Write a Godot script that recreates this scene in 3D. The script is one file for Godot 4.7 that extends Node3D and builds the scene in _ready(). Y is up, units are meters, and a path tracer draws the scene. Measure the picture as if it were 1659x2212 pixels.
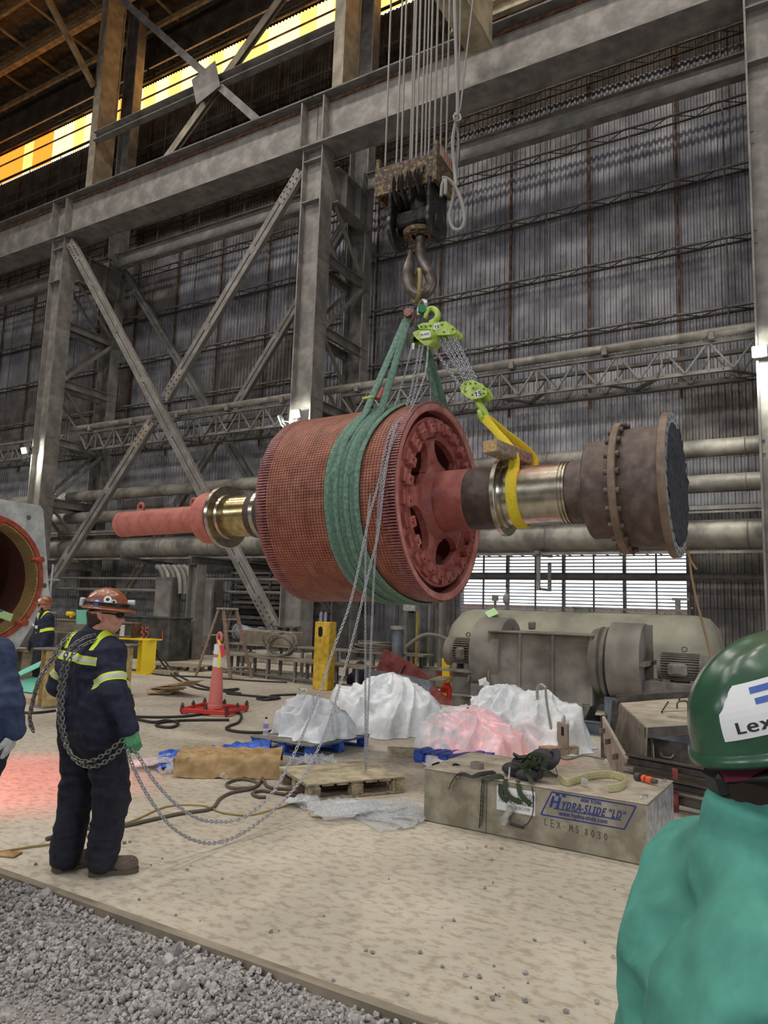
extends Node3D

# ---------------------------------------------------------------- mesh builder
class MB:
	var v := PackedVector3Array()
	var n := PackedVector3Array()
	func tri(a: Vector3, b: Vector3, c: Vector3, na: Vector3, nb: Vector3, nc: Vector3) -> void:
		if (b - a).cross(c - a).dot(na + nb + nc) > 0.0:
			v.append(a); v.append(c); v.append(b)
			n.append(na); n.append(nc); n.append(nb)
		else:
			v.append(a); v.append(b); v.append(c)
			n.append(na); n.append(nb); n.append(nc)
	func face(a: Vector3, b: Vector3, c: Vector3, out: Vector3) -> void:
		var m := (b - a).cross(c - a).normalized()
		if m.dot(out) < 0.0:
			m = -m
		tri(a, b, c, m, m, m)
	func quad(a: Vector3, b: Vector3, c: Vector3, d: Vector3, out: Vector3) -> void:
		var m := (c - a).cross(d - b).normalized()
		if m.dot(out) < 0.0:
			m = -m
		tri(a, b, c, m, m, m)
		tri(a, c, d, m, m, m)
	func squad(a: Vector3, b: Vector3, c: Vector3, d: Vector3, na: Vector3, nb: Vector3, nc: Vector3, nd: Vector3) -> void:
		tri(a, b, c, na, nb, nc)
		tri(a, c, d, na, nc, nd)
	# box with chamfered edges
	func box(c: Vector3, s: Vector3, B := Basis(), bev := 0.0) -> MB:
		var h := s * 0.5
		var ax := [B.x, B.y, B.z]
		var b := minf(bev, minf(h.x, minf(h.y, h.z)) * 0.6)
		for a in 3:
			var p := (a + 1) % 3
			var q := (a + 2) % 3
			for sg in [-1.0, 1.0]:
				var o: Vector3 = c + ax[a] * h[a] * sg
				var e: Vector3 = ax[p] * (h[p] - b)
				var f: Vector3 = ax[q] * (h[q] - b)
				quad(o - e - f, o + e - f, o + e + f, o - e + f, ax[a] * sg)
		if b > 0.0:
			for a in 3:
				var p := (a + 1) % 3
				var q := (a + 2) % 3
				for sp in [-1.0, 1.0]:
					for sq in [-1.0, 1.0]:
						var e: Vector3 = ax[a] * (h[a] - b)
						var o1: Vector3 = c + ax[p] * h[p] * sp + ax[q] * (h[q] - b) * sq
						var o2: Vector3 = c + ax[p] * (h[p] - b) * sp + ax[q] * h[q] * sq
						quad(o1 - e, o1 + e, o2 + e, o2 - e, ax[p] * sp + ax[q] * sq)
			for sx in [-1.0, 1.0]:
				for sy in [-1.0, 1.0]:
					for sz in [-1.0, 1.0]:
						var i := Vector3(h.x - b, h.y - b, h.z - b)
						var k: Vector3 = c + B.x * i.x * sx + B.y * i.y * sy + B.z * i.z * sz
						face(k + B.x * b * sx, k + B.y * b * sy, k + B.z * b * sz, B.x * sx + B.y * sy + B.z * sz)
		return self
	# rectangular bar from point to point; w across, h along "up"
	func bar(p0: Vector3, p1: Vector3, w: float, h: float, up := Vector3.UP, bev := 0.0) -> MB:
		var d := p1 - p0
		return box((p0 + p1) * 0.5, Vector3(d.length(), h, w), frame(d, up), bev)
	static func frame(d: Vector3, up := Vector3.UP) -> Basis:
		var x := d.normalized()
		if absf(x.dot(up.normalized())) > 0.995:
			up = Vector3.RIGHT if absf(x.x) < 0.9 else Vector3.BACK
		var z := x.cross(up).normalized()
		return Basis(x, z.cross(x).normalized(), z)
	# I-beam: depth along "up", flanges w wide
	func ibeam(p0: Vector3, p1: Vector3, depth: float, w: float, t: float, up := Vector3.UP) -> MB:
		var f := frame(p1 - p0, up)
		var o := f.y * (depth - t) * 0.5
		bar(p0 + o, p1 + o, w, t, up)
		bar(p0 - o, p1 - o, w, t, up)
		bar(p0, p1, t * 0.7, depth - t * 2.0, up)
		return self
	func channel(p0: Vector3, p1: Vector3, depth: float, w: float, t: float, up := Vector3.UP) -> MB:
		var f := frame(p1 - p0, up)
		var o := f.y * (depth - t) * 0.5
		bar(p0 + o, p1 + o, w, t, up)
		bar(p0 - o, p1 - o, w, t, up)
		bar(p0 - f.z * (w - t) * 0.5, p1 - f.z * (w - t) * 0.5, t, depth - t * 2.0, up)
		return self
	func angle(p0: Vector3, p1: Vector3, w: float, t: float, up := Vector3.UP) -> MB:
		var f := frame(p1 - p0, up)
		bar(p0 - f.y * w * 0.5, p1 - f.y * w * 0.5, w, t, up)
		bar(p0 - f.z * w * 0.5, p1 - f.z * w * 0.5, t, w, up)
		return self
	func cyl(p0: Vector3, p1: Vector3, r0: float, r1 := -1.0, k := 16, caps := true) -> MB:
		if r1 < 0.0:
			r1 = r0
		var f := frame(p1 - p0)
		var sl := (r0 - r1) / maxf((p1 - p0).length(), 1e-5)
		for i in k:
			var a := TAU * i / k
			var b := TAU * (i + 1) / k
			var u := f.y * cos(a) + f.z * sin(a)
			var w := f.y * cos(b) + f.z * sin(b)
			var nu := (u + f.x * sl).normalized()
			var nw := (w + f.x * sl).normalized()
			squad(p0 + u * r0, p1 + u * r1, p1 + w * r1, p0 + w * r0, nu, nu, nw, nw)
			if caps:
				if r0 > 0.0:
					tri(p0, p0 + u * r0, p0 + w * r0, -f.x, -f.x, -f.x)
				if r1 > 0.0:
					tri(p1, p1 + u * r1, p1 + w * r1, f.x, f.x, f.x)
		return self
	# profile of (along, radius) turned about an axis through o
	func lathe(o: Vector3, dir: Vector3, prof: Array, k := 48, smooth := false, up := Vector3.UP) -> MB:
		var f := frame(dir, up)
		var m := prof.size()
		var nr := []
		for j in m - 1:
			var e: Vector2 = prof[j + 1] - prof[j]
			nr.append(Vector2(-e.y, e.x).normalized())
		for j in m - 1:
			var n0: Vector2 = nr[j]
			var n1: Vector2 = nr[j]
			if smooth:
				if j > 0 and nr[j - 1].dot(nr[j]) > 0.5:
					n0 = (nr[j - 1] + nr[j]).normalized()
				if j < m - 2 and nr[j + 1].dot(nr[j]) > 0.5:
					n1 = (nr[j + 1] + nr[j]).normalized()
			for i in k:
				var a := TAU * i / k
				var b := TAU * (i + 1) / k
				var u := f.y * cos(a) + f.z * sin(a)
				var w := f.y * cos(b) + f.z * sin(b)
				var P: Vector2 = prof[j]
				var Q: Vector2 = prof[j + 1]
				squad(o + f.x * P.x + u * P.y, o + f.x * Q.x + u * Q.y, o + f.x * Q.x + w * Q.y, o + f.x * P.x + w * P.y,
					f.x * n0.x + u * n0.y, f.x * n1.x + u * n1.y, f.x * n1.x + w * n1.y, f.x * n0.x + w * n0.y)
		return self
	func tube(pts: Array, r: float, k := 8, closed := false, flat := 1.0, up := Vector3.UP) -> MB:
		var m := pts.size()
		var fr := []
		var prev := Vector3.ZERO
		for i in m:
			var d: Vector3
			if closed:
				d = pts[(i + 1) % m] - pts[(i + m - 1) % m]
			else:
				d = pts[mini(i + 1, m - 1)] - pts[maxi(i - 1, 0)]
			d = d.normalized()
			var y: Vector3
			if i == 0:
				y = frame(d, up).y
			else:
				y = (prev - d * prev.dot(d)).normalized()
			prev = y
			fr.append([y, d.cross(y).normalized(), d])
		var segs := m if closed else m - 1
		for i in segs:
			var j := (i + 1) % m
			for s in k:
				var a := TAU * s / k
				var b := TAU * (s + 1) / k
				var u0: Vector3 = fr[i][0] * cos(a) * flat + fr[i][1] * sin(a)
				var w0: Vector3 = fr[i][0] * cos(b) * flat + fr[i][1] * sin(b)
				var u1: Vector3 = fr[j][0] * cos(a) * flat + fr[j][1] * sin(a)
				var w1: Vector3 = fr[j][0] * cos(b) * flat + fr[j][1] * sin(b)
				var p0: Vector3 = pts[i]
				var p1: Vector3 = pts[j]
				var q := 1.0 / flat / flat
				squad(p0 + u0 * r, p1 + u1 * r, p1 + w1 * r, p0 + w0 * r,
					(fr[i][0] * cos(a) * flat * q + fr[i][1] * sin(a)).normalized(), (fr[j][0] * cos(a) * flat * q + fr[j][1] * sin(a)).normalized(),
					(fr[j][0] * cos(b) * flat * q + fr[j][1] * sin(b)).normalized(), (fr[i][0] * cos(b) * flat * q + fr[i][1] * sin(b)).normalized())
		if not closed:
			for e in [0, m - 1]:
				var dd: Vector3 = -fr[0][2] if e == 0 else fr[m - 1][2]
				for s in k:
					var a := TAU * s / k
					var b := TAU * (s + 1) / k
					tri(pts[e], pts[e] + (fr[e][0] * cos(a) * flat + fr[e][1] * sin(a)) * r, pts[e] + (fr[e][0] * cos(b) * flat + fr[e][1] * sin(b)) * r, dd, dd, dd)
		return self
	# 2-D outline pushed out along z of T, with thickness d
	func slab(poly: Array, d: float, T := Transform3D()) -> MB:
		var pp := PackedVector2Array(poly)
		var ids := Geometry2D.triangulate_polygon(pp)
		var z := T.basis.z.normalized()
		var P := []
		for q in pp:
			P.append(T * Vector3(q.x, q.y, 0.0))
		var off := z * d
		for i in range(0, ids.size(), 3):
			var a: Vector3 = P[ids[i]]
			var b: Vector3 = P[ids[i + 1]]
			var c: Vector3 = P[ids[i + 2]]
			tri(a, b, c, -z, -z, -z)
			tri(a + off, b + off, c + off, z, z, z)
		var ccw := 0.0
		var k := pp.size()
		for i in k:
			ccw += pp[i].cross(pp[(i + 1) % k])
		for i in k:
			var e := pp[(i + 1) % k] - pp[i]
			var o2 := Vector2(e.y, -e.x) * signf(ccw)
			quad(P[i], P[(i + 1) % k], P[(i + 1) % k] + off, P[i] + off, T.basis * Vector3(o2.x, o2.y, 0.0))
		return self
	# smooth surface from a grid of points (rows of equal length); thin > 0 gives it a second side
	func sheet(g: Array, thick := 0.0, wrap := false) -> MB:
		var R := g.size()
		var C: int = g[0].size()
		var N := []
		for i in R:
			var row := []
			for j in C:
				var du: Vector3 = g[mini(i + 1, R - 1)][j] - g[maxi(i - 1, 0)][j]
				var dv: Vector3
				if wrap:
					dv = g[i][(j + 1) % C] - g[i][(j + C - 1) % C]
				else:
					dv = g[i][mini(j + 1, C - 1)] - g[i][maxi(j - 1, 0)]
				row.append(dv.cross(du).normalized())
			N.append(row)
		for i in R - 1:
			for j in (C if wrap else C - 1):
				var k := (j + 1) % C
				squad(g[i][j], g[i + 1][j], g[i + 1][k], g[i][k], N[i][j], N[i + 1][j], N[i + 1][k], N[i][k])
				if thick > 0.0:
					squad(g[i][j] - N[i][j] * thick, g[i + 1][j] - N[i + 1][j] * thick, g[i + 1][k] - N[i + 1][k] * thick, g[i][k] - N[i][k] * thick, -N[i][j], -N[i + 1][j], -N[i + 1][k], -N[i][k])
		return self
	func quad2(a: Vector3, b: Vector3, c: Vector3, d: Vector3, t: float) -> MB:   # flat plate of thickness t
		var m := (c - a).cross(d - b).normalized()
		var k := m * t
		quad(a, b, c, d, -m)
		quad(a + k, b + k, c + k, d + k, m)
		var mid := (a + b + c + d) * 0.25
		for e in [[a, b], [b, c], [c, d], [d, a]]:
			quad(e[0], e[1], e[1] + k, e[0] + k, (e[0] + e[1]) * 0.5 - mid)
		return self
	func ball(c: Vector3, r: Vector3, k := 16, m := 10) -> MB:
		for i in m:
			for j in k:
				var q := []
				for e in [[i, j], [i + 1, j], [i + 1, j + 1], [i, j + 1]]:
					var t: float = PI * e[0] / m
					var a: float = TAU * e[1] / k
					q.append(Vector3(sin(t) * cos(a), cos(t), sin(t) * sin(a)))
				squad(c + q[0] * r, c + q[1] * r, c + q[2] * r, c + q[3] * r, (q[0] / r).normalized(), (q[1] / r).normalized(), (q[2] / r).normalized(), (q[3] / r).normalized())
		return self
	func done(off := Vector3.ZERO) -> ArrayMesh:
		var w := v
		if off != Vector3.ZERO:
			w = v.duplicate()
			for i in w.size():
				w[i] -= off
		var a := []
		a.resize(Mesh.ARRAY_MAX)
		a[Mesh.ARRAY_VERTEX] = w
		a[Mesh.ARRAY_NORMAL] = n
		var m := ArrayMesh.new()
		m.add_surface_from_arrays(Mesh.PRIMITIVE_TRIANGLES, a)
		return m

# ---------------------------------------------------------------- scene helpers
var M := {}
var taken := {}
var rng := RandomNumberGenerator.new()

func numbered(called: String, under: Node) -> String:
	var key := str(under.get_instance_id()) + called
	var k: int = taken.get(key, 0)
	taken[key] = k + 1
	return called if k == 0 else "%s_%03d" % [called, k]

func tag(o: Node, label := "", category := "", group := "", kind := "") -> Node:
	if label: o.set_meta("label", label)
	if category: o.set_meta("category", category)
	if group: o.set_meta("group", group)
	if kind: o.set_meta("kind", kind)
	return o

func thing(called: String, label: String, category: String, at := Vector3.ZERO, turn := 0.0, group := "") -> Node3D:
	var o := Node3D.new()
	o.name = numbered(called, self)
	o.position = at
	o.rotation.y = turn
	add_child(o, true)
	tag(o, label, category, group)
	return o

# mesh in the parent's own axes
func put(called: String, m, mat: String, parent: Node = self, at := Vector3.ZERO) -> MeshInstance3D:
	var o := MeshInstance3D.new()
	o.name = numbered(called, parent)
	o.mesh = m.done() if m is MB else m
	if mat: o.material_override = M[mat]
	o.position = at
	o.cast_shadow = GeometryInstance3D.SHADOW_CASTING_SETTING_ON
	parent.add_child(o, true)
	return o

# mesh built in world axes under an unturned parent
func wput(called: String, m: MB, mat: String, parent: Node) -> MeshInstance3D:
	var off := Vector3.ZERO
	var p := parent
	while p != self and p is Node3D:
		off += p.position
		p = p.get_parent()
	return put(called, m.done(off), mat, parent)

# one mesh that is a thing by itself, built in world axes, its origin at "at"
func single(called: String, m: MB, mat: String, at: Vector3, label: String, category: String, group := "") -> MeshInstance3D:
	var o := put(called, m.done(at), mat, self, at)
	tag(o, label, category, group)
	return o

func struct(called: String, m: MB, mat: String, at := Vector3.ZERO) -> MeshInstance3D:
	var o := put(called, m.done(at), mat, self, at)
	o.set_meta("kind", "structure")
	return o

func copy(o: Node3D, at: Vector3, turn: float, label := "") -> Node3D:
	var r: Node3D = o.duplicate()
	r.name = numbered(String(o.get_meta("base_name", o.name)), self)
	add_child(r, true)
	r.position = at
	r.rotation.y = turn
	if label: r.set_meta("label", label)
	return r

func curve(pts: Array, step := 0.05) -> Array:   # smooth path through points
	var out := []
	var k := pts.size()
	for i in k - 1:
		var a: Vector3 = pts[maxi(i - 1, 0)]
		var b: Vector3 = pts[i]
		var c: Vector3 = pts[i + 1]
		var d: Vector3 = pts[mini(i + 2, k - 1)]
		var s := maxi(1, int(b.distance_to(c) / step))
		for j in s:
			out.append(b.cubic_interpolate(c, a, d, float(j) / s))
	out.append(pts[k - 1])
	return out

func even(pts: Array, gap: float) -> Array:   # points at equal gaps along a path
	var out := [pts[0]]
	var left := gap
	for i in pts.size() - 1:
		var a: Vector3 = pts[i]
		var b: Vector3 = pts[i + 1]
		var l := a.distance_to(b)
		while l >= left:
			a = a.move_toward(b, left)
			l -= left
			out.append(a)
			left = gap
		left -= l
	return out

# ---------------------------------------------------------------- materials
func noise_tex(sd: int, freq: float, stops: Array, size := 512, oct := 5, kind := 3) -> NoiseTexture2D:
	var f := FastNoiseLite.new()
	f.seed = sd
	f.noise_type = kind as FastNoiseLite.NoiseType
	f.frequency = freq
	f.fractal_octaves = oct
	f.fractal_gain = 0.6
	var t := NoiseTexture2D.new()
	t.width = size
	t.height = size
	t.seamless = true
	t.noise = f
	if stops.size():
		var g := Gradient.new()
		g.offsets = PackedFloat32Array(stops.map(func(s): return s[0]))
		g.colors = PackedColorArray(stops.map(func(s): return s[1]))
		t.color_ramp = g
	return t

func col(h: String) -> Color:
	return Color.html(h)

# painted or dusty surface: three tones mixed by noise, tile metres wide
func grimy(name: String, lo: String, mid: String, hi: String, tile: float, rough: float, metal := 0.0, sd := 1, freq := 0.012, world := false, bump := 0.0) -> StandardMaterial3D:
	var m := StandardMaterial3D.new()
	m.resource_name = name
	m.albedo_texture = noise_tex(sd, freq, [[0.25, col(lo)], [0.5, col(mid)], [0.75, col(hi)]])
	m.roughness = rough
	m.metallic = metal
	m.uv1_triplanar = true
	m.uv1_world_triplanar = world
	m.uv1_scale = Vector3.ONE / tile
	if bump > 0.0:
		m.heightmap_enabled = true
		m.heightmap_texture = noise_tex(sd + 50, 0.05, [])
		m.heightmap_scale = bump
	M[name] = m
	return m

func plain(name: String, c: String, rough: float, metal := 0.0, alpha := 1.0) -> StandardMaterial3D:
	var m := StandardMaterial3D.new()
	m.resource_name = name
	m.albedo_color = col(c)
	m.roughness = rough
	m.metallic = metal
	if alpha < 1.0:
		m.albedo_color.a = alpha
		m.transparency = BaseMaterial3D.TRANSPARENCY_ALPHA
	M[name] = m
	return m

func glow(name: String, c: String, e: float) -> void:
	var m := plain(name, "202020", 0.5)
	m.emission_enabled = true
	m.emission = col(c)
	m.emission_energy_multiplier = e

func V(x: float, y: float, z: float) -> Vector3:
	return Vector3(x, y, z)

# ---------------------------------------------------------------- order of building
func _ready() -> void:
	rng.seed = 11
	camera_and_light()
	make_materials()
	hall()
	crane_runway()
	columns()
	bracing()
	girts()
	pipe_rack()
	rotor()
	rigging()
	stator()
	back_machines()
	floor_goods()
	right_covers()
	tool_box()
	people()
	ground_scatter()

func camera_and_light() -> void:
	var cam := Camera3D.new()
	cam.name = "camera"
	cam.fov = 70.1548
	cam.keep_aspect = Camera3D.KEEP_HEIGHT
	cam.near = 0.05
	cam.far = 300.0
	cam.transform = Transform3D(Basis(V(0.861951, 0.032873, -0.505925), V(0.039858, 0.990413, 0.132259), V(0.505423, -0.134166, 0.852377)), V(0, 1.72, 0))
	add_child(cam)
	cam.current = true
	var we := WorldEnvironment.new()
	we.name = "environment"
	var e := Environment.new()
	var sk := ProceduralSkyMaterial.new()
	sk.sky_top_color = col("c9d6e6")
	sk.sky_horizon_color = col("f4f6fa")
	sk.ground_bottom_color = col("8d8880")
	sk.ground_horizon_color = col("d8d8d6")
	sk.sky_energy_multiplier = 1.6
	sk.ground_energy_multiplier = 1.0
	var sky := Sky.new()
	sky.sky_material = sk
	e.background_mode = Environment.BG_SKY
	e.sky = sky
	e.tonemap_mode = Environment.TONE_MAPPER_LINEAR
	e.tonemap_exposure = 1.0
	e.sdfgi_enabled = true
	e.ssao_enabled = true
	e.ssil_enabled = true
	we.environment = e
	add_child(we)
	glow("lamp_glow", "fff6e6", 14.0)
	glow("flood_glow", "fdfff4", 30.0)
	glow("red_glow", "ff1020", 12.0)
	plain("lamp_shell", "8a8d90", 0.4, 0.6)
	# ceiling lamps out of view, placed to light the hall from above
	var k := 0
	for z in [-11.5, -3.0, 6.0]:
		for x in [-27.0, -17.0, -7.0, 3.0]:
			var o := thing("unseen_roof_lamp", "unseen round aluminium roof lamp, %s from the left in the %s row from the wall" % [["first", "second", "third", "fourth"][k % 4], ["first", "second", "third"][k / 4]], "lamp", V(x, 28.0, z), 0.0, "unseen lamps under the roof")
			put("shade", MB.new().lathe(Vector3.ZERO, Vector3.UP, [Vector2(0.0, 0.75), Vector2(0.5, 0.3), Vector2(0.8, 0.18), Vector2(0.8, 0.0)], 24), "lamp_shell", o)
			put("lens", MB.new().lathe(Vector3.ZERO, Vector3.UP, [Vector2(0.04, 0.7), Vector2(0.02, 0.0)], 24), "lamp_glow", o)
			var l := SpotLight3D.new()
			l.name = "light"
			l.position = V(0, -0.1, 0)
			l.rotation_degrees = V(-90, 0, 0)
			l.spot_angle = 80.0
			l.spot_angle_attenuation = 0.6
			l.light_size = 0.6
			l.light_color = col("fff9f2")
			l.light_energy = 66.0
			l.spot_range = 80.0
			l.spot_attenuation = 2.0
			l.shadow_enabled = true
			o.add_child(l)
			k += 1
	# fill lamps added behind the camera to brighten faces turned towards it
	for i in 4:
		var o := thing("added_fill_light", "added fill lamp behind the camera, %s from the left" % ["first", "second", "third", "fourth"][i], "floodlight", V(-30.0 + i * 13.0, 11.0, 16.0), 0.0, "fill lamps added behind the camera")
		put("housing", MB.new().box(V(0, 0, 0.1), V(1.3, 0.9, 0.16), Basis(), 0.03), "lamp_shell", o)
		put("lens", MB.new().box(V(0, 0, 0.015), V(1.2, 0.8, 0.01)), "lamp_glow", o)
		var l := SpotLight3D.new()
		l.name = "light"
		l.position = V(0, 0, -0.1)
		l.spot_angle = 78.0
		l.spot_angle_attenuation = 0.5
		l.light_size = 0.5
		l.light_color = col("f6f8ff")
		l.light_energy = 95.0
		l.spot_range = 80.0
		l.spot_attenuation = 2.0
		l.shadow_enabled = true
		o.add_child(l)
	# red spot lamps out of view, placed to throw the red pools
	for s in [[V(2.0, 20.0, -9.0), V(-3.35, 0.0, -8.45), 3.0, 190.0], [V(-9.0, 20.0, -3.0), V(-6.7, 0.0, -4.4), 4.6, 420.0], [V(-2.45, 20.0, -6.9), V(-2.45, 0.0, -7.4), 1.4, 260.0]]:
		var o := thing("unseen_red_lamp", "unseen red spot lamp high overhead, aimed at the floor " + ["at the wrapped heaps", "behind the standing worker", "at the polished shaft"][k - 12], "lamp", s[0])
		k += 1
		put("housing", MB.new().cyl(V(0, 0.05, 0), V(0, 0.35, 0), 0.14, 0.1), "lamp_shell", o)
		put("lens", MB.new().cyl(V(0, 0.03, 0), V(0, 0.05, 0), 0.13, 0.13), "red_glow", o)
		var l := SpotLight3D.new()
		l.name = "light"
		l.look_at_from_position(Vector3.ZERO, s[1] - s[0], Vector3.RIGHT)
		l.position = V(0, -0.05, 0)
		l.spot_angle = s[2]
		l.spot_angle_attenuation = 3.0
		l.light_size = 0.1
		l.light_color = col("ff1c34")
		l.light_energy = s[3]
		l.spot_range = 60.0
		l.spot_attenuation = 2.0
		l.shadow_enabled = true
		o.add_child(l)

func make_materials() -> void:
	grimy("steel", "6f6b66", "807b75", "908b84", 3.0, 0.62, 0.15, 3, 0.008, true)
	grimy("steel_dark", "4c4a47", "5c5956", "6c6864", 2.5, 0.65, 0.15, 4, 0.008, true)
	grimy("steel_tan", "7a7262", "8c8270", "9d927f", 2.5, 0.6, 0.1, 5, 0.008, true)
	grimy("sheet_a", "77757a", "8f8d90", "a5a3a4", 3.5, 0.55, 0.3, 6, 0.006, true)
	grimy("sheet_b", "6a686b", "828083", "989698", 3.0, 0.55, 0.3, 7, 0.006, true)
	grimy("sheet_c", "5a5654", "726d69", "87817b", 3.0, 0.6, 0.25, 8, 0.006, true)
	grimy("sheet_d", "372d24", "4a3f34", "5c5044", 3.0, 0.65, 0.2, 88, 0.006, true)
	grimy("rusty", "3a2a20", "5e4330", "7a5a40", 1.5, 0.8, 0.1, 9, 0.01, true)
	grimy("roof_sheet", "30261e", "44372b", "564636", 2.0, 0.7, 0.1, 10, 0.01, true)
	grimy("pipe_grey", "6a665e", "88837a", "a09a8e", 2.0, 0.5, 0.2, 12, 0.006, true)
	grimy("concrete", "8a857c", "a39d92", "b8b2a6", 2.5, 0.85, 0.0, 13, 0.012, true, 0.1)
	grimy("crane_tan", "8a7f68", "a5987d", "b8ab8f", 3.0, 0.55, 0.0, 14, 0.008, true)
	glow("amber_a", "ffcf70", 1.7)
	glow("amber_b", "ffa035", 1.4)
	glow("amber_c", "ffe4a0", 2.0)
	grimy("brick_far", "b98e80", "c79c8e", "d0aa9c", 1.0, 0.9, 0.0, 15, 0.02, true)
	grimy("roof_steel", "6e5a40", "8a7252", "9c8562", 2.0, 0.6, 0.1, 16, 0.01, true)
	grimy("girt", "59524b", "6a635b", "7a736a", 1.5, 0.65, 0.1, 17, 0.01, true)
	grimy("girt_dark", "2e2925", "3b3530", "48423c", 1.5, 0.7, 0.1, 18, 0.01, true)
	plain("rust_orange", "a2602c", 0.7)
	plain("navy_rag", "2a3044", 0.9)
	grimy("trestle_tan", "a08a55", "b99f68", "c9b281", 0.8, 0.6, 0.0, 19, 0.012)
	plain("purple_label", "9a82c8", 0.5)
	plain("green_label", "bfe0cc", 0.5)
	plain("clear_plastic", "eef2f4", 0.12, 0.0, 0.25)
	plain("note_green", "b5dca0", 0.7)
	plain("dark_gap", "14120f", 0.9)
	plain("galv", "b5b8b8", 0.35, 0.7)
	# floor: dusty slab with scratches
	var f := grimy("floor", "b5ad9e", "c2baaa", "ccc4b4", 5.0, 0.7, 0.0, 21, 0.006, true, 0.0)
	f.detail_enabled = true
	f.detail_blend_mode = BaseMaterial3D.BLEND_MODE_MUL
	f.detail_uv_layer = BaseMaterial3D.DETAIL_UV_2
	f.uv2_triplanar = true
	f.uv2_world_triplanar = true
	f.uv2_scale = V(0.55, 0.5, 0.9)
	f.detail_albedo = noise_tex(33, 0.02, [[0.0, col("cfcac2")], [0.33, col("e6e2da")], [0.45, col("fbf9f6")], [0.7, col("ffffff")]], 1024, 7)
	f.heightmap_enabled = true
	f.heightmap_texture = noise_tex(34, 0.06, [])
	f.heightmap_scale = 0.25
	grimy("gravel_bed", "7b7673", "96918d", "aba6a2", 1.2, 0.95, 0.0, 22, 0.03, true, 1.0)

func corrugated(w: float, h: float, pitch := 0.184, d := 0.045) -> MB:   # ribbed sheet, lower left corner at 0,0,0
	var m := MB.new()
	var x := 0.0
	while x < w - 0.01:
		var xs := [x, x + pitch * 0.38, x + pitch * 0.5, x + pitch * 0.88, x + pitch]
		var zs := [d, d, 0.0, 0.0, d]
		for i in 4:
			var a := V(minf(xs[i], w), 0, zs[i])
			var b := V(minf(xs[i + 1], w), 0, zs[i + 1])
			if b.x - a.x < 0.0005:
				continue
			m.quad(a, b, b + V(0, h, 0), a + V(0, h, 0), V(0, 0, 1))
		x += pitch
	return m

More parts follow.
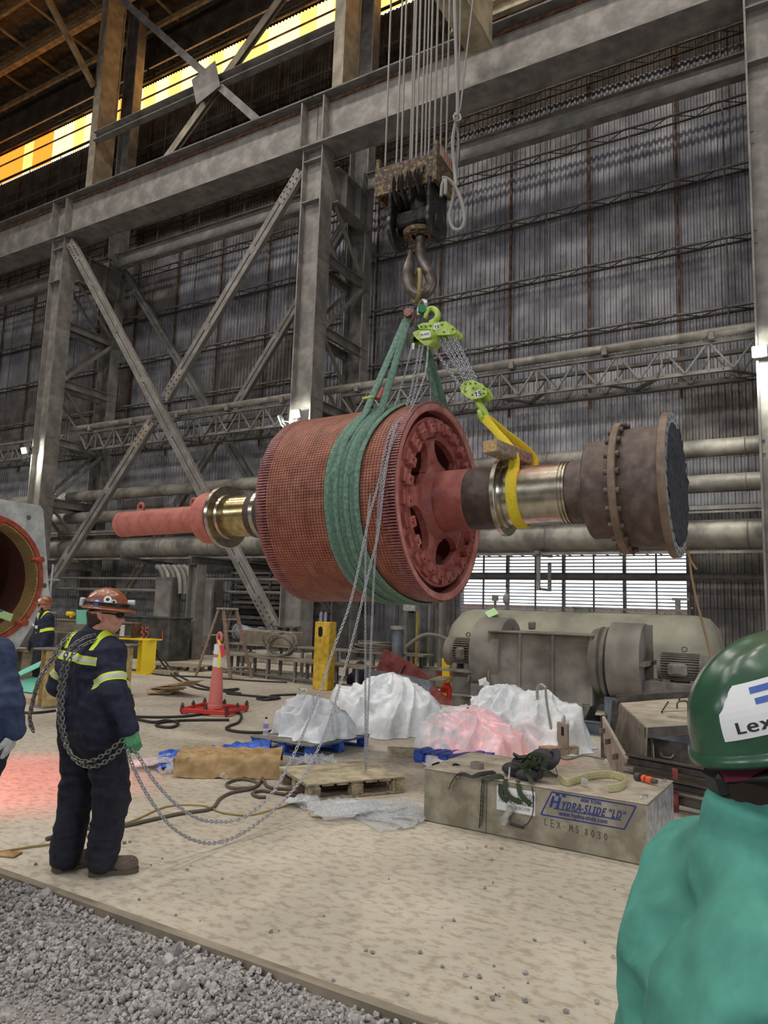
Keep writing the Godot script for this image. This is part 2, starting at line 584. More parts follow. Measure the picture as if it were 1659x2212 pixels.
func hall() -> void:
	# floor slab, its steel edge and the lower gravel bed in front
	var m := MB.new().box(V(-17, -0.25, -13.3), V(64, 0.5, 20.5))
	struct("floor", m, "floor")
	m = MB.new().bar(V(-46, -0.045, -3.06), V(14, -0.045, -3.02), 0.05, 0.1, Vector3.UP, 0.01)
	struct("trim_1", m, "steel_tan")
	m = MB.new().box(V(-17, -0.545, 8.6), V(64, 1.0, 23.2))
	struct("floor_001", m, "gravel_bed")
	# outer shell with thickness; openings at the louvres, the high strip and an unseen doorway
	var wb := MB.new()
	for b in [[-46, 14, -0.5, 1.5], [-46, -10.55, 1.5, 3.75], [-3.12, 14, 1.5, 3.75], [-46, 14, 3.75, 26.3], [-46, 14, 28.2, 31.2]]:
		wb.box(V((b[0] + b[1]) * 0.5, (b[2] + b[3]) * 0.5, -23.3), V(b[1] - b[0], b[3] - b[2], 0.3))
	var wall := struct("wall_back", wb, "steel_dark", V(-16, 0, -23))
	struct("wall_left", MB.new().box(V(-46.2, 15.3, -1.5), V(0.4, 32, 44)), "sheet_b")
	var wr := MB.new()
	for b in [[-23.5, -9.0, -0.7, 31.3], [-1.0, 20.5, -0.7, 31.3], [-9.0, -1.0, 7.0, 31.3]]:
		wr.box(V(14.2, (b[2] + b[3]) * 0.5, (b[0] + b[1]) * 0.5), V(0.4, b[3] - b[2], b[1] - b[0]))
	struct("wall_right", wr, "sheet_b")
	struct("door_1", MB.new().box(V(14.1, 3.5, -9.0), V(0.5, 7, 0.2)).box(V(14.1, 3.5, -1.0), V(0.5, 7, 0.2)).box(V(14.1, 7.0, -5.0), V(0.5, 0.2, 8.2)), "steel_dark", V(14.1, 0, -5))  # doorway out of view, placed to light faces turned to the right
	struct("floor_003", MB.new().box(V(24.5, -0.4, -5.0), V(20, 0.3, 30)), "concrete", V(24.5, -0.55, -5))  # yard ground beyond the unseen doorway
	var dl := AreaLight3D.new()
	dl.name = "unseen_doorway_daylight"  # lamp for the doorway out of view, brightens right-hand faces
	dl.area_size = Vector2(7.6, 6.6)
	dl.light_color = col("e4eeff")
	dl.light_energy = 30.0
	dl.area_range = 60.0
	dl.area_attenuation = 2.0
	dl.shadow_enabled = true
	dl.position = V(13.85, 3.5, -5.0)
	dl.rotation_degrees = V(0, 90, 0)
	add_child(dl)
	struct("wall_front", MB.new().box(V(-16, 15.3, 20.2), V(60.8, 32, 0.4)), "sheet_b")
	struct("ceiling", MB.new().box(V(-16, 31.5, -1.5), V(60.8, 0.4, 44)), "roof_sheet")
	# ribbed cladding, one panel between each pair of girts and seams
	var rows := [-0.1, 2.1, 4.3, 6.5, 8.7, 10.9, 13.1, 15.3, 17.5, 19.7, 21.9, 24.1, 26.3]
	var w := 2.756
	var sheet := corrugated(w - 0.01, 2.19).done()
	var r2 := RandomNumberGenerator.new()
	r2.seed = 5
	for r in 12:
		for i in range(-1, 16):
			var x := -0.5 - (i + 1) * w
			if r < 2 and i >= 1 and i <= 3:
				continue
			var p := r2.randf()
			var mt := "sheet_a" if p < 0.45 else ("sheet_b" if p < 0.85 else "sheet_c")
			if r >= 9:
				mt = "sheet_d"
			if r < 2 and i < 4:
				mt = "sheet_c"
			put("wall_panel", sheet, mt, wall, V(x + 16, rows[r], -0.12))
	for i in range(-1, 16):
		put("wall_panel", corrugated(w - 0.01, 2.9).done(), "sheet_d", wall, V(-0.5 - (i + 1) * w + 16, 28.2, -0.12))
	for q in [[-10.56, -11.52, -0.1, 4.3], [-3.14, -3.25, -0.1, 4.3]]:
		put("wall_panel", corrugated(q[0] - q[1], q[3] - q[2]).done(), "sheet_c", wall, V(q[1] + 16, q[2], -0.12))
	put("wall_panel", corrugated(7.4, 1.55).done(), "sheet_c", wall, V(-10.55 + 16, -0.05, -0.12))
	put("wall_panel", corrugated(7.4, 0.5).done(), "sheet_c", wall, V(-10.55 + 16, 3.78, -0.12))
	# thin hanger rods and rusty seams down the cladding
	for i in range(0, 32):
		var x := -0.5 - i * w * 0.5
		var rod := MB.new().box(V(0, 17.2, 0), V(0.035 if i % 2 else 0.07, 17.6, 0.03 if i % 2 else 0.05))
		put("hanger_rod" if i % 2 else "seam_strip", rod, "rusty" if i % 2 == 0 else "steel_dark", wall, V(x + 16, 0, 0.06 if i % 2 == 0 else 0.3))
	# amber strip of translucent sheets high on the wall, daylight put into each sheet as its own glow
	var pane := corrugated(0.908, 1.9, 0.182, 0.05).done()
	var win := struct("window_1", MB.new().bar(V(-44.6, 26.28, -22.86), V(-0.4, 26.28, -22.86), 0.1, 0.08).bar(V(-44.6, 28.22, -22.86), V(-0.4, 28.22, -22.86), 0.1, 0.08).bar(V(-44.6, 27.3, -22.84), V(-0.4, 27.3, -22.84), 0.06, 0.06), "rusty", V(-16, 26.3, -22.9))
	for i in 48:
		var x := -0.5 - (i + 1) * 0.9187
		var p := r2.randf()
		put("pane", pane, "amber_c" if p < 0.3 else ("amber_b" if p > (0.25 if i > 41 else 0.9) else "amber_a"), win, V(x + 16, 0.02, -0.2))
	for x in [-39.0, -33.0, -25.0, -18.0, -11.0, -4.0]:
		var l := AreaLight3D.new()
		l.name = "strip_light"  # stands in for daylight coming through the amber strip
		l.area_size = Vector2(5.5, 1.7)
		l.light_color = col("ffa040")
		l.light_energy = 7.0
		l.area_range = 60.0
		l.area_attenuation = 2.0
		l.shadow_enabled = true
		l.position = V(x, 27.25, -22.6)
		l.rotation_degrees = V(0, 180, 0)
		add_child(l, true)
	# louvred opening behind the tank: frame, mullions and tilted slats
	var lv := MB.new()
	for x in [-10.5, -8.76, -6.88, -5.0, -3.17]:
		lv.box(V(x, 2.62, -22.95), V(0.09, 2.3, 0.14))
	for x in [-9.63, -7.82, -5.94, -4.08]:
		lv.box(V(x, 2.62, -22.98), V(0.05, 2.25, 0.06))
	for y in [1.5, 2.92, 3.74]:
		lv.box(V(-6.84, y, -22.95), V(7.5, 0.1, 0.16))
	var lo := struct("window_2", lv, "steel_dark", V(-6.84, 1.5, -22.95))
	var bays := [-10.46, -8.8, -8.72, -6.92, -6.84, -5.04, -4.96, -3.21]
	for b in 4:
		var n := 20
		for k in n:
			var y := 1.58 + k * 0.108
			if absf(y - 2.92) < 0.06:
				continue
			var s := MB.new().box(V((bays[b * 2] + bays[b * 2 + 1]) * 0.5, y, -22.95), V(bays[b * 2 + 1] - bays[b * 2], 0.012, 0.085), Basis(Vector3.RIGHT, 0.42 + 0.1 * (r2.randf() - 0.5)))
			wput("slat", s, "steel", lo)
	# pale red building across the yard, seen between the slats
	struct("wall_outside", MB.new().box(V(-7, 1.1, -34), V(20, 2.2, 1)), "brick_far", V(-7, 0, -34))
	struct("floor_002", MB.new().box(V(-16, -0.7, -34), V(60, 0.4, 21)), "concrete", V(-16, -0.7, -34))
	# closed dark louvres in the left bay, behind the ladder
	var ld := MB.new()
	for x in [-20.6, -18.6, -16.6]:
		ld.box(V(x, 2.1, -22.75), V(0.1, 3.4, 0.12))
	for y in [0.5, 3.8]:
		ld.box(V(-18.6, y, -22.75), V(4.2, 0.12, 0.14))
	var l2 := struct("window_3", ld, "steel_dark", V(-18.6, 0.5, -22.75))
	for b in 2:
		for k in 16:
			wput("slat", MB.new().box(V(-19.6 + b * 2.0, 0.68 + k * 0.2, -22.74), V(1.88, 0.15, 0.02), Basis(Vector3.RIGHT, -0.55)), "steel_dark" if (k + b) % 3 else "steel", l2)
	# roof framing in view: eave beam, purlins and the short cross pieces between them
	for q in [[30.6, -20.4, 0.5, 0.3, "eave_beam"], [30.9, -18.3, 0.25, 0.15, "purlin"], [31.05, -16.2, 0.25, 0.15, "purlin"], [31.1, -14.0, 0.25, 0.15, "purlin"], [30.4, -22.2, 0.25, 0.15, "purlin"]]:
		var b := MB.new().ibeam(V(-46, q[0], q[1]), V(2, q[0], q[1]), q[2], q[3], 0.03)
		tag(wput(q[4], b, "roof_steel", self), "", "", "", "structure")
	for i in 12:
		var x := -44.0 + i * 2.9
		tag(wput("roof_strut", MB.new().angle(V(x, 30.95, -22.9), V(x, 31.1, -13.0), 0.1, 0.015), "roof_steel", self), "", "", "", "structure")

# ---------------------------------------------------------------- crane runway, columns and bracing
const BAY := 13.77
func bay_words(i: int) -> String:
	return ["right bay", "middle bay", "far left bay"][i]

func crane_runway() -> void:
	for i in 3:
		var x1 := -14.36 + BAY - i * BAY
		var x0 := x1 - BAY + 0.03
		if i == 0:
			x1 = -0.5
		var o := thing("crane_runway_girder", "deep grey plate girder carrying the crane rail across the " + bay_words(i), "girder", V((x0 + x1) * 0.5, 17.48, -18.9), 0.0, "")
		wput("web", MB.new().box(V((x0 + x1) * 0.5, 18.4, -18.78), V(x1 - x0, 1.8, 0.03)), "steel", o)
		wput("top_flange", MB.new().box(V((x0 + x1) * 0.5, 19.3, -18.9), V(x1 - x0, 0.06, 1.05)), "steel_dark", o)
		wput("bottom_flange", MB.new().box(V((x0 + x1) * 0.5, 17.5, -18.92), V(x1 - x0, 0.06, 1.08)), "steel", o)
		wput("rail", MB.new().bar(V(x0, 19.4, -18.85), V(x1, 19.4, -18.85), 0.08, 0.14, Vector3.UP, 0.015), "rusty", o)
		wput("rusty_strip", MB.new().box(V((x0 + x1) * 0.5, 19.2, -18.74), V(x1 - x0, 0.12, 0.05)), "rusty", o)  # rusty strip just below the top flange
		for x in ([x0 + 0.45, x1 - 0.45]):
			wput("stiffener", MB.new().box(V(x, 18.4, -18.6), V(0.05, 1.72, 0.36)), "steel", o)
	# overhead crane: bridge girder seen from below, running towards the camera
	var o := thing("crane_bridge_girder", "tan box girder of the overhead crane running above the hook ropes", "crane girder", V(-7.65, 17.7, -5))
	wput("bottom_plate", MB.new().box(V(-7.65, 17.72, -5.0), V(0.76, 0.04, 25.0)), "crane_tan", o)
	wput("side_plate", MB.new().box(V(-7.32, 18.75, -5.0), V(0.03, 2.05, 24.96)), "crane_tan", o)
	wput("side_plate", MB.new().box(V(-7.98, 18.75, -5.0), V(0.03, 2.05, 24.96)), "crane_tan", o)
	wput("top_plate", MB.new().box(V(-7.65, 19.79, -5.0), V(0.9, 0.04, 25.0)), "crane_tan", o)
	wput("end_plate", MB.new().box(V(-7.65, 18.75, -17.44), V(0.64, 2.03, 0.03)), "crane_tan", o)
	var e := thing("crane_end_carriage", "brown wheeled carriage of the overhead crane standing on the runway rail", "crane carriage", V(-7, 19.47, -18.85))
	wput("frame", MB.new().channel(V(-9.2, 19.95, -18.6), V(-4.2, 19.95, -18.6), 0.5, 0.2, 0.03).channel(V(-9.2, 19.95, -19.1), V(-4.2, 19.95, -19.1), 0.5, 0.2, 0.03), "crane_tan", e)
	for x in [-8.7, -7.6, -5.6, -4.7]:
		wput("wheel", MB.new().cyl(V(x, 19.72, -18.93), V(x, 19.72, -18.77), 0.25, 0.25, 20), "rusty", e)

func columns() -> void:
	for i in 3:
		var x := -0.98 - i * 13.745
		var who: String = ["at the right edge", "in the middle", "at the left"][i]
		var o := thing("crane_column", "tall grey steel column under the crane girders, " + who, "column", V(x + 0.42, 0, -18.85))
		for s in [0.0, 0.8]:
			wput("flange", MB.new().box(V(x + 0.025 + s, 8.9, -18.84), V(0.05, 17.1, 0.68)), "steel", o)
		wput("web", MB.new().box(V(x + 0.425, 8.9, -18.74), V(0.75, 17.1, 0.03)), "steel", o)
		for y in [17.42, 17.0, 15.5]:
			wput("stiffener", MB.new().box(V(x + 0.425, y, -18.62), V(0.75, 0.035, 0.22)), "steel", o)
		wput("foot_plate", MB.new().box(V(x + 0.42, 0.38, -18.85), V(1.3, 0.06, 1.1)), "steel_dark", o)
		for s in [-0.3, 0.0, 0.3]:
			wput("foot_rib", MB.new().box(V(x + 0.42 + s, 0.75, -18.42), V(0.05, 0.7, 0.18)), "steel_dark", o)
		wput("foot_cap", MB.new().box(V(x + 0.42, 1.12, -18.38), V(0.9, 0.05, 0.3)), "steel_dark", o)
		single("column_pedestal", MB.new().box(V(x + 0.42, 0.18, -18.85), V(2.3, 0.36, 1.9), Basis(), 0.03), "concrete", V(x + 0.42, 0, -18.85), "low concrete pedestal under the grey crane column " + who, "pedestal")
		# rear leg and the lattice that ties it to the column
		var r := thing("wall_column", "grey steel wall column behind the crane column " + who, "column", V(x + 0.45, 0, -21.6))
		for s in [0.02, 0.82]:
			wput("flange", MB.new().box(V(x + s, 15.5, -21.63), V(0.05, 31.0, 0.48)), "steel", r)
		wput("web", MB.new().box(V(x + 0.42, 15.5, -21.63), V(0.76, 31.0, 0.03)), "steel_dark", r)
		var l := thing("column_lattice", "lattice of struts tying the crane column to the wall, " + who, "lattice", V(x + 0.42, 1.0, -20.3))
		for s in [0.06, 0.8]:
			var ys := [16.2, 13.6, 11.0, 8.4, 5.8, 3.2]
			for k in 6:
				if k > 0:
					wput("strut", MB.new().channel(V(x + s, ys[k], -18.7), V(x + s, ys[k], -21.85), 0.34, 0.12, 0.02), "steel", l)
				if k < 5:
					var f := k % 2 == 0
					wput("diagonal", MB.new().angle(V(x + s, ys[k] - 0.15, -19.15 if f else -21.4), V(x + s, ys[k + 1] + 0.15, -21.5 if f else -19.1), 0.15, 0.02), "steel", l)
		wput("bracket", MB.new().box(V(x + 0.83, 16.3, -20.3), V(0.03, 1.25, 2.2)).box(V(x + 0.83, 16.93, -20.3), V(0.5, 0.04, 2.2)).box(V(x + 0.83, 15.67, -20.3), V(0.5, 0.04, 2.2)), "steel", l)
		for z in [-19.7, -20.6, -21.35]:
			wput("bracket_stiffener", MB.new().box(V(x + 0.98, 16.3, z), V(0.24, 1.22, 0.03)), "steel", l)
		# upper shaft of the column, above the girder
		var ux: float = [-0.2, -13.98, -27.62][i]
		var uz: float = [-19.0, -19.0, -19.25][i]
		var u := thing("upper_column", "amber-lit upper steel column above the crane girder, " + who, "column", V(ux + 0.22, 19.4, uz - 0.5))
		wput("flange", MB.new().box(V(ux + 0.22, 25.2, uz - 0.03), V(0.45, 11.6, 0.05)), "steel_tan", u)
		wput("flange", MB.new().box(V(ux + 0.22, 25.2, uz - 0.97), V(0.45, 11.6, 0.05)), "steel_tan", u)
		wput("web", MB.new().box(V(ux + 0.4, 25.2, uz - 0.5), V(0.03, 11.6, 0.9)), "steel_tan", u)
		# floodlight bracketed to the column
		var fl := thing("floodlight", "bright floodlight bracketed on the grey crane column " + who, "floodlight", V([-0.89, -14.26, -28.62][i], 7.95, -18.28))
		var tl := Basis(Vector3.RIGHT, 0.35)
		put("housing", MB.new().box(V(0, 0, -0.02), V(0.34, 0.28, 0.12), tl, 0.03), "lamp_shell", fl)
		put("lens", MB.new().box(tl * V(0, 0, 0.055), V(0.3, 0.24, 0.012), tl), "flood_glow", fl)
		put("bracket", MB.new().bar(V(0, -0.05, -0.06), V(0, -0.1, -0.22), 0.06, 0.03), "steel_dark", fl)
		var sp := SpotLight3D.new()
		sp.name = "light"
		sp.position = V(0, -0.02, 0.14)
		sp.rotation.x = -0.35
		sp.spot_angle = 75.0
		sp.light_size = 0.15
		sp.light_color = col("fbfff2")
		sp.light_energy = 26.0
		sp.spot_range = 60.0
		sp.spot_attenuation = 2.0
		sp.shadow_enabled = true
		fl.add_child(sp)
	var f2 := thing("floodlight", "second floodlight head seen edge-on, turned left beside the drum's top edge", "floodlight", V(-14.85, 7.78, -18.3))
	var q := Basis(Vector3.UP, -1.15) * Basis(Vector3.RIGHT, 0.4)
	put("housing", MB.new().box(Vector3.ZERO, V(0.36, 0.36, 0.1), q, 0.03), "lamp_shell", f2)
	put("lens", MB.new().box(q * V(0, 0, 0.055), V(0.32, 0.32, 0.012), q), "flood_glow", f2)
	put("bracket", MB.new().bar(V(0, 0, -0.05), V(0.1, 0, -0.22), 0.06, 0.03), "steel_dark", f2)

func double_brace(o: Node3D, a: Vector3, b: Vector3, w := 0.17, gap := 0.05, mat := "steel") -> void:
	var f := MB.frame(b - a, Vector3.BACK)
	var side := f.z * (w + gap) * 0.5
	wput("channel", MB.new().bar(a + side, b + side, w, 0.2, Vector3.BACK, 0.012), mat, o)
	wput("channel", MB.new().bar(a - side, b - side, w, 0.2, Vector3.BACK, 0.012), mat, o)
	wput("core_plate", MB.new().bar(a, b, w, 0.1, Vector3.BACK), "steel_dark", o)
	var n := int((b - a).length() / 2.6)
	for k in range(1, n):
		wput("batten", MB.new().box(a.lerp(b, float(k) / n), V(0.3, 0.22, gap + w * 0.5), f), mat, o)

func splice(o: Node3D, at: Vector3, dir: Vector3, n: int, mat := "steel") -> void:
	var f := MB.frame(dir, Vector3.BACK)
	wput("splice_plate", MB.new().box(at, V(0.2 * n + 0.2, 0.24, 0.34), f, 0.01), mat, o)
	var m := MB.new()
	for i in n:
		for s in [-0.1, 0.1]:
			m.cyl(at + f.x * (i - (n - 1) * 0.5) * 0.2 + f.z * s + f.y * 0.12, at + f.x * (i - (n - 1) * 0.5) * 0.2 + f.z * s + f.y * 0.15, 0.032, 0.028, 6)
	tag(wput("bolt_row", m, "rusty", o), "", "", "", "stuff")

func bracing() -> void:
	var z := -18.72
	var c := V(-21.12, 9.0, z)
	var o := thing("brace", "long unbroken pale brace falling from the left column head to the middle column foot", "brace", V(-15.2, 1.0, z))
	double_brace(o, V(-27.5, 17.25, z), V(-14.95, 0.95, z), 0.2)
	splice(o, V(-27.05, 16.7, z), V(12.5, -16.2, 0), 5)
	splice(o, V(-15.5, 1.65, z), V(12.5, -16.2, 0), 5)
	o = thing("brace", "upper half of the broken pale brace rising from the crossing to the middle column head", "brace", c)
	double_brace(o, V(-20.85, 9.35, z), V(-14.9, 16.85, z), 0.2)
	splice(o, V(-20.4, 9.9, z), V(6, 7.6, 0), 5)
	splice(o, V(-15.35, 16.3, z), V(6, 7.6, 0), 5)
	o = thing("brace", "lower half of the broken pale brace falling from the crossing towards the left column foot", "brace", V(-28, 1.0, z))
	double_brace(o, V(-21.45, 8.55, z), V(-27.9, 0.9, z), 0.2)
	splice(o, V(-21.9, 8.0, z), V(6, 7.2, 0), 4, "steel_tan")
	z = -21.7
	o = thing("brace", "darker rear brace falling to the right on the wall columns, behind the pale crossed braces", "brace", V(-15, 1.5, z))
	double_brace(o, V(-27.5, 17.1, z), V(-14.9, 1.6, z), 0.15, 0.04, "steel_dark")
	splice(o, V(-26.9, 16.4, z), V(12.6, -15.5, 0), 4, "steel_dark")
	o = thing("brace", "darker rear brace rising to the right on the wall columns, behind the pale crossed braces", "brace", V(-26, 1.5, z))
	double_brace(o, V(-26.1, 1.7, z), V(-14.8, 16.7, z), 0.18, 0.04, "steel")
	# strut and crossed braces between the upper columns
	z = -19.25
	o = thing("strut", "horizontal grey channel strut between the two upper columns under the amber window", "strut", V(-20.4, 22.3, z))
	wput("channel", MB.new().channel(V(-27.2, 22.45, z), V(-13.9, 22.45, z), 0.42, 0.3, 0.03), "steel", o)
	wput("gusset", MB.new().box(V(-20.3, 22.5, z + 0.17), V(1.3, 1.3, 0.03), Basis(Vector3.BACK, 0.3)), "steel", o)
	o = thing("brace", "upper brace falling right from the top of the left upper column across the amber window", "brace", V(-17.2, 19.6, z))
	wput("angle", MB.new().ibeam(V(-26.2, 28.95, z), V(-17.2, 19.66, z), 0.2, 0.3, 0.03, Vector3.BACK), "steel", o)
	o = thing("brace", "upper brace rising right from the crane girder towards the amber window's bright end", "brace", V(-23.2, 19.6, z))
	wput("angle", MB.new().ibeam(V(-23.3, 19.66, z - 0.25), V(-14.2, 27.5, z - 0.25), 0.2, 0.36, 0.03, Vector3.BACK), "steel_tan", o)
	o = thing("knee_brace", "amber-lit roof brace sloping from the roof to the left upper column", "brace", V(-27.6, 24.5, -19.0))
	wput("channel", MB.new().channel(V(-27.6, 25.1, -19.2), V(-27.4, 30.9, -12.5), 0.2, 0.22, 0.02), "roof_steel", o)
	# long beam on the wall columns behind the girder
	for i in 3:
		var x1 := -0.6 - i * 13.745
		o = thing("wall_beam", "grey rolled beam on the wall columns below the crane girder, in the " + bay_words(i), "beam", V(x1 - 6.9, 17.15, -21.3))
		wput("beam", MB.new().ibeam(V(x1 - 13.2, 17.5, -21.3), V(x1 - 0.1, 17.5, -21.3), 0.7, 0.32, 0.03), "steel", o)
		wput("end_plate", MB.new().box(V(x1 - 13.3, 17.5, -21.3), V(0.03, 0.8, 0.4)), "steel", o)

func girts() -> void:
	# lattice girts lying against the cladding: front and back chord with zigzag rods
	var L := BAY - 0.2
	var ords := ["lowest", "second", "third", "fourth", "fifth", "sixth", "seventh", "eighth", "ninth"]
	var base: Node3D = null
	var levels := [8.7, 10.85, 13.0, 15.22, 17.42, 19.8, 21.95, 24.1, 28.45]
	for k in 9:
		for i in 3:
			var at := V(-0.6 - i * 13.745 - L, levels[k], -22.4)
			var label: String = "thin rusty lattice girt along the ribbed wall, %s from below in the %s" % [ords[k], bay_words(i)]
			if base == null:
				base = thing("wall_girt", label, "girt", at, 0.0, "lattice girts on the ribbed wall")
				base.set_meta("base_name", "wall_girt")
				put("front_chord", MB.new().angle(V(0, 0, 0), V(L, 0, 0), 0.09, 0.015), "girt", base)
				put("back_chord", MB.new().angle(V(0, -0.02, -0.4), V(L, -0.02, -0.4), 0.07, 0.015), "girt_dark", base)
				for s in 10:
					var x0 := L * s / 10.0
					put("web_rod", MB.new().cyl(V(x0, 0, 0), V(x0 + L / 20.0, -0.02, -0.4), 0.016, 0.016, 5, false), "girt_dark", base)
					put("web_rod", MB.new().cyl(V(x0 + L / 20.0, -0.02, -0.4), V(x0 + L / 10.0, 0, 0), 0.016, 0.016, 5, false), "girt_dark", base)
			else:
				copy(base, at, 0.0, label)

func truss(called: String, label: String, x0: float, x1: float, z: float, top := 8.98, low := 8.2, mat := "steel") -> void:
	var o := thing(called, label, "truss", V((x0 + x1) * 0.5, low, z))
	wput("top_chord", MB.new().angle(V(x0, top, z), V(x1, top, z), 0.14, 0.02), mat, o)
	wput("bottom_chord", MB.new().angle(V(x0 + 0.8, low, z), V(x1 - 0.6, low, z), 0.12, 0.02), mat, o)
	var n := 11
	var d := (x1 - x0) / n
	for i in n:
		var a := V(x0 + d * i, top, z)
		var b := V(x0 + d * (i + 0.5), low, z)
		var c := V(x0 + d * (i + 1), top, z)
		wput("web", MB.new().bar(a, b, 0.05, 0.05), mat, o)
		wput("web", MB.new().bar(b, c, 0.05, 0.05), mat, o)
		if i > 0:
			wput("post", MB.new().bar(V(a.x, top, z), V(a.x, low, z), 0.04, 0.04), mat, o)

func pipe_rack() -> void:
	var bays := [[-13.75, -1.0], [-27.5, -14.8], [-42.0, -28.6]]
	for i in 3:
		var w := bay_words(i)
		truss("pipe_truss", "front lattice truss of the pipe bridge in the " + w, bays[i][0], bays[i][1], -20.0)
		truss("pipe_truss", "rear lattice truss of the pipe bridge in the " + w, bays[i][0], bays[i][1], -21.0, 8.98, 8.2, "steel_dark")
		var ties := thing("truss_ties", "short cross ties between the two lattice trusses in the " + w, "ties", V((bays[i][0] + bays[i][1]) * 0.5, 8.2, -20.5))
		for k in 8:
			var x: float = lerpf(bays[i][0] + 1.0, bays[i][1] - 0.8, k / 7.0)
			wput("tie", MB.new().angle(V(x, 8.2, -20.0), V(x + (0.9 if k % 2 else -0.9), 8.2, -21.0), 0.08, 0.012), "steel_dark", ties)
	for q in [[V(-14.4, 9.2, -20.0), V(-0.7, 9.2, -20.0), 0.13, "grey service pipe lying on top of the right bay's lattice truss"], [V(-28.0, 9.2, -20.0), V(-14.9, 9.2, -20.0), 0.12, "grey service pipe lying on top of the middle bay's lattice truss"]]:
		var o := thing("service_pipe", q[3], "pipe", q[0])
		wput("pipe", MB.new().cyl(q[0], q[1], q[2], q[2], 14), "pipe_grey", o)
		for k in 5:
			var p: Vector3 = q[0].lerp(q[1], (k + 0.5) / 5.0)
			wput("saddle", MB.new().box(p + V(0, -0.1, 0.02), V(0.16, 0.24, 0.3), Basis(), 0.02), "steel", o)
	for q in [[6.25, 0.235, "upper of the two thin wall pipes running the whole length of the hall"], [5.3, 0.24, "lower of the two thin wall pipes running the whole length of the hall"], [3.96, 0.385, "thick grey pipe running low along the whole length of the hall"]]:
		var o := thing("wall_pipe", q[2], "pipe", V(-20, q[0] - q[1], -20.5))
		wput("pipe", MB.new().cyl(V(-46, q[0], -20.5), V(13, q[0], -20.5), q[1], q[1], 24), "pipe_grey", o)
		var k := 0
		var x := -43.0
		while x < 0.0:
			var ring := []
			for s in 20:
				ring.append(V(x, q[0] + cos(TAU * s / 20) * (q[1] + 0.008), -20.5 + sin(TAU * s / 20) * (q[1] + 0.008)))
			wput("band", MB.new().tube(ring, 0.018, 5, true), "steel", o)
			k += 1
			x += 2.6 if q[1] > 0.3 else 5.2
	var tr := thing("cable_tray", "flat grey cable tray above the thick wall pipe", "cable tray", V(-20, 4.46, -20.4))
	wput("side_rail", MB.new().box(V(-20, 4.62, -20.15), V(52, 0.1, 0.03)), "steel", tr)
	wput("side_rail", MB.new().box(V(-20, 4.5, -20.12), V(52, 0.05, 0.03)), "steel", tr)
	var rungs := MB.new()
	for i in 120:
		rungs.box(V(-45.5 + i * 0.43, 4.5, -20.4), V(0.05, 0.02, 0.55))
	tag(wput("rungs", rungs, "steel_dark", tr), "", "", "", "stuff")
	tr = thing("cable_tray", "second cable tray hung just under the thick wall pipe", "cable tray", V(-20, 3.4, -20.4))
	wput("side_rail", MB.new().box(V(-20, 3.47, -20.12), V(52, 0.07, 0.03)), "steel", tr)
	var rg := MB.new()
	for i in 150:
		rg.box(V(-45.5 + i * 0.35, 3.45, -20.35), V(0.035, 0.02, 0.45))
	tag(wput("rungs", rg, "steel", tr), "", "", "", "stuff")
	single("conduit", MB.new().cyl(V(-13, 2.92, -21.5), V(-0.5, 2.92, -21.5), 0.09, 0.09, 12), "steel_dark", V(-7, 2.83, -21.5), "dark round pipe crossing in front of the bright louvres", "pipe")
	var hg := thing("pipe_hanger", "welded U-shaped hanger frame under the thick pipe, before the bright louvres", "hanger", V(-6.6, 2.6, -20.3))
	wput("post", MB.new().bar(V(-6.75, 3.5, -20.1), V(-6.75, 2.45, -20.1), 0.09, 0.09), "steel", hg)
	wput("post", MB.new().bar(V(-6.75, 3.3, -21.1), V(-6.75, 2.5, -21.1), 0.09, 0.09), "steel", hg)
	wput("crossbar", MB.new().bar(V(-6.75, 3.5, -19.9), V(-6.75, 3.5, -21.2), 0.12, 0.1).bar(V(-6.75, 2.48, -20.05), V(-6.75, 2.48, -21.15), 0.09, 0.07), "steel", hg)
	# stub column that carries the pipes in the middle bay
	var sc := thing("pipe_support", "dark steel stub column with a crosshead holding the thick pipe, right of the marked cabinet", "support", V(-17.1, 0, -17.2))
	wput("post", MB.new().ibeam(V(-17.1, 0, -17.2), V(-17.1, 2.98, -17.2), 0.4, 0.4, 0.03, Vector3.RIGHT), "steel", sc)
	wput("crosshead", MB.new().ibeam(V(-17.1, 3.12, -16.9), V(-17.1, 3.12, -20.9), 0.28, 0.3, 0.03), "steel_dark", sc)
	sc = thing("pipe_bracket", "sloping bracket under the thick pipe, left of the stub column", "bracket", V(-23.2, 3.0, -20.3))
	wput("arm", MB.new().channel(V(-23.2, 3.42, -19.2), V(-23.2, 3.3, -22.0), 0.2, 0.1, 0.02), "steel", sc)
	for q in [[2.65, 0.05, "upper of the two slim handrail pipes across the dark left bay"], [2.2, 0.06, "lower of the two slim handrail pipes across the dark left bay"]]:
		single("rail_pipe", MB.new().cyl(V(-34, q[0], -19.8), V(-15.3, q[0], -19.8), q[1], q[1], 8), "steel", V(-24, q[0], -19.8), q[2], "pipe")
	var el := thing("duct_elbow", "curved grey duct segments dropping behind the stub column", "duct", V(-20.5, 1.8, -19.6))
	for k in 6:
		var pts := []
		for s in 9:
			var a := s * PI / 16.0
			pts.append(V(-21.6 + k * 0.26 + sin(a) * 0.5, 2.1 + cos(a) * 1.0, -19.6 - k * 0.02))
		wput("segment", MB.new().tube(pts, 0.11, 8), "pipe_grey" if k % 2 else "steel", el)
# ---------------------------------------------------------------- the suspended rotor
func rp(s: float, ang: float, r: float) -> Vector3:   # point in the rotor's own axes: along, angle from the near side upwards, radius
	return V(s, sin(ang) * r, cos(ang) * r)

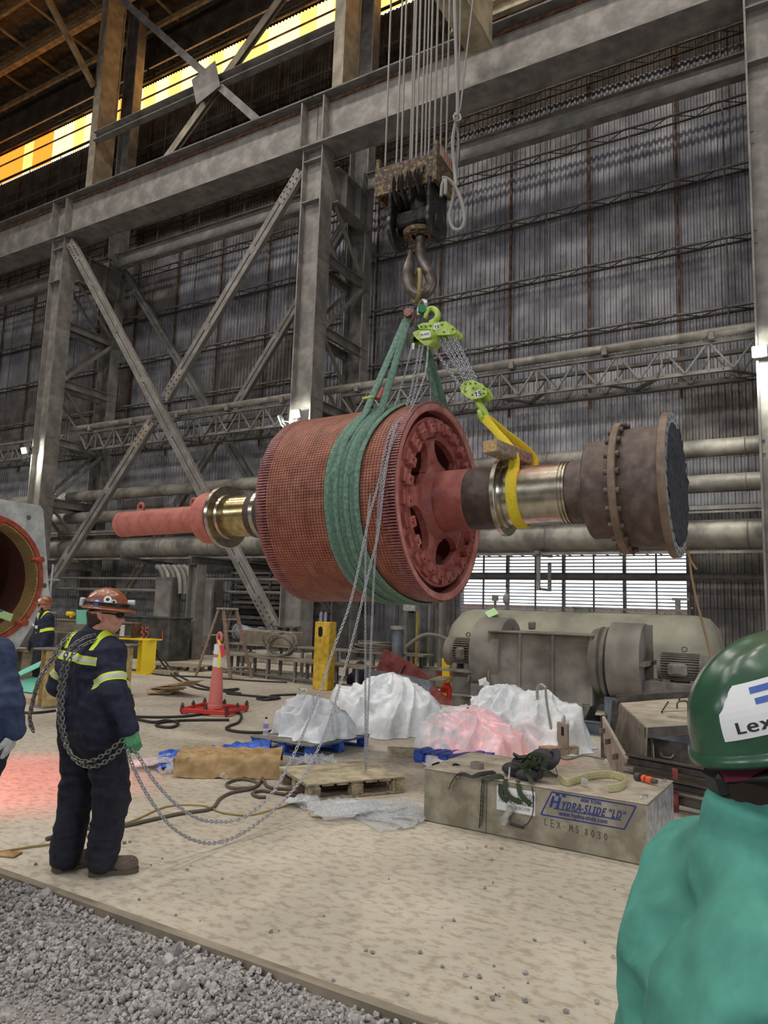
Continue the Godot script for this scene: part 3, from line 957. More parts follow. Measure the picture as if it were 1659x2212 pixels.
func ring_sector_box(m: MB, s0: float, s1: float, a: float, w: float, r0: float, r1: float, bottom := false) -> void:
	var t := V(0, cos(a), -sin(a))
	var o := V(0, sin(a), cos(a))
	var c := [o * r1 - t * w * 0.5, o * r1 + t * w * 0.5, o * r0 - t * w * 0.5, o * r0 + t * w * 0.5]
	var x0 := V(s0, 0, 0)
	var x1 := V(s1, 0, 0)
	m.quad(c[0] + x0, c[0] + x1, c[1] + x1, c[1] + x0, o)
	m.quad(c[0] + x0, c[0] + x1, c[2] + x1, c[2] + x0, -t)
	m.quad(c[1] + x0, c[1] + x1, c[3] + x1, c[3] + x0, t)
	m.quad(c[0] + x0, c[1] + x0, c[3] + x0, c[2] + x0, V(-1, 0, 0))
	m.quad(c[0] + x1, c[1] + x1, c[3] + x1, c[2] + x1, V(1, 0, 0))
	if bottom:
		m.quad(c[2] + x0, c[2] + x1, c[3] + x1, c[3] + x0, -o)

func rotor() -> void:
	grimy("rotor_red", "854540", "98524b", "a9645b", 1.2, 0.5, 0.0, 41, 0.01)
	grimy("spider_red_lit", "94524b", "a86059", "b8736b", 1.0, 0.5, 0.0, 40, 0.01)  # rotor red made lighter, light from the right put into the colour
	grimy("rotor_red_lit", "b07068", "bf8078", "cb9088", 1.0, 0.55, 0.0, 42, 0.01)  # lit copy of the rotor red, ring face brightness painted in
	grimy("laminate", "784430", "8e5541", "9e6650", 0.9, 0.55, 0.1, 43, 0.01)
	plain("slot", "4a211a", 0.7)
	plain("chalk", "d8a83a", 0.8)
	grimy("bar_red", "7a4540", "8e5853", "a06d68", 0.6, 0.45, 0.1, 44, 0.02)
	grimy("coral", "a2574a", "b4695b", "bd7567", 0.8, 0.55, 0.0, 45, 0.012)
	grimy("collar_black", "3a302c", "4a3d37", "5a4a42", 0.8, 0.5, 0.3, 46, 0.012)
	grimy("coupling", "50443e", "63554d", "75675e", 0.9, 0.6, 0.25, 47, 0.012)
	grimy("coupling_rim", "6a5a4c", "7d6b5a", "8c7b6a", 0.9, 0.6, 0.2, 48, 0.012)
	grimy("polished", "a39d8d", "b7b1a1", "c6c0b2", 0.7, 0.24, 0.95, 49, 0.01)
	grimy("brassy", "a08c5c", "b5a273", "c6b78c", 0.7, 0.24, 0.95, 50, 0.01)
	plain("cut_steel", "cdd6dc", 0.35, 0.7)
	grimy("grease", "1a1b20", "33353d", "6a6d78", 0.25, 0.3, 0.2, 51, 0.04, false, 1.2)
	var o := thing("motor_rotor", "huge red rotor drum with a long machined shaft, hanging from the crane hook", "rotor", V(-3.568, 2.956, -7.3))
	var bx := V(cos(0.014) * cos(0.02), sin(0.02), -sin(0.014) * cos(0.02))
	var bz := bx.cross(Vector3.UP).normalized()
	o.basis = Basis(bx, bz.cross(bx).normalized(), bz)
	var X := Vector3.RIGHT
	var N := 216
	# drum body, slots and the thousands of small core blocks between them
	put("drum_core", MB.new().lathe(Vector3.ZERO, X, [Vector2(-1.63, 1.0), Vector2(-1.63, 1.1), Vector2(-0.15, 1.1), Vector2(-0.15, 1.05)], 108), "slot", o)
	put("drum_barrel", MB.new().lathe(Vector3.ZERO, X, [Vector2(-0.0, 1.045), Vector2(-1.7, 1.04), Vector2(-1.7, 1.0)], 96), "rotor_red", o)
	var b := MB.new()
	var da := TAU / N
	var r5 := RandomNumberGenerator.new()
	r5.seed = 4
	for i in N:
		var a := i * da
		for k in 40:
			var s := -1.62 + k * 0.0366
			ring_sector_box(b, s + 0.0025, s + 0.0338, a, 0.0278, 1.098, 1.118 + r5.randf() * 0.0012)
	tag(put("core_blocks", b, "laminate", o), "", "", "", "stuff")
	b = MB.new()
	for i in N:
		var a := i * da
		ring_sector_box(b, -1.765, -1.62, a, 0.0195, 1.06, 1.122, true)
		ring_sector_box(b, -1.745, -1.69, a, 0.0185, 0.985, 1.07, true)
	tag(put("winding_bars", b, "bar_red", o), "", "", "", "stuff")
	b = MB.new()
	for i in N:
		var a := i * da
		ring_sector_box(b, -0.165, -0.085, a, 0.0225, 1.07, 1.118)
		ring_sector_box(b, -0.09, 0.0, a + 0.0035, 0.0195, 1.062, 1.124)
	tag(put("winding_bars", b, "bar_red", o), "", "", "", "stuff")
	put("end_band", MB.new().lathe(Vector3.ZERO, X, [Vector2(-0.15, 1.06), Vector2(-0.02, 1.06)], 96), "slot", o)
	put("end_ring", MB.new().lathe(Vector3.ZERO, X, [Vector2(-0.12, 1.025), Vector2(-0.01, 1.025), Vector2(0.004, 1.045), Vector2(0.004, 1.098), Vector2(-0.012, 1.104)], 120), "rotor_red_lit", o)
	tag(put("left_end_ring", MB.new().lathe(Vector3.ZERO, X, [Vector2(-1.64, 0.97), Vector2(-1.76, 0.97), Vector2(-1.76, 1.04), Vector2(-1.64, 1.04)], 96), "bar_red", o), "")
	# spider: rim plate, five arms, hub
	for side in 2:
		var s0 := -0.13 if side == 0 else -1.5
		put("spider_rim", MB.new().lathe(Vector3.ZERO, X, [Vector2(s0, 0.955), Vector2(s0, 0.705), Vector2(s0 + 0.075, 0.705), Vector2(s0 + 0.08, 0.71), Vector2(s0 + 0.08, 0.955), Vector2(s0, 0.955)], 80), "spider_red_lit", o)
		put("spider_hub", MB.new().lathe(Vector3.ZERO, X, [Vector2(s0, 0.3), Vector2(s0, 0.43), Vector2(s0 + 0.08, 0.43), Vector2(s0 + 0.08, 0.3)], 64), "spider_red_lit", o)
		for k in 5:
			var a := deg_to_rad(70.0 - 72.0 * k)
			var hw := [[0.38, 0.22], [0.43, 0.155], [0.49, 0.12], [0.56, 0.1], [0.62, 0.1], [0.67, 0.12], [0.705, 0.16], [0.73, 0.22]]
			var poly := []
			for h in hw:
				poly.append(Vector2(h[0], h[1]))
			for j in range(hw.size() - 1, -1, -1):
				poly.append(Vector2(hw[j][0], -hw[j][1]))
			var T := Transform3D(Basis(V(0, sin(a), cos(a)), V(0, cos(a), -sin(a)), X), V(s0, 0, 0))
			put("spider_arm", MB.new().slab(poly, 0.08, T), "spider_red_lit", o)
	# stepped lugs standing out of the rim plate
	for k in 24:
		var a := deg_to_rad(7.0 + 15.0 * k)
		var m := MB.new()
		var T := Basis(X, V(0, sin(a), cos(a)), V(0, cos(a), -sin(a)))
		m.box(T * V(-0.015, 0.83, 0.0), V(0.11, 0.1, 0.11), T, 0.006)
		m.box(T * V(-0.03, 0.89, 0.045), V(0.06, 0.07, 0.15), T, 0.006)
		put("lug", m, "spider_red_lit", o)
		put("lug_screw", MB.new().cyl(T * V(0.04, 0.86, 0.0), T * V(0.043, 0.86, 0.0), 0.014, 0.014, 8), "slot", o)
	put("shaft_tube", MB.new().lathe(Vector3.ZERO, X, [Vector2(-1.8, 0.36), Vector2(-0.14, 0.36)], 40), "rotor_red", o)
	# shaft, driven side
	put("hub_collar", MB.new().lathe(Vector3.ZERO, X, [Vector2(-0.06, 0.43), Vector2(-0.04, 0.425), Vector2(-0.03, 0.405), Vector2(-0.02, 0.4), Vector2(0.0, 0.37), Vector2(0.02, 0.35)], 72, true), "rotor_red", o)
	put("shaft_sleeve", MB.new().lathe(Vector3.ZERO, X, [Vector2(-0.1, 0.352), Vector2(0.02, 0.35), Vector2(0.024, 0.343), Vector2(0.36, 0.34), Vector2(0.372, 0.336)], 72), "rotor_red", o)
	put("shaft_collar", MB.new().lathe(Vector3.ZERO, X, [Vector2(0.36, 0.338), Vector2(0.69, 0.333), Vector2(0.7, 0.31), Vector2(0.725, 0.31)], 72), "collar_black", o)
	put("thrust_ring", MB.new().lathe(Vector3.ZERO, X, [Vector2(0.712, 0.3), Vector2(0.712, 0.415), Vector2(0.718, 0.421), Vector2(0.76, 0.421), Vector2(0.766, 0.415), Vector2(0.766, 0.345), Vector2(0.79, 0.335), Vector2(0.79, 0.31)], 80), "polished", o)
	put("journal", MB.new().lathe(Vector3.ZERO, X, [Vector2(0.78, 0.3135), Vector2(1.375, 0.3125)], 80), "polished", o)
	put("seal_grooves", MB.new().lathe(Vector3.ZERO, X, [Vector2(1.375, 0.3125), Vector2(1.378, 0.325), Vector2(1.39, 0.325), Vector2(1.392, 0.312), Vector2(1.405, 0.312), Vector2(1.407, 0.326), Vector2(1.425, 0.326), Vector2(1.428, 0.31), Vector2(1.44, 0.31), Vector2(1.442, 0.323), Vector2(1.455, 0.323), Vector2(1.458, 0.31)], 72), "polished", o)
	put("shaft_end", MB.new().lathe(Vector3.ZERO, X, [Vector2(1.45, 0.306), Vector2(1.68, 0.31)], 72), "coupling", o)
	put("coupling_hub", MB.new().lathe(Vector3.ZERO, X, [Vector2(1.66, 0.3), Vector2(1.665, 0.475), Vector2(1.68, 0.49), Vector2(1.96, 0.492)], 80), "coupling", o)
	put("coupling_flange", MB.new().lathe(Vector3.ZERO, X, [Vector2(1.95, 0.5), Vector2(1.955, 0.645), Vector2(1.962, 0.652), Vector2(2.018, 0.652), Vector2(2.025, 0.645), Vector2(2.03, 0.58)], 96), "coupling_rim", o)
	put("coupling_drum", MB.new().lathe(Vector3.ZERO, X, [Vector2(2.02, 0.58), Vector2(2.4, 0.596)], 96), "coupling", o)
	for k in 22:
		var a := TAU * k / 22.0 + 0.1
		var m := MB.new()
		m.cyl(rp(1.915, a, 0.605), rp(1.957, a, 0.605), 0.03, 0.03, 6)
		m.cyl(rp(2.02, a, 0.62), rp(2.058, a, 0.62), 0.03, 0.03, 6)
		put("flange_bolt", m, "coupling", o)
	put("end_flange", MB.new().lathe(Vector3.ZERO, X, [Vector2(2.392, 0.59), Vector2(2.395, 0.694), Vector2(2.4, 0.699), Vector2(2.465, 0.699), Vector2(2.47, 0.694)], 112), "coupling_rim", o)
	tag(put("flange_face", MB.new().lathe(Vector3.ZERO, X, [Vector2(2.4701, 0.694), Vector2(2.4701, 0.6), Vector2(2.46, 0.59)], 112), "cut_steel", o), "bright machined flange face with a ring of bolt holes")
	for k in 30:
		var a := TAU * k / 30.0
		put("bolt_hole", MB.new().cyl(rp(2.4702, a, 0.655), rp(2.4715, a, 0.655), 0.019, 0.019, 10), "dark_gap", o)
	var g := []
	var fn := FastNoiseLite.new()
	fn.seed = 3
	fn.frequency = 7.0
	for i in 14:
		var row := []
		for j in 60:
			var r := 0.6 * i / 13.0 + (0.02 * fn.get_noise_1d(j * 0.7) if i == 13 else 0.0)
			var a := TAU * j / 60.0
			var p := rp(0, a, r)
			row.append(V(2.47 + 0.028 + 0.03 * fn.get_noise_2d(p.y, p.z) - (0.03 if i == 13 else 0.0), p.y, p.z))
		g.append(row)
	tag(put("grease_face", MB.new().sheet(g, 0.0, true), "grease", o), "black lumpy grease over the coupling's open end")
	# far side: journal, thrust ring, capped sleeve with two lifting eyes
	put("shaft_root", MB.new().lathe(Vector3.ZERO, X, [Vector2(-2.66, 0.3), Vector2(-2.4, 0.33), Vector2(-1.5, 0.36)], 56), "collar_black", o)
	put("seal_grooves", MB.new().lathe(Vector3.ZERO, X, [Vector2(-2.66, 0.272), Vector2(-2.66, 0.3), Vector2(-2.63, 0.3), Vector2(-2.62, 0.28), Vector2(-2.6, 0.28), Vector2(-2.59, 0.305), Vector2(-2.55, 0.305), Vector2(-2.55, 0.32), Vector2(-2.4, 0.32)], 56), "polished", o)
	put("journal", MB.new().lathe(Vector3.ZERO, X, [Vector2(-3.12, 0.2725), Vector2(-2.65, 0.2715)], 72), "brassy", o)
	put("thrust_ring", MB.new().lathe(Vector3.ZERO, X, [Vector2(-3.2, 0.3), Vector2(-3.2, 0.41), Vector2(-3.194, 0.418), Vector2(-3.146, 0.418), Vector2(-3.14, 0.41), Vector2(-3.14, 0.3), Vector2(-3.11, 0.285), Vector2(-3.11, 0.27)], 80), "polished", o)
	put("cover_gap", MB.new().lathe(Vector3.ZERO, X, [Vector2(-3.29, 0.32), Vector2(-3.19, 0.34)], 56), "collar_black", o)
	put("cover_flange", MB.new().lathe(Vector3.ZERO, X, [Vector2(-3.56, 0.19), Vector2(-3.55, 0.29), Vector2(-3.53, 0.33), Vector2(-3.5, 0.345), Vector2(-3.29, 0.345), Vector2(-3.285, 0.335), Vector2(-3.285, 0.3)], 64), "coral", o)
	var sl := put("cover_sleeve", MB.new().lathe(Vector3.ZERO, X, [Vector2(-5.2, 0.0), Vector2(-5.2, 0.17), Vector2(-5.19, 0.185), Vector2(-5.1, 0.19), Vector2(-5.095, 0.182), Vector2(-3.55, 0.182)], 56), "coral", o)
	for s in [-4.82, -3.78]:
		var e := MB.new()
		var pts := []
		for k in 20:
			var a := TAU * k / 20.0
			pts.append(V(s + 0.055 * cos(a), 0.235 + 0.055 * sin(a), 0))
		e.tube(pts, 0.022, 8, true)
		e.box(V(s, 0.185, 0), V(0.12, 0.05, 0.045))
		put("lifting_eye", e, "coral", sl)
	put("chalk_mark", MB.new().box(V(-4.5, 0.178, 0.03), V(0.1, 0.012, 0.08), Basis(X, 0.15)), "chalk", sl)

# ---------------------------------------------------------------- chains
func link_mesh(p: float, r: float, k := 6) -> ArrayMesh:
	var pts := []
	var L := p * 0.5 + r
	var w := r * 2.6
	for i in 7:
		var a := PI * i / 6.0 - PI / 2.0
		pts.append(V(L - w + w * cos(a), w * sin(a), 0))
	for i in 7:
		var a := PI * i / 6.0 + PI / 2.0
		pts.append(V(-L + w + w * cos(a), w * sin(a), 0))
	return MB.new().tube(pts, r, k, true).done()

# links along a path; as separate parts, or joined as one part where they are too small to pick apart
func chain_on(o: Node3D, path: Array, p: float, r: float, mat: String, joined := false, up := Vector3.BACK) -> void:
	var pts := even(path, p)
	var mesh := link_mesh(p, r, 5 if joined else 6)
	var arr := mesh.surface_get_arrays(0)
	var mb := MB.new()
	for i in pts.size() - 1:
		var f := MB.frame(pts[i + 1] - pts[i], up)
		f = f * Basis(Vector3.RIGHT, (PI / 2.0 if i % 2 else 0.0) + 0.35)
		var c: Vector3 = (pts[i] + pts[i + 1]) * 0.5
		if joined:
			var T := Transform3D(f, c)
			for q in arr[Mesh.ARRAY_VERTEX]:
				mb.v.append(T * q)
			for q in arr[Mesh.ARRAY_NORMAL]:
				mb.n.append(f * q)
		else:
			var l := put("link", mesh, mat, o)
			l.transform = Transform3D(f, c - o.position)
	if joined:
		tag(wput("links", mb, mat, o), "", "", "", "stuff")

# ---------------------------------------------------------------- hook, hoist, slings
func sweep(m: MB, pts: Array, ra: Array, rb: Array, side: Vector3, k := 16) -> void:
	var g := []
	for i in pts.size():
		var d: Vector3 = (pts[mini(i + 1, pts.size() - 1)] - pts[maxi(i - 1, 0)]).normalized()
		var y := d.cross(side).normalized()
		var row := []
		for j in k:
			var a := TAU * j / k
			row.append(pts[i] + y * cos(a) * ra[i] + side * sin(a) * rb[i])
		g.append(row)
	m.sheet(g, 0.0, true)
	for e in [0, pts.size() - 1]:
		for j in k:
			var nn: Vector3 = (pts[e] - pts[1 if e == 0 else e - 1]).normalized()
			m.tri(pts[e], g[e][j], g[e][(j + 1) % k], nn, nn, nn)

func rigging() -> void:
	grimy("block_rust", "443527", "584735", "6a573f", 0.6, 0.6, 0.2, 61, 0.015)
	M["block_rust"].albedo_texture = noise_tex(61, 0.02, [[0.25, col("40352a")], [0.5, col("57473a")], [0.6, col("655443")], [0.66, col("7d6a45")], [0.72, col("b0974e")], [0.8, col("6a573f")]])
	grimy("block_black", "1d1b1a", "2c2927", "454040", 0.6, 0.35, 0.4, 62, 0.02)
	grimy("hook_steel", "4e4640", "6a6058", "857b70", 0.6, 0.4, 0.5, 63, 0.01)
	grimy("rope_wire", "8a857d", "938e86", "9c978e", 0.2, 0.5, 0.3, 64, 0.03)
	grimy("link_tan", "857748", "94865a", "a39563", 0.3, 0.5, 0.3, 65, 0.03)
	grimy("lime", "8fae3c", "a9c552", "bcd36a", 0.5, 0.4, 0.0, 66, 0.01)
	plain("lime_dark", "5f7d22", 0.45)
	plain("nut_green", "1f6a34", 0.4, 0.3)
	grimy("shackle_red", "5f3532", "8b5f59", "a58680", 0.2, 0.4, 0.5, 67, 0.03)
	plain("zinc", "a4a6a6", 0.35, 0.75)
	plain("chain_steel", "b4b6ba", 0.38, 0.5)
	plain("chain_dark", "8f8c84", 0.3, 0.7)
	plain("white_label", "e4e6e4", 0.5)
	plain("ink", "20242a", 0.6)
	grimy("sling_green", "4b6a5b", "607f6e", "759484", 0.4, 0.8, 0.0, 68, 0.02)
	grimy("sling_green_dark", "42604f", "527161", "648474", 0.4, 0.8, 0.0, 69, 0.02)
	plain("sling_red", "b06058", 0.8)
	grimy("sling_yellow", "d3bd26", "dcc72e", "e4d140", 0.3, 0.75, 0.0, 70, 0.02)
	grimy("timber", "7a6e5c", "968a76", "aca18c", 0.5, 0.85, 0.0, 71, 0.02)
	grimy("timber_end", "a08258", "b8996c", "c8ab80", 0.3, 0.85, 0.0, 72, 0.02)
	plain("cable_grey", "8d8a84", 0.55)
	plain("rope_brown", "8a7050", 0.85)
	# bottom block with its hook
	var o := thing("hook_block", "rusty crane hook block with a heavy forged hook, hung on grey wire ropes", "hook block", V(-4.0, 5.4, -7.4))
	var z0 := -7.15
	for s in [0, 1]:
		wput("side_plate", MB.new().box(V(-4.09, 6.97, z0 - s * 0.42), V(0.84, 0.37, 0.04), Basis(Vector3.UP, 0.05), 0.006), "block_rust", o)
	for x in [-4.49, -3.69]:
		wput("end_plate", MB.new().box(V(x, 7.03, z0 - 0.21), V(0.05, 0.5, 0.5), Basis(Vector3.UP, 0.05), 0.006), "block_rust", o)
	var sg := wput("warning_plate", MB.new().box(V(-3.662, 7.2, z0 - 0.24), V(0.01, 0.13, 0.4), Basis(Vector3.UP, 0.05)), "crane_tan", o)
	for k in 5:
		wput("warning_stripe", MB.new().box(V(-3.655, 7.2, z0 - 0.1 - k * 0.07), V(0.006, 0.1, 0.025), Basis(Vector3.UP, 0.05)), "sling_red", sg)
	for x in [-4.29, -3.76]:
		var prof := [Vector2(-0.03, 0.0), Vector2(-0.03, 0.235), Vector2(-0.02, 0.25), Vector2(0.02, 0.25), Vector2(0.03, 0.235), Vector2(0.03, 0.19), Vector2(0.022, 0.18), Vector2(0.022, 0.0)]
		wput("sheave_guard", MB.new().lathe(V(x, 6.38, z0 - 0.2), Vector3.RIGHT, prof, 36).box(V(x, 6.62, z0 - 0.2), V(0.05, 0.48, 0.46), Basis(), 0.01), "block_black", o)
		wput("pin_cap", MB.new().cyl(V(x + 0.02, 6.38, z0 - 0.2), V(x + 0.045, 6.38, z0 - 0.2), 0.1, 0.09, 24), "block_black", o)
	for k in 4:
		wput("sheave", MB.new().lathe(V(-4.2 + k * 0.11, 6.86, z0 - 0.2), Vector3.RIGHT, [Vector2(-0.04, 0.27), Vector2(0.0, 0.22), Vector2(0.04, 0.27)], 28), "block_black", o)
	wput("crosshead", MB.new().box(V(-4.02, 6.47, z0 - 0.2), V(0.5, 0.2, 0.26), Basis(), 0.03), "block_black", o)
	wput("swivel_nut", MB.new().cyl(V(-3.98, 6.55, z0 - 0.2), V(-3.98, 6.72, z0 - 0.2), 0.13, 0.13, 24), "block_black", o)
	wput("swivel_collar", MB.new().lathe(V(-3.98, 6.25, z0 - 0.2), Vector3.UP, [Vector2(0.0, 0.1), Vector2(0.0, 0.2), Vector2(0.05, 0.21), Vector2(0.06, 0.1)], 32), "block_rust", o)
	wput("grease_plug", MB.new().cyl(V(-4.06, 6.2, z0 - 0.03), V(-4.0, 6.2, z0 + 0.06), 0.022, 0.022, 10), "block_rust", o)
	var hk := MB.new()
	var hd := V(0.93, 0, -0.37)      # the hook's own plane: back to tip
	var hc := V(-3.97, 0, z0 - 0.2)
	var hp := []
	for q in [[0.0, 6.26], [0.0, 6.12], [-0.01, 6.0], [-0.06, 5.88], [-0.125, 5.76], [-0.145, 5.64], [-0.1, 5.54], [-0.01, 5.505], [0.08, 5.55], [0.125, 5.66], [0.14, 5.78], [0.13, 5.92], [0.115, 6.07]]:
		hp.append(hc - hd * q[0] + V(0, q[1], 0))
	var hpath := curve(hp, 0.03)
	var ra := []
	var rb := []
	for i in hpath.size():
		var t := float(i) / (hpath.size() - 1)
		ra.append(lerpf(0.062, 0.072, smoothstep(0.1, 0.4, t)) if t < 0.72 else lerpf(0.072, 0.03, smoothstep(0.78, 1.0, t)))
		rb.append(0.07 if t < 0.8 else lerpf(0.07, 0.035, smoothstep(0.8, 1.0, t)))
	sweep(hk, hpath, ra, rb, hd.cross(Vector3.UP).normalized())
	wput("hook", hk, "hook_steel", o)
	# ropes
	var rx := [-4.43, -4.365, -4.27, -4.235, -4.2, -4.15, -4.05, -4.02, -3.99, -3.965, -3.92, -3.895, -3.81, -3.785, -3.755, -3.725, -3.62]
	for k in rx.size():
		var z := -7.22 if k % 2 == 0 else -7.5
		if k >= 12: z = -7.2 - 0.1 * (k - 12)
		single("wire_rope", MB.new().cyl(V(rx[k], 7.08, z), V(rx[k] + (0.05 if k == 2 else 0.0), 17.6, z), 0.0125, 0.0125, 8, false), "rope_wire", V(rx[k], 7.08, z),
			"grey steel hoist rope rising from the hook block, %s from the left" % ["first", "second", "third", "fourth", "fifth", "sixth", "seventh", "eighth", "ninth", "tenth", "eleventh", "twelfth", "thirteenth", "fourteenth", "fifteenth", "sixteenth", "seventeenth"][k], "rope", "hoist ropes above the hook block")
	# pendant cable and its tie rope
	single("pendant_cable", MB.new().tube(curve([Vector3(-3.509, 9.137, -7.2), Vector3(-3.465, 8.248, -7.2), Vector3(-3.439, 7.632, -7.2), Vector3(-3.492, 7.291, -7.2), Vector3(-3.466, 6.928, -7.2), Vector3(-3.419, 6.652, -7.15), Vector3(-3.438, 6.4, -7.1), Vector3(-3.463, 6.236, -7.1), Vector3(-3.407, 6.079, -7.1), Vector3(-3.314, 6.061, -7.1), Vector3(-3.27, 6.157, -7.1), Vector3(-3.308, 6.365, -7.1), Vector3(-3.382, 6.557, -7.1), Vector3(-3.456, 6.676, -7.05), Vector3(-3.521, 6.69, -7)], 0.04), 0.022, 8), "cable_grey", Vector3(-3.419, 6.625, -7.1), "thick grey electric cable hanging in a loop beside the hook block", "cable")
	single("tie_rope", MB.new().tube(curve([Vector3(-3.307, 9.13, -7.3), Vector3(-3.395, 8.294, -7.3), Vector3(-3.419, 7.65, -7.22), Vector3(-3.463, 7.548, -7.15), Vector3(-3.437, 7.468, -7.15), Vector3(-3.418, 7.55, -7.25), Vector3(-3.474, 7.686, -7.3), Vector3(-3.48, 7.575, -7.2), Vector3(-3.443, 7.306, -7.25), Vector3(-3.482, 6.901, -7.3), Vector3(-3.526, 6.707, -7.3)], 0.04), 0.013, 6), "rope_wire", Vector3(-3.474, 7.649, -7.3), "thin pale rope slanting down and knotted round the pendant cable", "rope")
	single("cable_grip", MB.new().tube(curve([Vector3(-3.49, 6.659, -7), Vector3(-3.508, 6.584, -6.98), Vector3(-3.517, 6.449, -6.98)], 0.03), 0.02, 8).tube(curve([Vector3(-3.478, 6.655, -7), Vector3(-3.461, 6.559, -6.98), Vector3(-3.464, 6.457, -6.98)], 0.03), 0.022, 8), "cable_grey", Vector3(-3.506, 6.566, -7), "two frayed grey cable ends taped to the hook block's corner", "cable")
	var sc := thing("safety_chain", "short slack safety chain hanging beside the thick grey cable", "chain", Vector3(-3.454, 7.582, -7.3))
	chain_on(sc, [Vector3(-3.478, 7.578, -7.3), Vector3(-3.466, 7.284, -7.3), Vector3(-3.448, 6.98, -7.3)], 0.034, 0.006, "hook_steel", true)
	# oblong master link and two shackles
	var ml := []
	for k in 28:
		var a := TAU * k / 28.0
		var d := V(0.095 * cos(a), 0.0, 0.11 * cos(a)) + V(0, clampf(sin(a) * 1.6, -1, 1) * 0.1 + sin(a) * 0.085, 0)
		ml.append(Vector3(-3.972, 5.592, -7.3) + V(0.0, 0, 0) + d)
	single("master_link", MB.new().tube(ml, 0.025, 10, true), "link_tan", Vector3(-3.958, 5.344, -7.3), "worn yellow oblong master link hanging in the crane hook", "lifting link")
	for q in [[Vector3(-4.063, 5.24, -7.28), 0.35, "shackle_red", "reddish bow shackle on the left, holding the green slings"], [Vector3(-3.828, 5.212, -7.2), -0.5, "zinc", "grey bow shackle on the right, with a big green nut above the lime hoist"]]:
		var s := thing("shackle", q[3], "shackle", q[0])
		var bow := []
		for k in 15:
			var a := PI * 1.35 * k / 14.0 - PI * 0.175 
			bow.append(V(sin(q[1]) * 0.02 + cos(a) * 0.075, -0.04 + sin(a) * -0.1, cos(a) * 0.05))
		var up := []
		for p in bow:
			up.append(V(p.x, -p.y - 0.02 if q[1] < 0.0 else p.y, p.z))
		put("bow", MB.new().tube(up, 0.03, 10), q[2], s)
		put("pin", MB.new().cyl(V(-0.06, 0.05, -0.03), V(0.07, 0.04, 0.05), 0.026, 0.028, 14), "zinc", s)
		put("nut", MB.new().cyl(V(0.02, -0.02, 0.06), V(0.06, -0.03, 0.14), 0.052, 0.052, 6), "nut_green" if q[1] < 0.0 else "shackle_red", s)
	# lime chain hoist: hook, bracket plates, gear case, load chain falls and bottom block
	o = thing("chain_hoist", "lime green chain hoist hung from the grey shackle, its label on the gear case", "hoist", Vector3(-3.695, 4.844, -7.15))
	var hkp := MB.new()
	var h2 := curve([Vector3(-3.694, 5.011, -7.15), Vector3(-3.641, 5.04, -7.15), Vector3(-3.607, 5.095, -7.15), Vector3(-3.639, 5.168, -7.15), Vector3(-3.699, 5.202, -7.15), Vector3(-3.731, 5.163, -7.12), Vector3(-3.758, 5.078, -7.12)], 0.02)
	var wa := []
	for i in h2.size():
		wa.append(lerpf(0.045, 0.022, float(i) / h2.size()))
	sweep(hkp, h2, wa, wa, V(0, 0, 1), 12)
	wput("top_hook", hkp, "lime", o)
	var bp := []
	for q in [Vector3(-3.842, 5.003, -7.12), Vector3(-3.775, 5.019, -7.12), Vector3(-3.473, 4.982, -7.12), Vector3(-3.363, 4.888, -7.12), Vector3(-3.35, 4.83, -7.12), Vector3(-3.394, 4.815, -7.12), Vector3(-3.621, 4.843, -7.12), Vector3(-3.667, 4.923, -7.12), Vector3(-3.815, 4.954, -7.12)]:
		bp.append(Vector2(q.x, q.y))
	for z in [-7.12, -7.3]:
		wput("bracket_plate", MB.new().slab(bp, 0.025, Transform3D(Basis(), V(0, 0, z))), "lime", o)
	wput("spacer", MB.new().box(Vector3(-3.604, 4.946, -7.2), V(0.2, 0.06, 0.14)), "lime_dark", o)
	for q in [Vector3(-3.788, 4.972, -7.09), Vector3(-3.734, 4.968, -7.09), Vector3(-3.668, 4.962, -7.09), Vector3(-3.521, 4.947, -7.09), Vector3(-3.387, 4.874, -7.09), Vector3(-3.496, 4.86, -7.09), Vector3(-3.631, 4.9, -7.09)]:
		wput("bolt", MB.new().cyl(q - V(0, 0, 0.01), q + V(0, 0, 0.015), 0.013, 0.011, 6), "lime_dark", o)
	var lp := wput("capacity_plate", MB.new().box(Vector3(-3.588, 4.937, -7.09), V(0.07, 0.07, 0.006)), "white_label", o)
	wput("digits", text_mesh("15", 0.045, Vector3(-3.586, 4.934, -7.085), Basis(), true), "ink", lp)
	var gp := []
	for q in [Vector3(-3.881, 4.904, -7.05), Vector3(-3.803, 4.923, -7.05), Vector3(-3.623, 4.888, -7.05), Vector3(-3.596, 4.84, -7.05), Vector3(-3.611, 4.763, -7.05), Vector3(-3.66, 4.716, -7.05), Vector3(-3.72, 4.726, -7.05), Vector3(-3.835, 4.832, -7.05)]:
		gp.append(Vector2(q.x, q.y))
	wput("gear_case", MB.new().slab(gp, 0.2, Transform3D(Basis(), V(0, 0, -7.25))), "lime", o)
	var gc := MB.new()
	var oval := []
	for k in 24:
		var a := TAU * k / 24.0
		oval.append(Vector2(cos(a) * 0.03 + signf(cos(a)) * 0.055, sin(a) * 0.045))
	var gq := Vector3(-3.69, 4.834, -7)
	gc.slab(oval, 0.04, Transform3D(Basis(V(1, -0.06, 0), Vector3.UP, Vector3.BACK), gq - V(0, 0, 0.05)))
	wput("gear_cover", gc, "lime", o)
	var ov2 := []
	for p in oval:
		ov2.append(p * 0.82)
	var lb := wput("name_label", MB.new().slab(ov2, 0.004, Transform3D(Basis(V(1, -0.06, 0), Vector3.UP, Vector3.BACK), gq - V(0, 0, 0.011))), "white_label", o)
	wput("lettering", text_mesh("15t", 0.032, gq + V(-0.045, 0, -0.004), Basis(), true, 0.0, 0.04), "ink", lb)
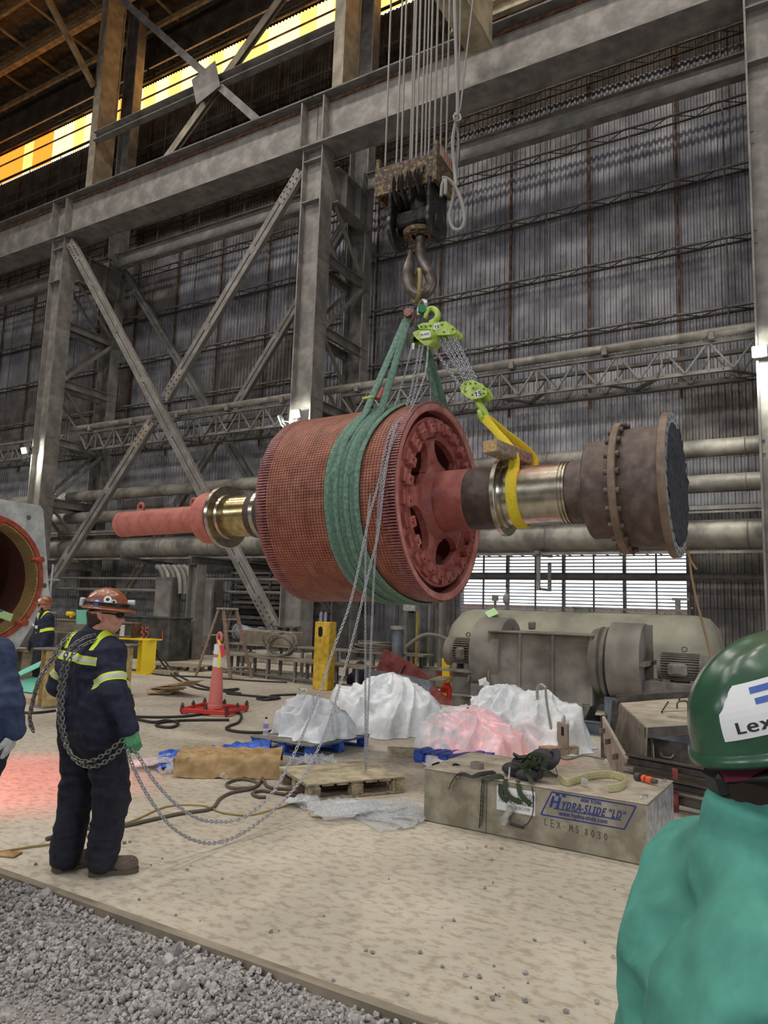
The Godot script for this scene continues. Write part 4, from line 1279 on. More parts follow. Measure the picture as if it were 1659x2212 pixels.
	wput("lettering", text_mesh("HOIST", 0.026, gq + V(0.022, 0, -0.004), Basis(), true, 0.0, 0.07), "ink", lb)
	wput("wheel_cover", MB.new().lathe(Vector3(-3.926, 4.906, -7.3), V(0, 0, 1), [Vector2(-0.06, 0.0), Vector2(-0.05, 0.09), Vector2(0.03, 0.1), Vector2(0.05, 0.05)], 24), "lime_dark", o)
	wput("inspection_tag", MB.new().box(Vector3(-3.868, 4.738, -7.05), V(0.036, 0.07, 0.004), Basis(V(0, 0, 1), -0.12)), "white_label", o)
	var starts := [Vector3(-3.681, 4.753, -7.15), Vector3(-3.606, 4.834, -7.15), Vector3(-3.536, 4.828, -7.15), Vector3(-3.466, 4.822, -7.15), Vector3(-3.397, 4.816, -7.15)]
	var ends := [Vector3(-3.293, 4.197, -7.15), Vector3(-3.238, 4.254, -7.15), Vector3(-3.194, 4.253, -7.15), Vector3(-3.149, 4.258, -7.15), Vector3(-3.116, 4.264, -7.15)]
	for k in 5:
		var ch := thing("load_chain", "steel load chain fall of the lime hoist, %s of the five from the left" % ["first", "second", "third", "fourth", "fifth"][k], "chain", ends[k], 0.0, "load chain falls of the lime hoist")
		chain_on(ch, [starts[k], ends[k]], 0.03, 0.0058, "chain_steel", true)
	o = thing("hoist_bottom_block", "lime green bottom block of the chain hoist with its hook, above the yellow sling", "hoist block", Vector3(-3.147, 4.142, -7.15))
	bp = []
	for q in [Vector3(-3.251, 4.229, -7.1), Vector3(-3.179, 4.25, -7.1), Vector3(-3.139, 4.252, -7.1), Vector3(-3.1, 4.231, -7.1), Vector3(-3.012, 4.183, -7.1), Vector3(-2.964, 4.101, -7.1), Vector3(-2.964, 4.056, -7.1), Vector3(-3.018, 4.033, -7.1), Vector3(-3.136, 4.024, -7.1), Vector3(-3.192, 4.062, -7.1), Vector3(-3.257, 4.115, -7.1), Vector3(-3.278, 4.165, -7.1)]:
		bp.append(Vector2(q.x, q.y))
	for z in [-7.1, -7.27]:
		wput("cheek_plate", MB.new().slab(bp, 0.022, Transform3D(Basis(), V(0, 0, z))), "lime", o)
	wput("sheaves", MB.new().cyl(Vector3(-3.249, 4.18, -7.24), Vector3(-3.186, 4.133, -7.1), 0.055, 0.055, 20).cyl(Vector3(-3.114, 4.147, -7.24), Vector3(-3.054, 4.1, -7.1), 0.055, 0.055, 20), "lime_dark", o)
	for q in [Vector3(-3.214, 4.212, -7.08), Vector3(-3.156, 4.209, -7.08), Vector3(-3.094, 4.203, -7.08), Vector3(-3.12, 4.152, -7.08), Vector3(-3.215, 4.128, -7.08), Vector3(-3.127, 4.078, -7.08), Vector3(-2.995, 4.126, -7.08), Vector3(-2.997, 4.077, -7.08)]:
		wput("bolt", MB.new().cyl(q - V(0, 0, 0.01), q + V(0, 0, 0.015), 0.014, 0.012, 6), "lime_dark", o)
	lp = wput("capacity_plate", MB.new().box(Vector3(-3.064, 4.08, -7.08), V(0.075, 0.08, 0.006), Basis(V(0, 0, 1), 0.12)), "white_label", o)
	wput("digits", text_mesh("15", 0.06, Vector3(-3.062, 4.078, -7.074), Basis(V(0, 0, 1), 0.12), true), "ink", lp)
	hkp = MB.new()
	h2 = curve([Vector3(-3.12, 4.057, -7.18), Vector3(-3.098, 4.002, -7.18), Vector3(-3.053, 3.935, -7.18), Vector3(-3.014, 3.868, -7.18), Vector3(-2.999, 3.815, -7.16), Vector3(-3.019, 3.794, -7.13), Vector3(-3.039, 3.84, -7.1), Vector3(-3.051, 3.903, -7.1)], 0.02)
	wa = []
	for i in h2.size():
		wa.append(0.04 if i < h2.size() * 0.7 else 0.03)
	sweep(hkp, h2, wa, wa, V(0, 0, 1), 12)
	wput("hook", hkp, "lime", o)
	# hauling chains: two heavy strands pulled out to the worker and two light ones falling to the pallet
	var pa := [Vector3(-3.778, 4.74, -7.05), Vector3(-3.79, 3.978, -6.82), V(-3.72, 3.55, -6.35), V(-3.71, 3.0, -6.14), V(-3.72, 2.61, -5.99), V(-3.72, 1.84, -5.74), V(-3.72, 1.38, -5.48), V(-3.72, 0.99, -5.28), V(-3.72, 0.57, -4.99), V(-3.72, 0.29, -4.72), V(-3.72, 0.18, -4.45), V(-3.72, 0.17, -4.25), V(-3.72, 0.24, -3.96), V(-3.72, 0.37, -3.73), V(-3.72, 0.56, -3.51), V(-3.725, 0.74, -3.36), V(-3.735, 0.83, -3.29)]
	var pb := [Vector3(-3.736, 4.728, -7.05), Vector3(-3.75, 4.013, -6.85), V(-3.66, 3.58, -6.34), V(-3.65, 3.0, -6.14), V(-3.68, 2.48, -6.11), V(-3.7, 2.11, -6.0), V(-3.72, 1.54, -5.82), V(-3.74, 1.04, -5.63), V(-3.75, 0.62, -5.42), V(-3.75, 0.32, -5.14), V(-3.75, 0.14, -4.79), V(-3.75, 0.045, -4.41), V(-3.75, 0.045, -4.12), V(-3.75, 0.13, -3.88), V(-3.75, 0.28, -3.66), V(-3.75, 0.53, -3.44), V(-3.74, 0.75, -3.29), V(-3.735, 0.82, -3.26)]
	o = thing("haul_chain", "heavy steel chain sagging from the hoist to the worker's green glove, upper strand", "chain", V(-3.72, 0.17, -4.3))
	chain_on(o, curve(pa, 0.03), 0.0265, 0.004, "chain_steel")
	o = thing("haul_chain", "heavy steel chain sagging from hoist to green glove, lower strand nearest the floor", "chain", V(-3.75, 0.04, -4.2))
	chain_on(o, curve(pb, 0.03), 0.0265, 0.004, "chain_steel")
	for q in [[[Vector3(-3.847, 4.734, -7), Vector3(-3.93, 4.26, -6.928), Vector3(-3.88, 3.629, -6.54), Vector3(-3.85, 3.124, -6.266), V(-3.82, 2.63, -6.13), V(-3.83, 2.26, -6.13), V(-3.82, 1.8, -6.14), V(-3.81, 1.13, -6.17), V(-3.8, 0.64, -6.19), V(-3.79, 0.17, -6.2)], "light hand chain on the left, ending just above the plywood pallet"], [[Vector3(-3.671, 4.717, -7.05), V(-3.6, 4.3, -6.85), V(-3.62, 3.85, -6.6), V(-3.64, 3.42, -6.27), V(-3.68, 2.95, -6.13), V(-3.72, 2.35, -6.14), V(-3.74, 1.85, -6.15), V(-3.75, 1.27, -6.16), V(-3.77, 0.7, -6.18), V(-3.78, 0.2, -6.2)], "light hand chain on the right, hanging past the drum's front edge"]]:
		o = thing("hand_chain", q[1], "chain", q[0][9])
		chain_on(o, curve(q[0], 0.03), 0.021, 0.0035, "chain_steel", true)
	# green slings: turns round the drum, legs up to the red shackle
	var B := Basis(V(0.9997, 0.02, -0.014), V(-0.02, 0.9998, 0.0), V(0.014, 0, 1))
	var A := V(-3.568, 2.956, -7.3)
	var sb := [[-0.8, -0.757, -0.7], [-0.63, -0.565, -0.5, -0.44]]
	for k in 2:
		var t := thing("green_roundsling", ["wide green roundsling wrapped round the drum, outer turns on the left", "wide green roundsling wrapped round the drum, inner turns on the right"][k], "sling", V(-4.1, 1.82, -7.3))
		for j in sb[k].size():
			var s0: float = sb[k][j]
			var pts := []
			var lo := -160.0
			var hi := 62.0 if k == 0 else 88.0
			for i in 41:
				var a := deg_to_rad(lerpf(lo, hi, i / 40.0))
				var shift := 0.22 * smoothstep(10.0, 90.0, rad_to_deg(a)) + 0.24 * smoothstep(-30.0, -110.0, rad_to_deg(a)) * (1.0 if k == 1 else 0.75)
				pts.append(A + B * rp(s0 + shift, a, 1.134 + 0.004 * (j % 2)))
			wput("turn", MB.new().tube(pts, 0.042, 10, false, 0.42, V(0, sin(-2.8), cos(-2.8))), "sling_green" if (j + k) % 2 == 0 else "sling_green_dark", t)
		var sx := -4.07 if k == 0 else -4.03
		for f in 2:
			var s1: float = [-0.72, -0.52][k]
			var a1 := deg_to_rad(8.0)
			var top := V(sx, 5.16, -7.22)
			var leg := [A + B * rp(s1 - 0.02, deg_to_rad(-35.0), 1.118), A + B * rp(s1, a1, 1.15), A + B * rp(s1 + 0.06, deg_to_rad(30.0), 1.16), A + B * rp(s1 + 0.12, deg_to_rad(52.0), 1.17), top]
			if f == 1:
				top = V(-3.98 + k * 0.03, 5.12, -7.36)
				leg = [A + B * rp(-0.36 + 0.1 * k, deg_to_rad(195.0), 1.118), A + B * rp(-0.33 + 0.1 * k, deg_to_rad(172.0), 1.15), A + B * rp(-0.3 + 0.1 * k, deg_to_rad(150.0), 1.16), A + B * rp(-0.27 + 0.09 * k, deg_to_rad(128.0), 1.165), top]
			var path := []
			for i in leg.size() - 1:
				for q in 8:
					path.append(leg[i].lerp(leg[i + 1], q / 8.0))
			path.append(leg[leg.size() - 1])
			wput("leg", MB.new().tube(path, 0.046, 10, false, 0.4, V(0, 0.3, 1)), "sling_green" if k == 0 else "sling_green_dark", t)
		if k == 1:
			tag(wput("sleeve_patch", MB.new().bar(Vector3(-4.125, 4.203, -6.79), Vector3(-4.126, 4.049, -6.7), 0.1, 0.05, V(0.3, 0.3, 1), 0.01), "sling_red", t), "faded red patch on the sling leg")
			tag(wput("tie", MB.new().bar(Vector3(-4.291, 4.069, -6.68), Vector3(-4.114, 4.058, -6.64), 0.03, 0.03, V(0, 0.3, 1), 0.01), "lime", t), "bright green tie round the sling leg")
	# yellow sling basketed under the journal
	var ys := thing("yellow_roundsling", "yellow web sling looped under the polished shaft beside the timber block", "sling", V(-2.72, 2.65, -7.3))
	var hookp := Vector3(-3.029, 3.828, -7.14)
	for q in [[0.0, 1.0, 0.0], [0.035, 1.0, 0.03]]:
		var pts := [hookp + V(q[2], 0, 0.02)]
		var s: float = 0.93 - q[0]
		pts.append(A + B * rp(s - 0.04, deg_to_rad(68), 0.5))
		for i in 14:
			var a := deg_to_rad(lerpf(52.0, -90.0, i / 13.0))
			pts.append(A + B * rp(s + 0.02 * i / 13.0, a, 0.326 + q[0] * 0.2))
		wput("front_leg", MB.new().tube(curve(pts, 0.04), 0.042, 10, false, 0.3, V(0, 0.5, 1)), "sling_yellow", ys)
		pts = [hookp + V(0.02 + q[2], 0, -0.02), A + B * rp(s + 0.05, deg_to_rad(112), 0.52)]
		for i in 10:
			var a := deg_to_rad(lerpf(128.0, 270.0, i / 9.0))
			pts.append(A + B * rp(s + 0.04 - 0.02 * i / 9.0, a, 0.326 + q[0] * 0.2))
		wput("rear_leg", MB.new().tube(curve(pts, 0.04), 0.04, 10, false, 0.3, V(0, 0.5, -1)), "sling_yellow", ys)
	o = thing("timber_block", "short squared timber packed across the shaft top beneath the yellow sling", "timber", V(-2.75, 3.36, -7.2))
	wput("timber", MB.new().box(V(-2.72, 3.4, -7.1), V(0.17, 0.13, 0.78), Basis(V(0, 0, 1), 0.05) * Basis(Vector3.UP, -0.12), 0.008), "timber", o)
	wput("sawn_end", MB.new().box(V(-2.767, 3.4, -6.712), V(0.155, 0.115, 0.006), Basis(V(0, 0, 1), 0.05) * Basis(Vector3.UP, -0.12)), "timber_end", o)
	# tag line from the coupling
	single("tag_line", MB.new().tube(curve([Vector3(-1, 2.384, -7), Vector3(-0.956, 2.316, -6.95), Vector3(-0.967, 2.345, -6.9), Vector3(-0.949, 2.275, -6.95), Vector3(-0.94, 2.131, -6.95), Vector3(-0.907, 1.928, -6.95), Vector3(-0.863, 1.729, -6.95), Vector3(-0.823, 1.551, -6.95), Vector3(-0.778, 1.34, -6.9), Vector3(-0.748, 1.111, -6.9)], 0.03), 0.011, 6).tube(curve([Vector3(-0.956, 2.304, -6.95), Vector3(-0.934, 2.234, -6.95), Vector3(-0.894, 2.172, -6.95)], 0.03), 0.01, 6), "rope_brown", Vector3(-0.822, 1.296, -6.95), "brown rope tied to the coupling flange, falling towards the green hard hat", "rope")

# flat lettering as real thin letters
func text_mesh(s: String, size: float, at: Vector3, B := Basis(), bold := false, slant := 0.0, width := 0.0) -> MB:
	var t := TextMesh.new()
	var f := SystemFont.new()
	f.font_names = PackedStringArray(["Droid Sans"])
	f.font_weight = 700 if bold else 400
	t.font = f
	t.text = s
	t.font_size = 64
	t.pixel_size = size / 64.0 * 1.35
	t.depth = 0.0
	t.curve_step = 2.0
	var m := MB.new()
	if t.get_surface_count() == 0:
		return m
	var a := t.surface_get_arrays(0)
	var v: PackedVector3Array = a[Mesh.ARRAY_VERTEX]
	var ids: PackedInt32Array = a[Mesh.ARRAY_INDEX]
	var lo := 1e9
	var hi := -1e9
	for p in v:
		lo = minf(lo, p.x)
		hi = maxf(hi, p.x)
	var sx := width / (hi - lo) if width > 0.0 else 1.0
	for i in range(0, ids.size(), 3):
		var q := []
		for j in 3:
			var p := v[ids[i + j]]
			q.append(at + B * V((p.x - (lo + hi) * 0.5) * sx + p.y * slant, p.y, 0.0015))
		m.face(q[0], q[1], q[2], B.z)
	return m
# ---------------------------------------------------------------- stator frame at the left edge
func stator() -> void:
	grimy("frame_white", "a9b0b2", "bcc2c3", "cdd1d0", 1.5, 0.5, 0.0, 81, 0.01)
	grimy("frame_red", "8f3f30", "a34c3b", "b25a48", 0.8, 0.5, 0.0, 82, 0.01)
	grimy("bore", "3a1c16", "4c2820", "5c3429", 0.4, 0.6, 0.1, 83, 0.03)
	grimy("coil_gold", "8a7148", "b39a66", "d3bd8a", 0.2, 0.4, 0.3, 84, 0.05)
	plain("mint", "86d8bd", 0.4)
	var c := V(-14.76, 2.1, -8.79)
	var o := thing("stator_frame", "white steel machine frame with a red ring and golden coil ends round its open bore", "stator", V(-15.3, 0.4, -8.79))
	var L := []
	for q in [Vector2(-1.2, 1.69), Vector2(-1.575, -0.33), Vector2(-0.9, -1.5), Vector2(0.9, -1.5), Vector2(1.575, -0.33), Vector2(1.2, 1.69)]:
		L.append(q)
	var m := MB.new()
	var n := 96
	var hole := []
	var rim := []
	for k in n:
		var a := TAU * k / n
		var d := Vector2(cos(a), sin(a))
		hole.append(d * 1.36)
		var best := 9.0
		for e in L.size():
			var hit = Geometry2D.segment_intersects_segment(Vector2.ZERO, d * 5.0, L[e], L[(e + 1) % L.size()])
			if hit != null:
				best = minf(best, hit.length())
		rim.append(d * best)
	for k in n:
		var j := (k + 1) % n
		var f := func(p: Vector2, x: float) -> Vector3: return c + V(x, p.y, p.x)
		m.quad(f.call(hole[k], 0.0), f.call(rim[k], 0.0), f.call(rim[j], 0.0), f.call(hole[j], 0.0), Vector3.RIGHT)
		m.quad(f.call(rim[k], 0.0), f.call(rim[j], 0.0), f.call(rim[j], -0.07), f.call(rim[k], -0.07), V(0, rim[k].y, rim[k].x))
		m.quad(f.call(hole[k], 0.0), f.call(hole[j], 0.0), f.call(hole[j], -0.07), f.call(hole[k], -0.07), V(0, -hole[k].y, -hole[k].x))
	wput("front_plate", m, "frame_white", o)
	m = MB.new()
	for e in L.size():
		var p: Vector2 = L[e] * 0.95
		var q: Vector2 = L[(e + 1) % L.size()] * 0.95
		m.quad(c + V(-0.07, p.y, p.x), c + V(-0.07, q.y, q.x), c + V(-1.6, q.y, q.x), c + V(-1.6, p.y, p.x), V(0, p.y + q.y, p.x + q.x))
	wput("casing", m, "frame_white", o)
	wput("back_plate", MB.new().box(c + V(-1.62, 0.1, 0), V(0.06, 3.1, 2.4)), "frame_white", o)
	wput("red_ring", MB.new().lathe(c, Vector3.RIGHT, [Vector2(-0.3, 1.24), Vector2(-0.02, 1.25), Vector2(0.03, 1.26), Vector2(0.03, 1.36), Vector2(-0.03, 1.38)], 96), "frame_red", o)
	wput("bore", MB.new().lathe(c, Vector3.RIGHT, [Vector2(-1.6, 0.3), Vector2(-1.55, 1.12), Vector2(-0.3, 1.12), Vector2(-0.3, 1.26)], 80), "bore", o)
	m = MB.new()
	for k in 200:
		var a := TAU * k / 200.0
		var pts := []
		for s in 6:
			var t := s / 5.0
			var r := lerpf(1.14, 1.235, t) + 0.02 * sin(PI * t)
			var x := -0.28 + 0.3 * sin(PI * 0.62 * t)
			var a2 := a + 0.06 * t
			pts.append(c + V(x, sin(a2) * r, cos(a2) * r))
		m.tube(pts, 0.0155, 5)
	tag(wput("coil_ends", m, "coil_gold", o), "", "", "", "stuff")
	for q in [Vector3(-14.7, 2.571, -9.809), Vector3(-14.7, 1.212, -9.578), Vector3(-14.7, 3.254, -8.804)]:
		wput("guide_pin", MB.new().cyl(q, q + V(0.32, 0.0, -0.02), 0.045, 0.045, 14).lathe(q + V(0.32, 0, -0.02), Vector3.RIGHT, [Vector2(-0.04, 0.05), Vector2(-0.04, 0.07), Vector2(0.0, 0.07), Vector2(0.0, 0.03), Vector2(-0.03, 0.03)], 18), "frame_red", o)
	for q in [Vector3(-14.758, 3.483, -9.674), Vector3(-14.758, 2.026, -10.209)]:
		wput("bolt_hole", MB.new().cyl(q, q + V(0.004, 0, 0), 0.055, 0.055, 16), "steel_dark", o)
	wput("paper_note", MB.new().box(Vector3(-14.5, 1.361, -9.207), V(0.01, 0.16, 0.3), Basis(Vector3.RIGHT, -0.3)), "note_green", o)
	for z in [-10.0, -7.6]:
		single("steel_stand", MB.new().ibeam(V(-14.9, 0, z), V(-14.9, 0.62, z), 0.3, 0.3, 0.03, Vector3.RIGHT).box(V(-14.9, 0.61, z), V(0.5, 0.04, 0.4)), "steel_tan", V(-14.9, 0, z), "rust-stained stub stand under the white machine frame, " + ("right" if z < -9.0 else "left") + " of the two", "stand")
	# mint plastic trough lying beyond the blue-clad arm
	var t := thing("plastic_trough", "mint green curved plastic trough lying on the floor under the white frame", "trough", Vector3(-12.413, 0, -8.479))
	for k in 2:
		var g := []
		for i in 9:
			var row := []
			for j in 7:
				var a := PI * i / 8.0
				var u := j / 6.0
				row.append(V(-0.42 + u * 0.7 - k * 0.1, 0.02 + sin(a) * (0.26 - 0.1 * k) + k * 0.22 + u * (0.26 if k == 1 else 0.0), (-0.28 + cos(a) * 0.2) + k * 0.05))
			g.append(row)
		put("shell", MB.new().sheet(g, 0.012), "mint", t)

# ---------------------------------------------------------------- fan set, tank, cabinets and yard gear far back
func motor(o: Node3D, c: Vector3, r: float, l: float, fan_left: bool) -> void:
	var m := MB.new().cyl(c - V(l * 0.5, 0, 0), c + V(l * 0.5, 0, 0), r * 0.84, r * 0.84, 24)
	for k in 34:
		var a := TAU * k / 34.0
		if sin(a) < -0.82:
			continue
		var d := V(0, sin(a), cos(a))
		m.bar(c - V(l * 0.42, 0, 0) + d * r * 0.9, c + V(l * 0.42, 0, 0) + d * r * 0.9, 0.012, r * 0.24, d)
	wput("finned_body", m, "mach_grey", o)
	var s := -1.0 if fan_left else 1.0
	wput("fan_cowl", MB.new().lathe(c + V(s * l * 0.5, 0, 0), V(s, 0, 0), [Vector2(-0.05, r * 0.95), Vector2(0.0, r * 1.02), Vector2(l * 0.36, r * 1.02), Vector2(l * 0.42, r * 0.85), Vector2(l * 0.42, 0.0)], 28), "mach_grey", o)
	wput("terminal_box", MB.new().box(c + V(s * -0.02, -0.02, r * 1.05), V(l * 0.42, r * 0.85, r * 0.45), Basis(), 0.03), "mach_grey", o)
	wput("lid", MB.new().box(c + V(s * -0.02, -0.02, r * 1.29), V(l * 0.2, r * 0.5, 0.02), Basis(), 0.006), "mach_grey", o)
	var pts := []
	for k in 14:
		var a := TAU * k / 14.0
		pts.append(c + V(0.05 + cos(a) * 0.035, r + 0.06 + sin(a) * 0.035, 0))
	wput("lifting_eye", MB.new().tube(pts, 0.011, 6, true), "mach_grey", o)
	for x in [-l * 0.3, l * 0.3]:
		wput("foot", MB.new().box(c + V(x, -r, 0), V(0.1, r * 0.4, r * 1.7), Basis(), 0.01), "mach_grey", o)

func back_machines() -> void:
	grimy("mach_grey", "66625a", "7d786f", "8f8a80", 1.5, 0.65, 0.05, 91, 0.01)
	grimy("duct_grey", "716c64", "857f76", "969086", 2.0, 0.6, 0.05, 92, 0.006)
	grimy("tank_grey", "7f7d72", "93917f", "a5a28f", 2.5, 0.6, 0.05, 93, 0.006)
	grimy("blue_grey", "646c76", "78818c", "8b949e", 1.5, 0.45, 0.1, 94, 0.008)
	plain("orange_paint", "e2603a", 0.6)
	grimy("yellow_paint", "c39a22", "dcb52e", "e6c64a", 0.8, 0.55, 0.0, 95, 0.015)
	plain("yellow_clean", "e8cc1e", 0.45)
	grimy("cab_dark", "3b3a37", "4b4a46", "5a5853", 1.5, 0.5, 0.15, 96, 0.008)
	plain("safety_red", "c92a22", 0.35)
	plain("safety_yellow", "f0cc22", 0.4)
	plain("orange_handle", "c0743a", 0.6)
	grimy("chute_red", "6e2e28", "87403a", "955048", 1.0, 0.55, 0.0, 97, 0.01)
	grimy("white_plastic", "cfd1d0", "dcdedc", "e8e9e6", 0.6, 0.4, 0.0, 98, 0.02)
	grimy("ladder_wood", "6f5a4a", "8e7664", "a48d7a", 0.4, 0.7, 0.0, 99, 0.02)
	grimy("alloy", "8e8e88", "a8a8a2", "bdbdb6", 0.5, 0.4, 0.4, 100, 0.02)
	plain("hose_black", "2b2a28", 0.6)
	plain("hose_grey", "827c70", 0.6)
	grimy("board", "a68a6c", "bfa384", "d0b798", 0.6, 0.8, 0.0, 101, 0.015)
	# long storage tank
	var o := thing("storage_tank", "long pale grey cylindrical tank lying behind the fan set", "tank", V(-4.1, 0.1, -14.6))
	wput("shell", MB.new().lathe(V(-4.1, 0.95, -14.6), Vector3.RIGHT, [Vector2(-2.72, 0.0), Vector2(-2.68, 0.35), Vector2(-2.55, 0.66), Vector2(-2.38, 0.82), Vector2(-2.15, 0.87), Vector2(2.2, 0.87), Vector2(2.42, 0.82), Vector2(2.55, 0.66), Vector2(2.64, 0.35), Vector2(2.66, 0.0)], 56, true), "tank_grey", o)
	for x in [-5.6, -2.6]:
		wput("saddle", MB.new().box(V(x, 0.2, -14.6), V(0.2, 0.4, 1.2)), "mach_grey", o)
	wput("manhole", MB.new().cyl(V(-4.0, 1.78, -14.6), V(-4.0, 1.9, -14.6), 0.17, 0.17, 20).cyl(V(-4.0, 1.9, -14.6), V(-4.0, 1.93, -14.6), 0.2, 0.2, 20), "tank_grey", o)
	tag(wput("diamond_label", MB.new().box(Vector3(-5.722, 1.721, -14.1) + V(0, 0.03, 0), V(0.22, 0.005, 0.22), Basis(Vector3.RIGHT, 0.75) * Basis(Vector3.UP, 0.7)), "note_green", o), "pale green diamond label")
	wput("gauge", MB.new().cyl(V(-5.85, 1.75, -14.6), V(-5.85, 2.0, -14.6), 0.03, 0.03, 8).cyl(V(-5.85, 2.0, -14.6), V(-5.85, 2.13, -14.6), 0.07, 0.07, 12), "mach_grey", o)
	wput("valve", MB.new().cyl(V(-5.6, 1.75, -14.6), V(-5.6, 1.95, -14.6), 0.035, 0.035, 8).ball(V(-5.6, 2.05, -14.6), V(0.08, 0.12, 0.08), 10, 6).cyl(V(-5.6, 2.12, -14.6), V(-5.6, 2.3, -14.6), 0.02, 0.02, 6), "mach_grey", o)
	for x in [-4.9, -3.2, -2.4, -2.2]:
		var pts := []
		for k in 10:
			var a := PI * k / 9.0
			pts.append(V(x + cos(a) * 0.06, 1.8 + sin(a) * 0.1, -14.6))
		wput("lifting_lug", MB.new().tube(pts, 0.014, 6), "mach_grey", o)
	wput("top_nozzle", MB.new().cyl(V(-2.25, 1.75, -14.8), V(-2.25, 2.1, -14.8), 0.05, 0.05, 10).box(V(-2.2, 2.12, -14.8), V(0.3, 0.05, 0.06)), "mach_grey", o)
	# fan set on its skid: left motor and scroll, ribbed duct box, right scroll and motor
	var z := -11.55
	o = thing("fan_unit", "dusty grey duct box with blower housings at both ends, standing before the tank", "fan", V(-3.6, 0, z))
	wput("duct_box", MB.new().box(V(-3.75, 0.93, z), V(1.66, 1.0, 0.7), Basis(), 0.01), "duct_grey", o)
	for x in [-4.58, -4.06, -3.53, -2.94]:
		wput("duct_rib", MB.new().box(V(x, 0.94, z), V(0.035, 1.05, 0.76), Basis(), 0.006), "duct_grey", o)
	wput("dust_cap", MB.new().box(V(-3.75, 1.45, z), V(1.7, 0.035, 0.78), Basis(), 0.012), "duct_grey", o)
	var tp := MB.new()
	var a4 := [V(-4.55, 0.43, z + 0.35), V(-2.95, 0.43, z + 0.35), V(-3.1, 0.12, z + 0.3), V(-4.2, 0.12, z + 0.3)]
	tp.quad(a4[0], a4[1], a4[2], a4[3], V(0, -0.3, 1))
	for k in 4:
		tp.quad(a4[k], a4[(k + 1) % 4], a4[(k + 1) % 4] - V(0, 0, 0.6), a4[k] - V(0, 0, 0.6), [V(0, 1, 0), V(1, 0, 0), V(0, -1, 0), V(-1, 0, 0)][k])
	wput("duct_foot", tp, "mach_grey", o)
	var ip := wput("hatch", MB.new().box(V(-3.32, 0.3, z + 0.36), V(0.5, 0.3, 0.05), Basis(), 0.01), "duct_grey", o)
	for k in 7:
		for y in [0.19, 0.41]:
			wput("hatch_bolt", MB.new().cyl(V(-3.53 + k * 0.07, y, z + 0.38), V(-3.53 + k * 0.07, y, z + 0.4), 0.011, 0.011, 6), "steel_dark", ip)
	wput("flexible_collar", MB.new().lathe(V(-2.86, 1.05, z), Vector3.RIGHT, [Vector2(-0.1, 0.5), Vector2(0.02, 0.54), Vector2(0.05, 0.5), Vector2(0.08, 0.54), Vector2(0.14, 0.54)], 40), "mach_grey", o)
	wput("seal_band", MB.new().lathe(V(-2.7, 1.05, z), Vector3.RIGHT, [Vector2(-0.03, 0.545), Vector2(0.0, 0.545)], 40), "hose_black", o)
	wput("blower_scroll", MB.new().lathe(V(-2.45, 1.08, z), Vector3.RIGHT, [Vector2(-0.24, 0.3), Vector2(-0.24, 0.57), Vector2(-0.23, 0.58), Vector2(0.23, 0.58), Vector2(0.24, 0.57), Vector2(0.24, 0.1)], 56), "duct_grey", o)
	for r in [0.0, PI * 0.5]:
		wput("end_stiffener", MB.new().box(V(-2.17, 1.08, z), V(0.1, 1.12, 0.06), Basis(Vector3.RIGHT, r)), "mach_grey", o)
	wput("blower_scroll", MB.new().lathe(V(-4.72, 1.05, z - 0.2), Vector3.RIGHT, [Vector2(-0.2, 0.1), Vector2(-0.2, 0.6), Vector2(-0.19, 0.62), Vector2(0.3, 0.62), Vector2(0.31, 0.6), Vector2(0.31, 0.3)], 56), "duct_grey", o)
	wput("scroll_bracket", MB.new().box(V(-4.02, 1.56, z - 0.1), V(0.1, 0.13, 0.12), Basis(), 0.02), "mach_grey", o)
	motor(o, V(-1.72, 1.04, z + 0.05), 0.21, 0.62, false)
	motor(o, V(-5.2, 1.07, z - 0.1), 0.235, 0.36, true)
	wput("motor_plinth", MB.new().box(V(-1.8, 0.73, z), V(0.85, 0.22, 0.6), Basis(), 0.01), "mach_grey", o)
	for q in [[-5.15, 0.78], [-4.9, 0.4]]:
		wput("plinth_shelf", MB.new().box(V(q[0], q[1], z + 0.1), V(0.62, 0.03, 0.6)), "mach_grey", o)
	wput("plinth", MB.new().box(V(-5.1, 0.4, z - 0.1), V(0.45, 0.78, 0.5), Basis(), 0.015), "mach_grey", o)
	wput("plinth", MB.new().box(V(-4.72, 0.3, z + 0.12), V(0.4, 0.6, 0.4), Basis(), 0.015), "mach_grey", o)
	wput("conduit_drop", MB.new().tube(curve([V(-4.95, 0.95, z + 0.2), V(-4.93, 0.8, z + 0.27), V(-4.98, 0.6, z + 0.27)], 0.03), 0.035, 8), "mach_grey", o)
	wput("skid", MB.new().channel(V(-4.6, 0.1, z + 0.35), V(-1.3, 0.1, z + 0.35), 0.2, 0.1, 0.015).channel(V(-4.6, 0.1, z - 0.35), V(-1.3, 0.1, z - 0.35), 0.2, 0.1, 0.015), "blue_grey", o)
	wput("leg", MB.new().box(V(-2.6, 0.37, z + 0.1), V(0.3, 0.4, 0.5)), "blue_grey", o)
	single("paper_scrap", MB.new().box(Vector3(-4.649, 0.651, -11.12), V(0.14, 0.1, 0.01), Basis(V(0, 0, 1), 0.4) * Basis(Vector3.RIGHT, -0.3)).box(Vector3(-4.584, 0.613, -11.1), V(0.09, 0.1, 0.01), Basis(V(0, 0, 1), -0.6)), "white_plastic", Vector3(-4.649, 0.651, -11.12), "torn white paper scrap caught on the left blower housing", "paper")
	# broom, safety can, yellow bag
	o = thing("long_scraper", "orange-handled scraper leaning on the fan set's left blower", "tool", Vector3(-5.782, 0, -12.888))
	wput("handle", MB.new().cyl(Vector3(-5.518, 0.119, -12.3), Vector3(-4.848, 0.904, -11.2), 0.016, 0.014, 8), "orange_handle", o)
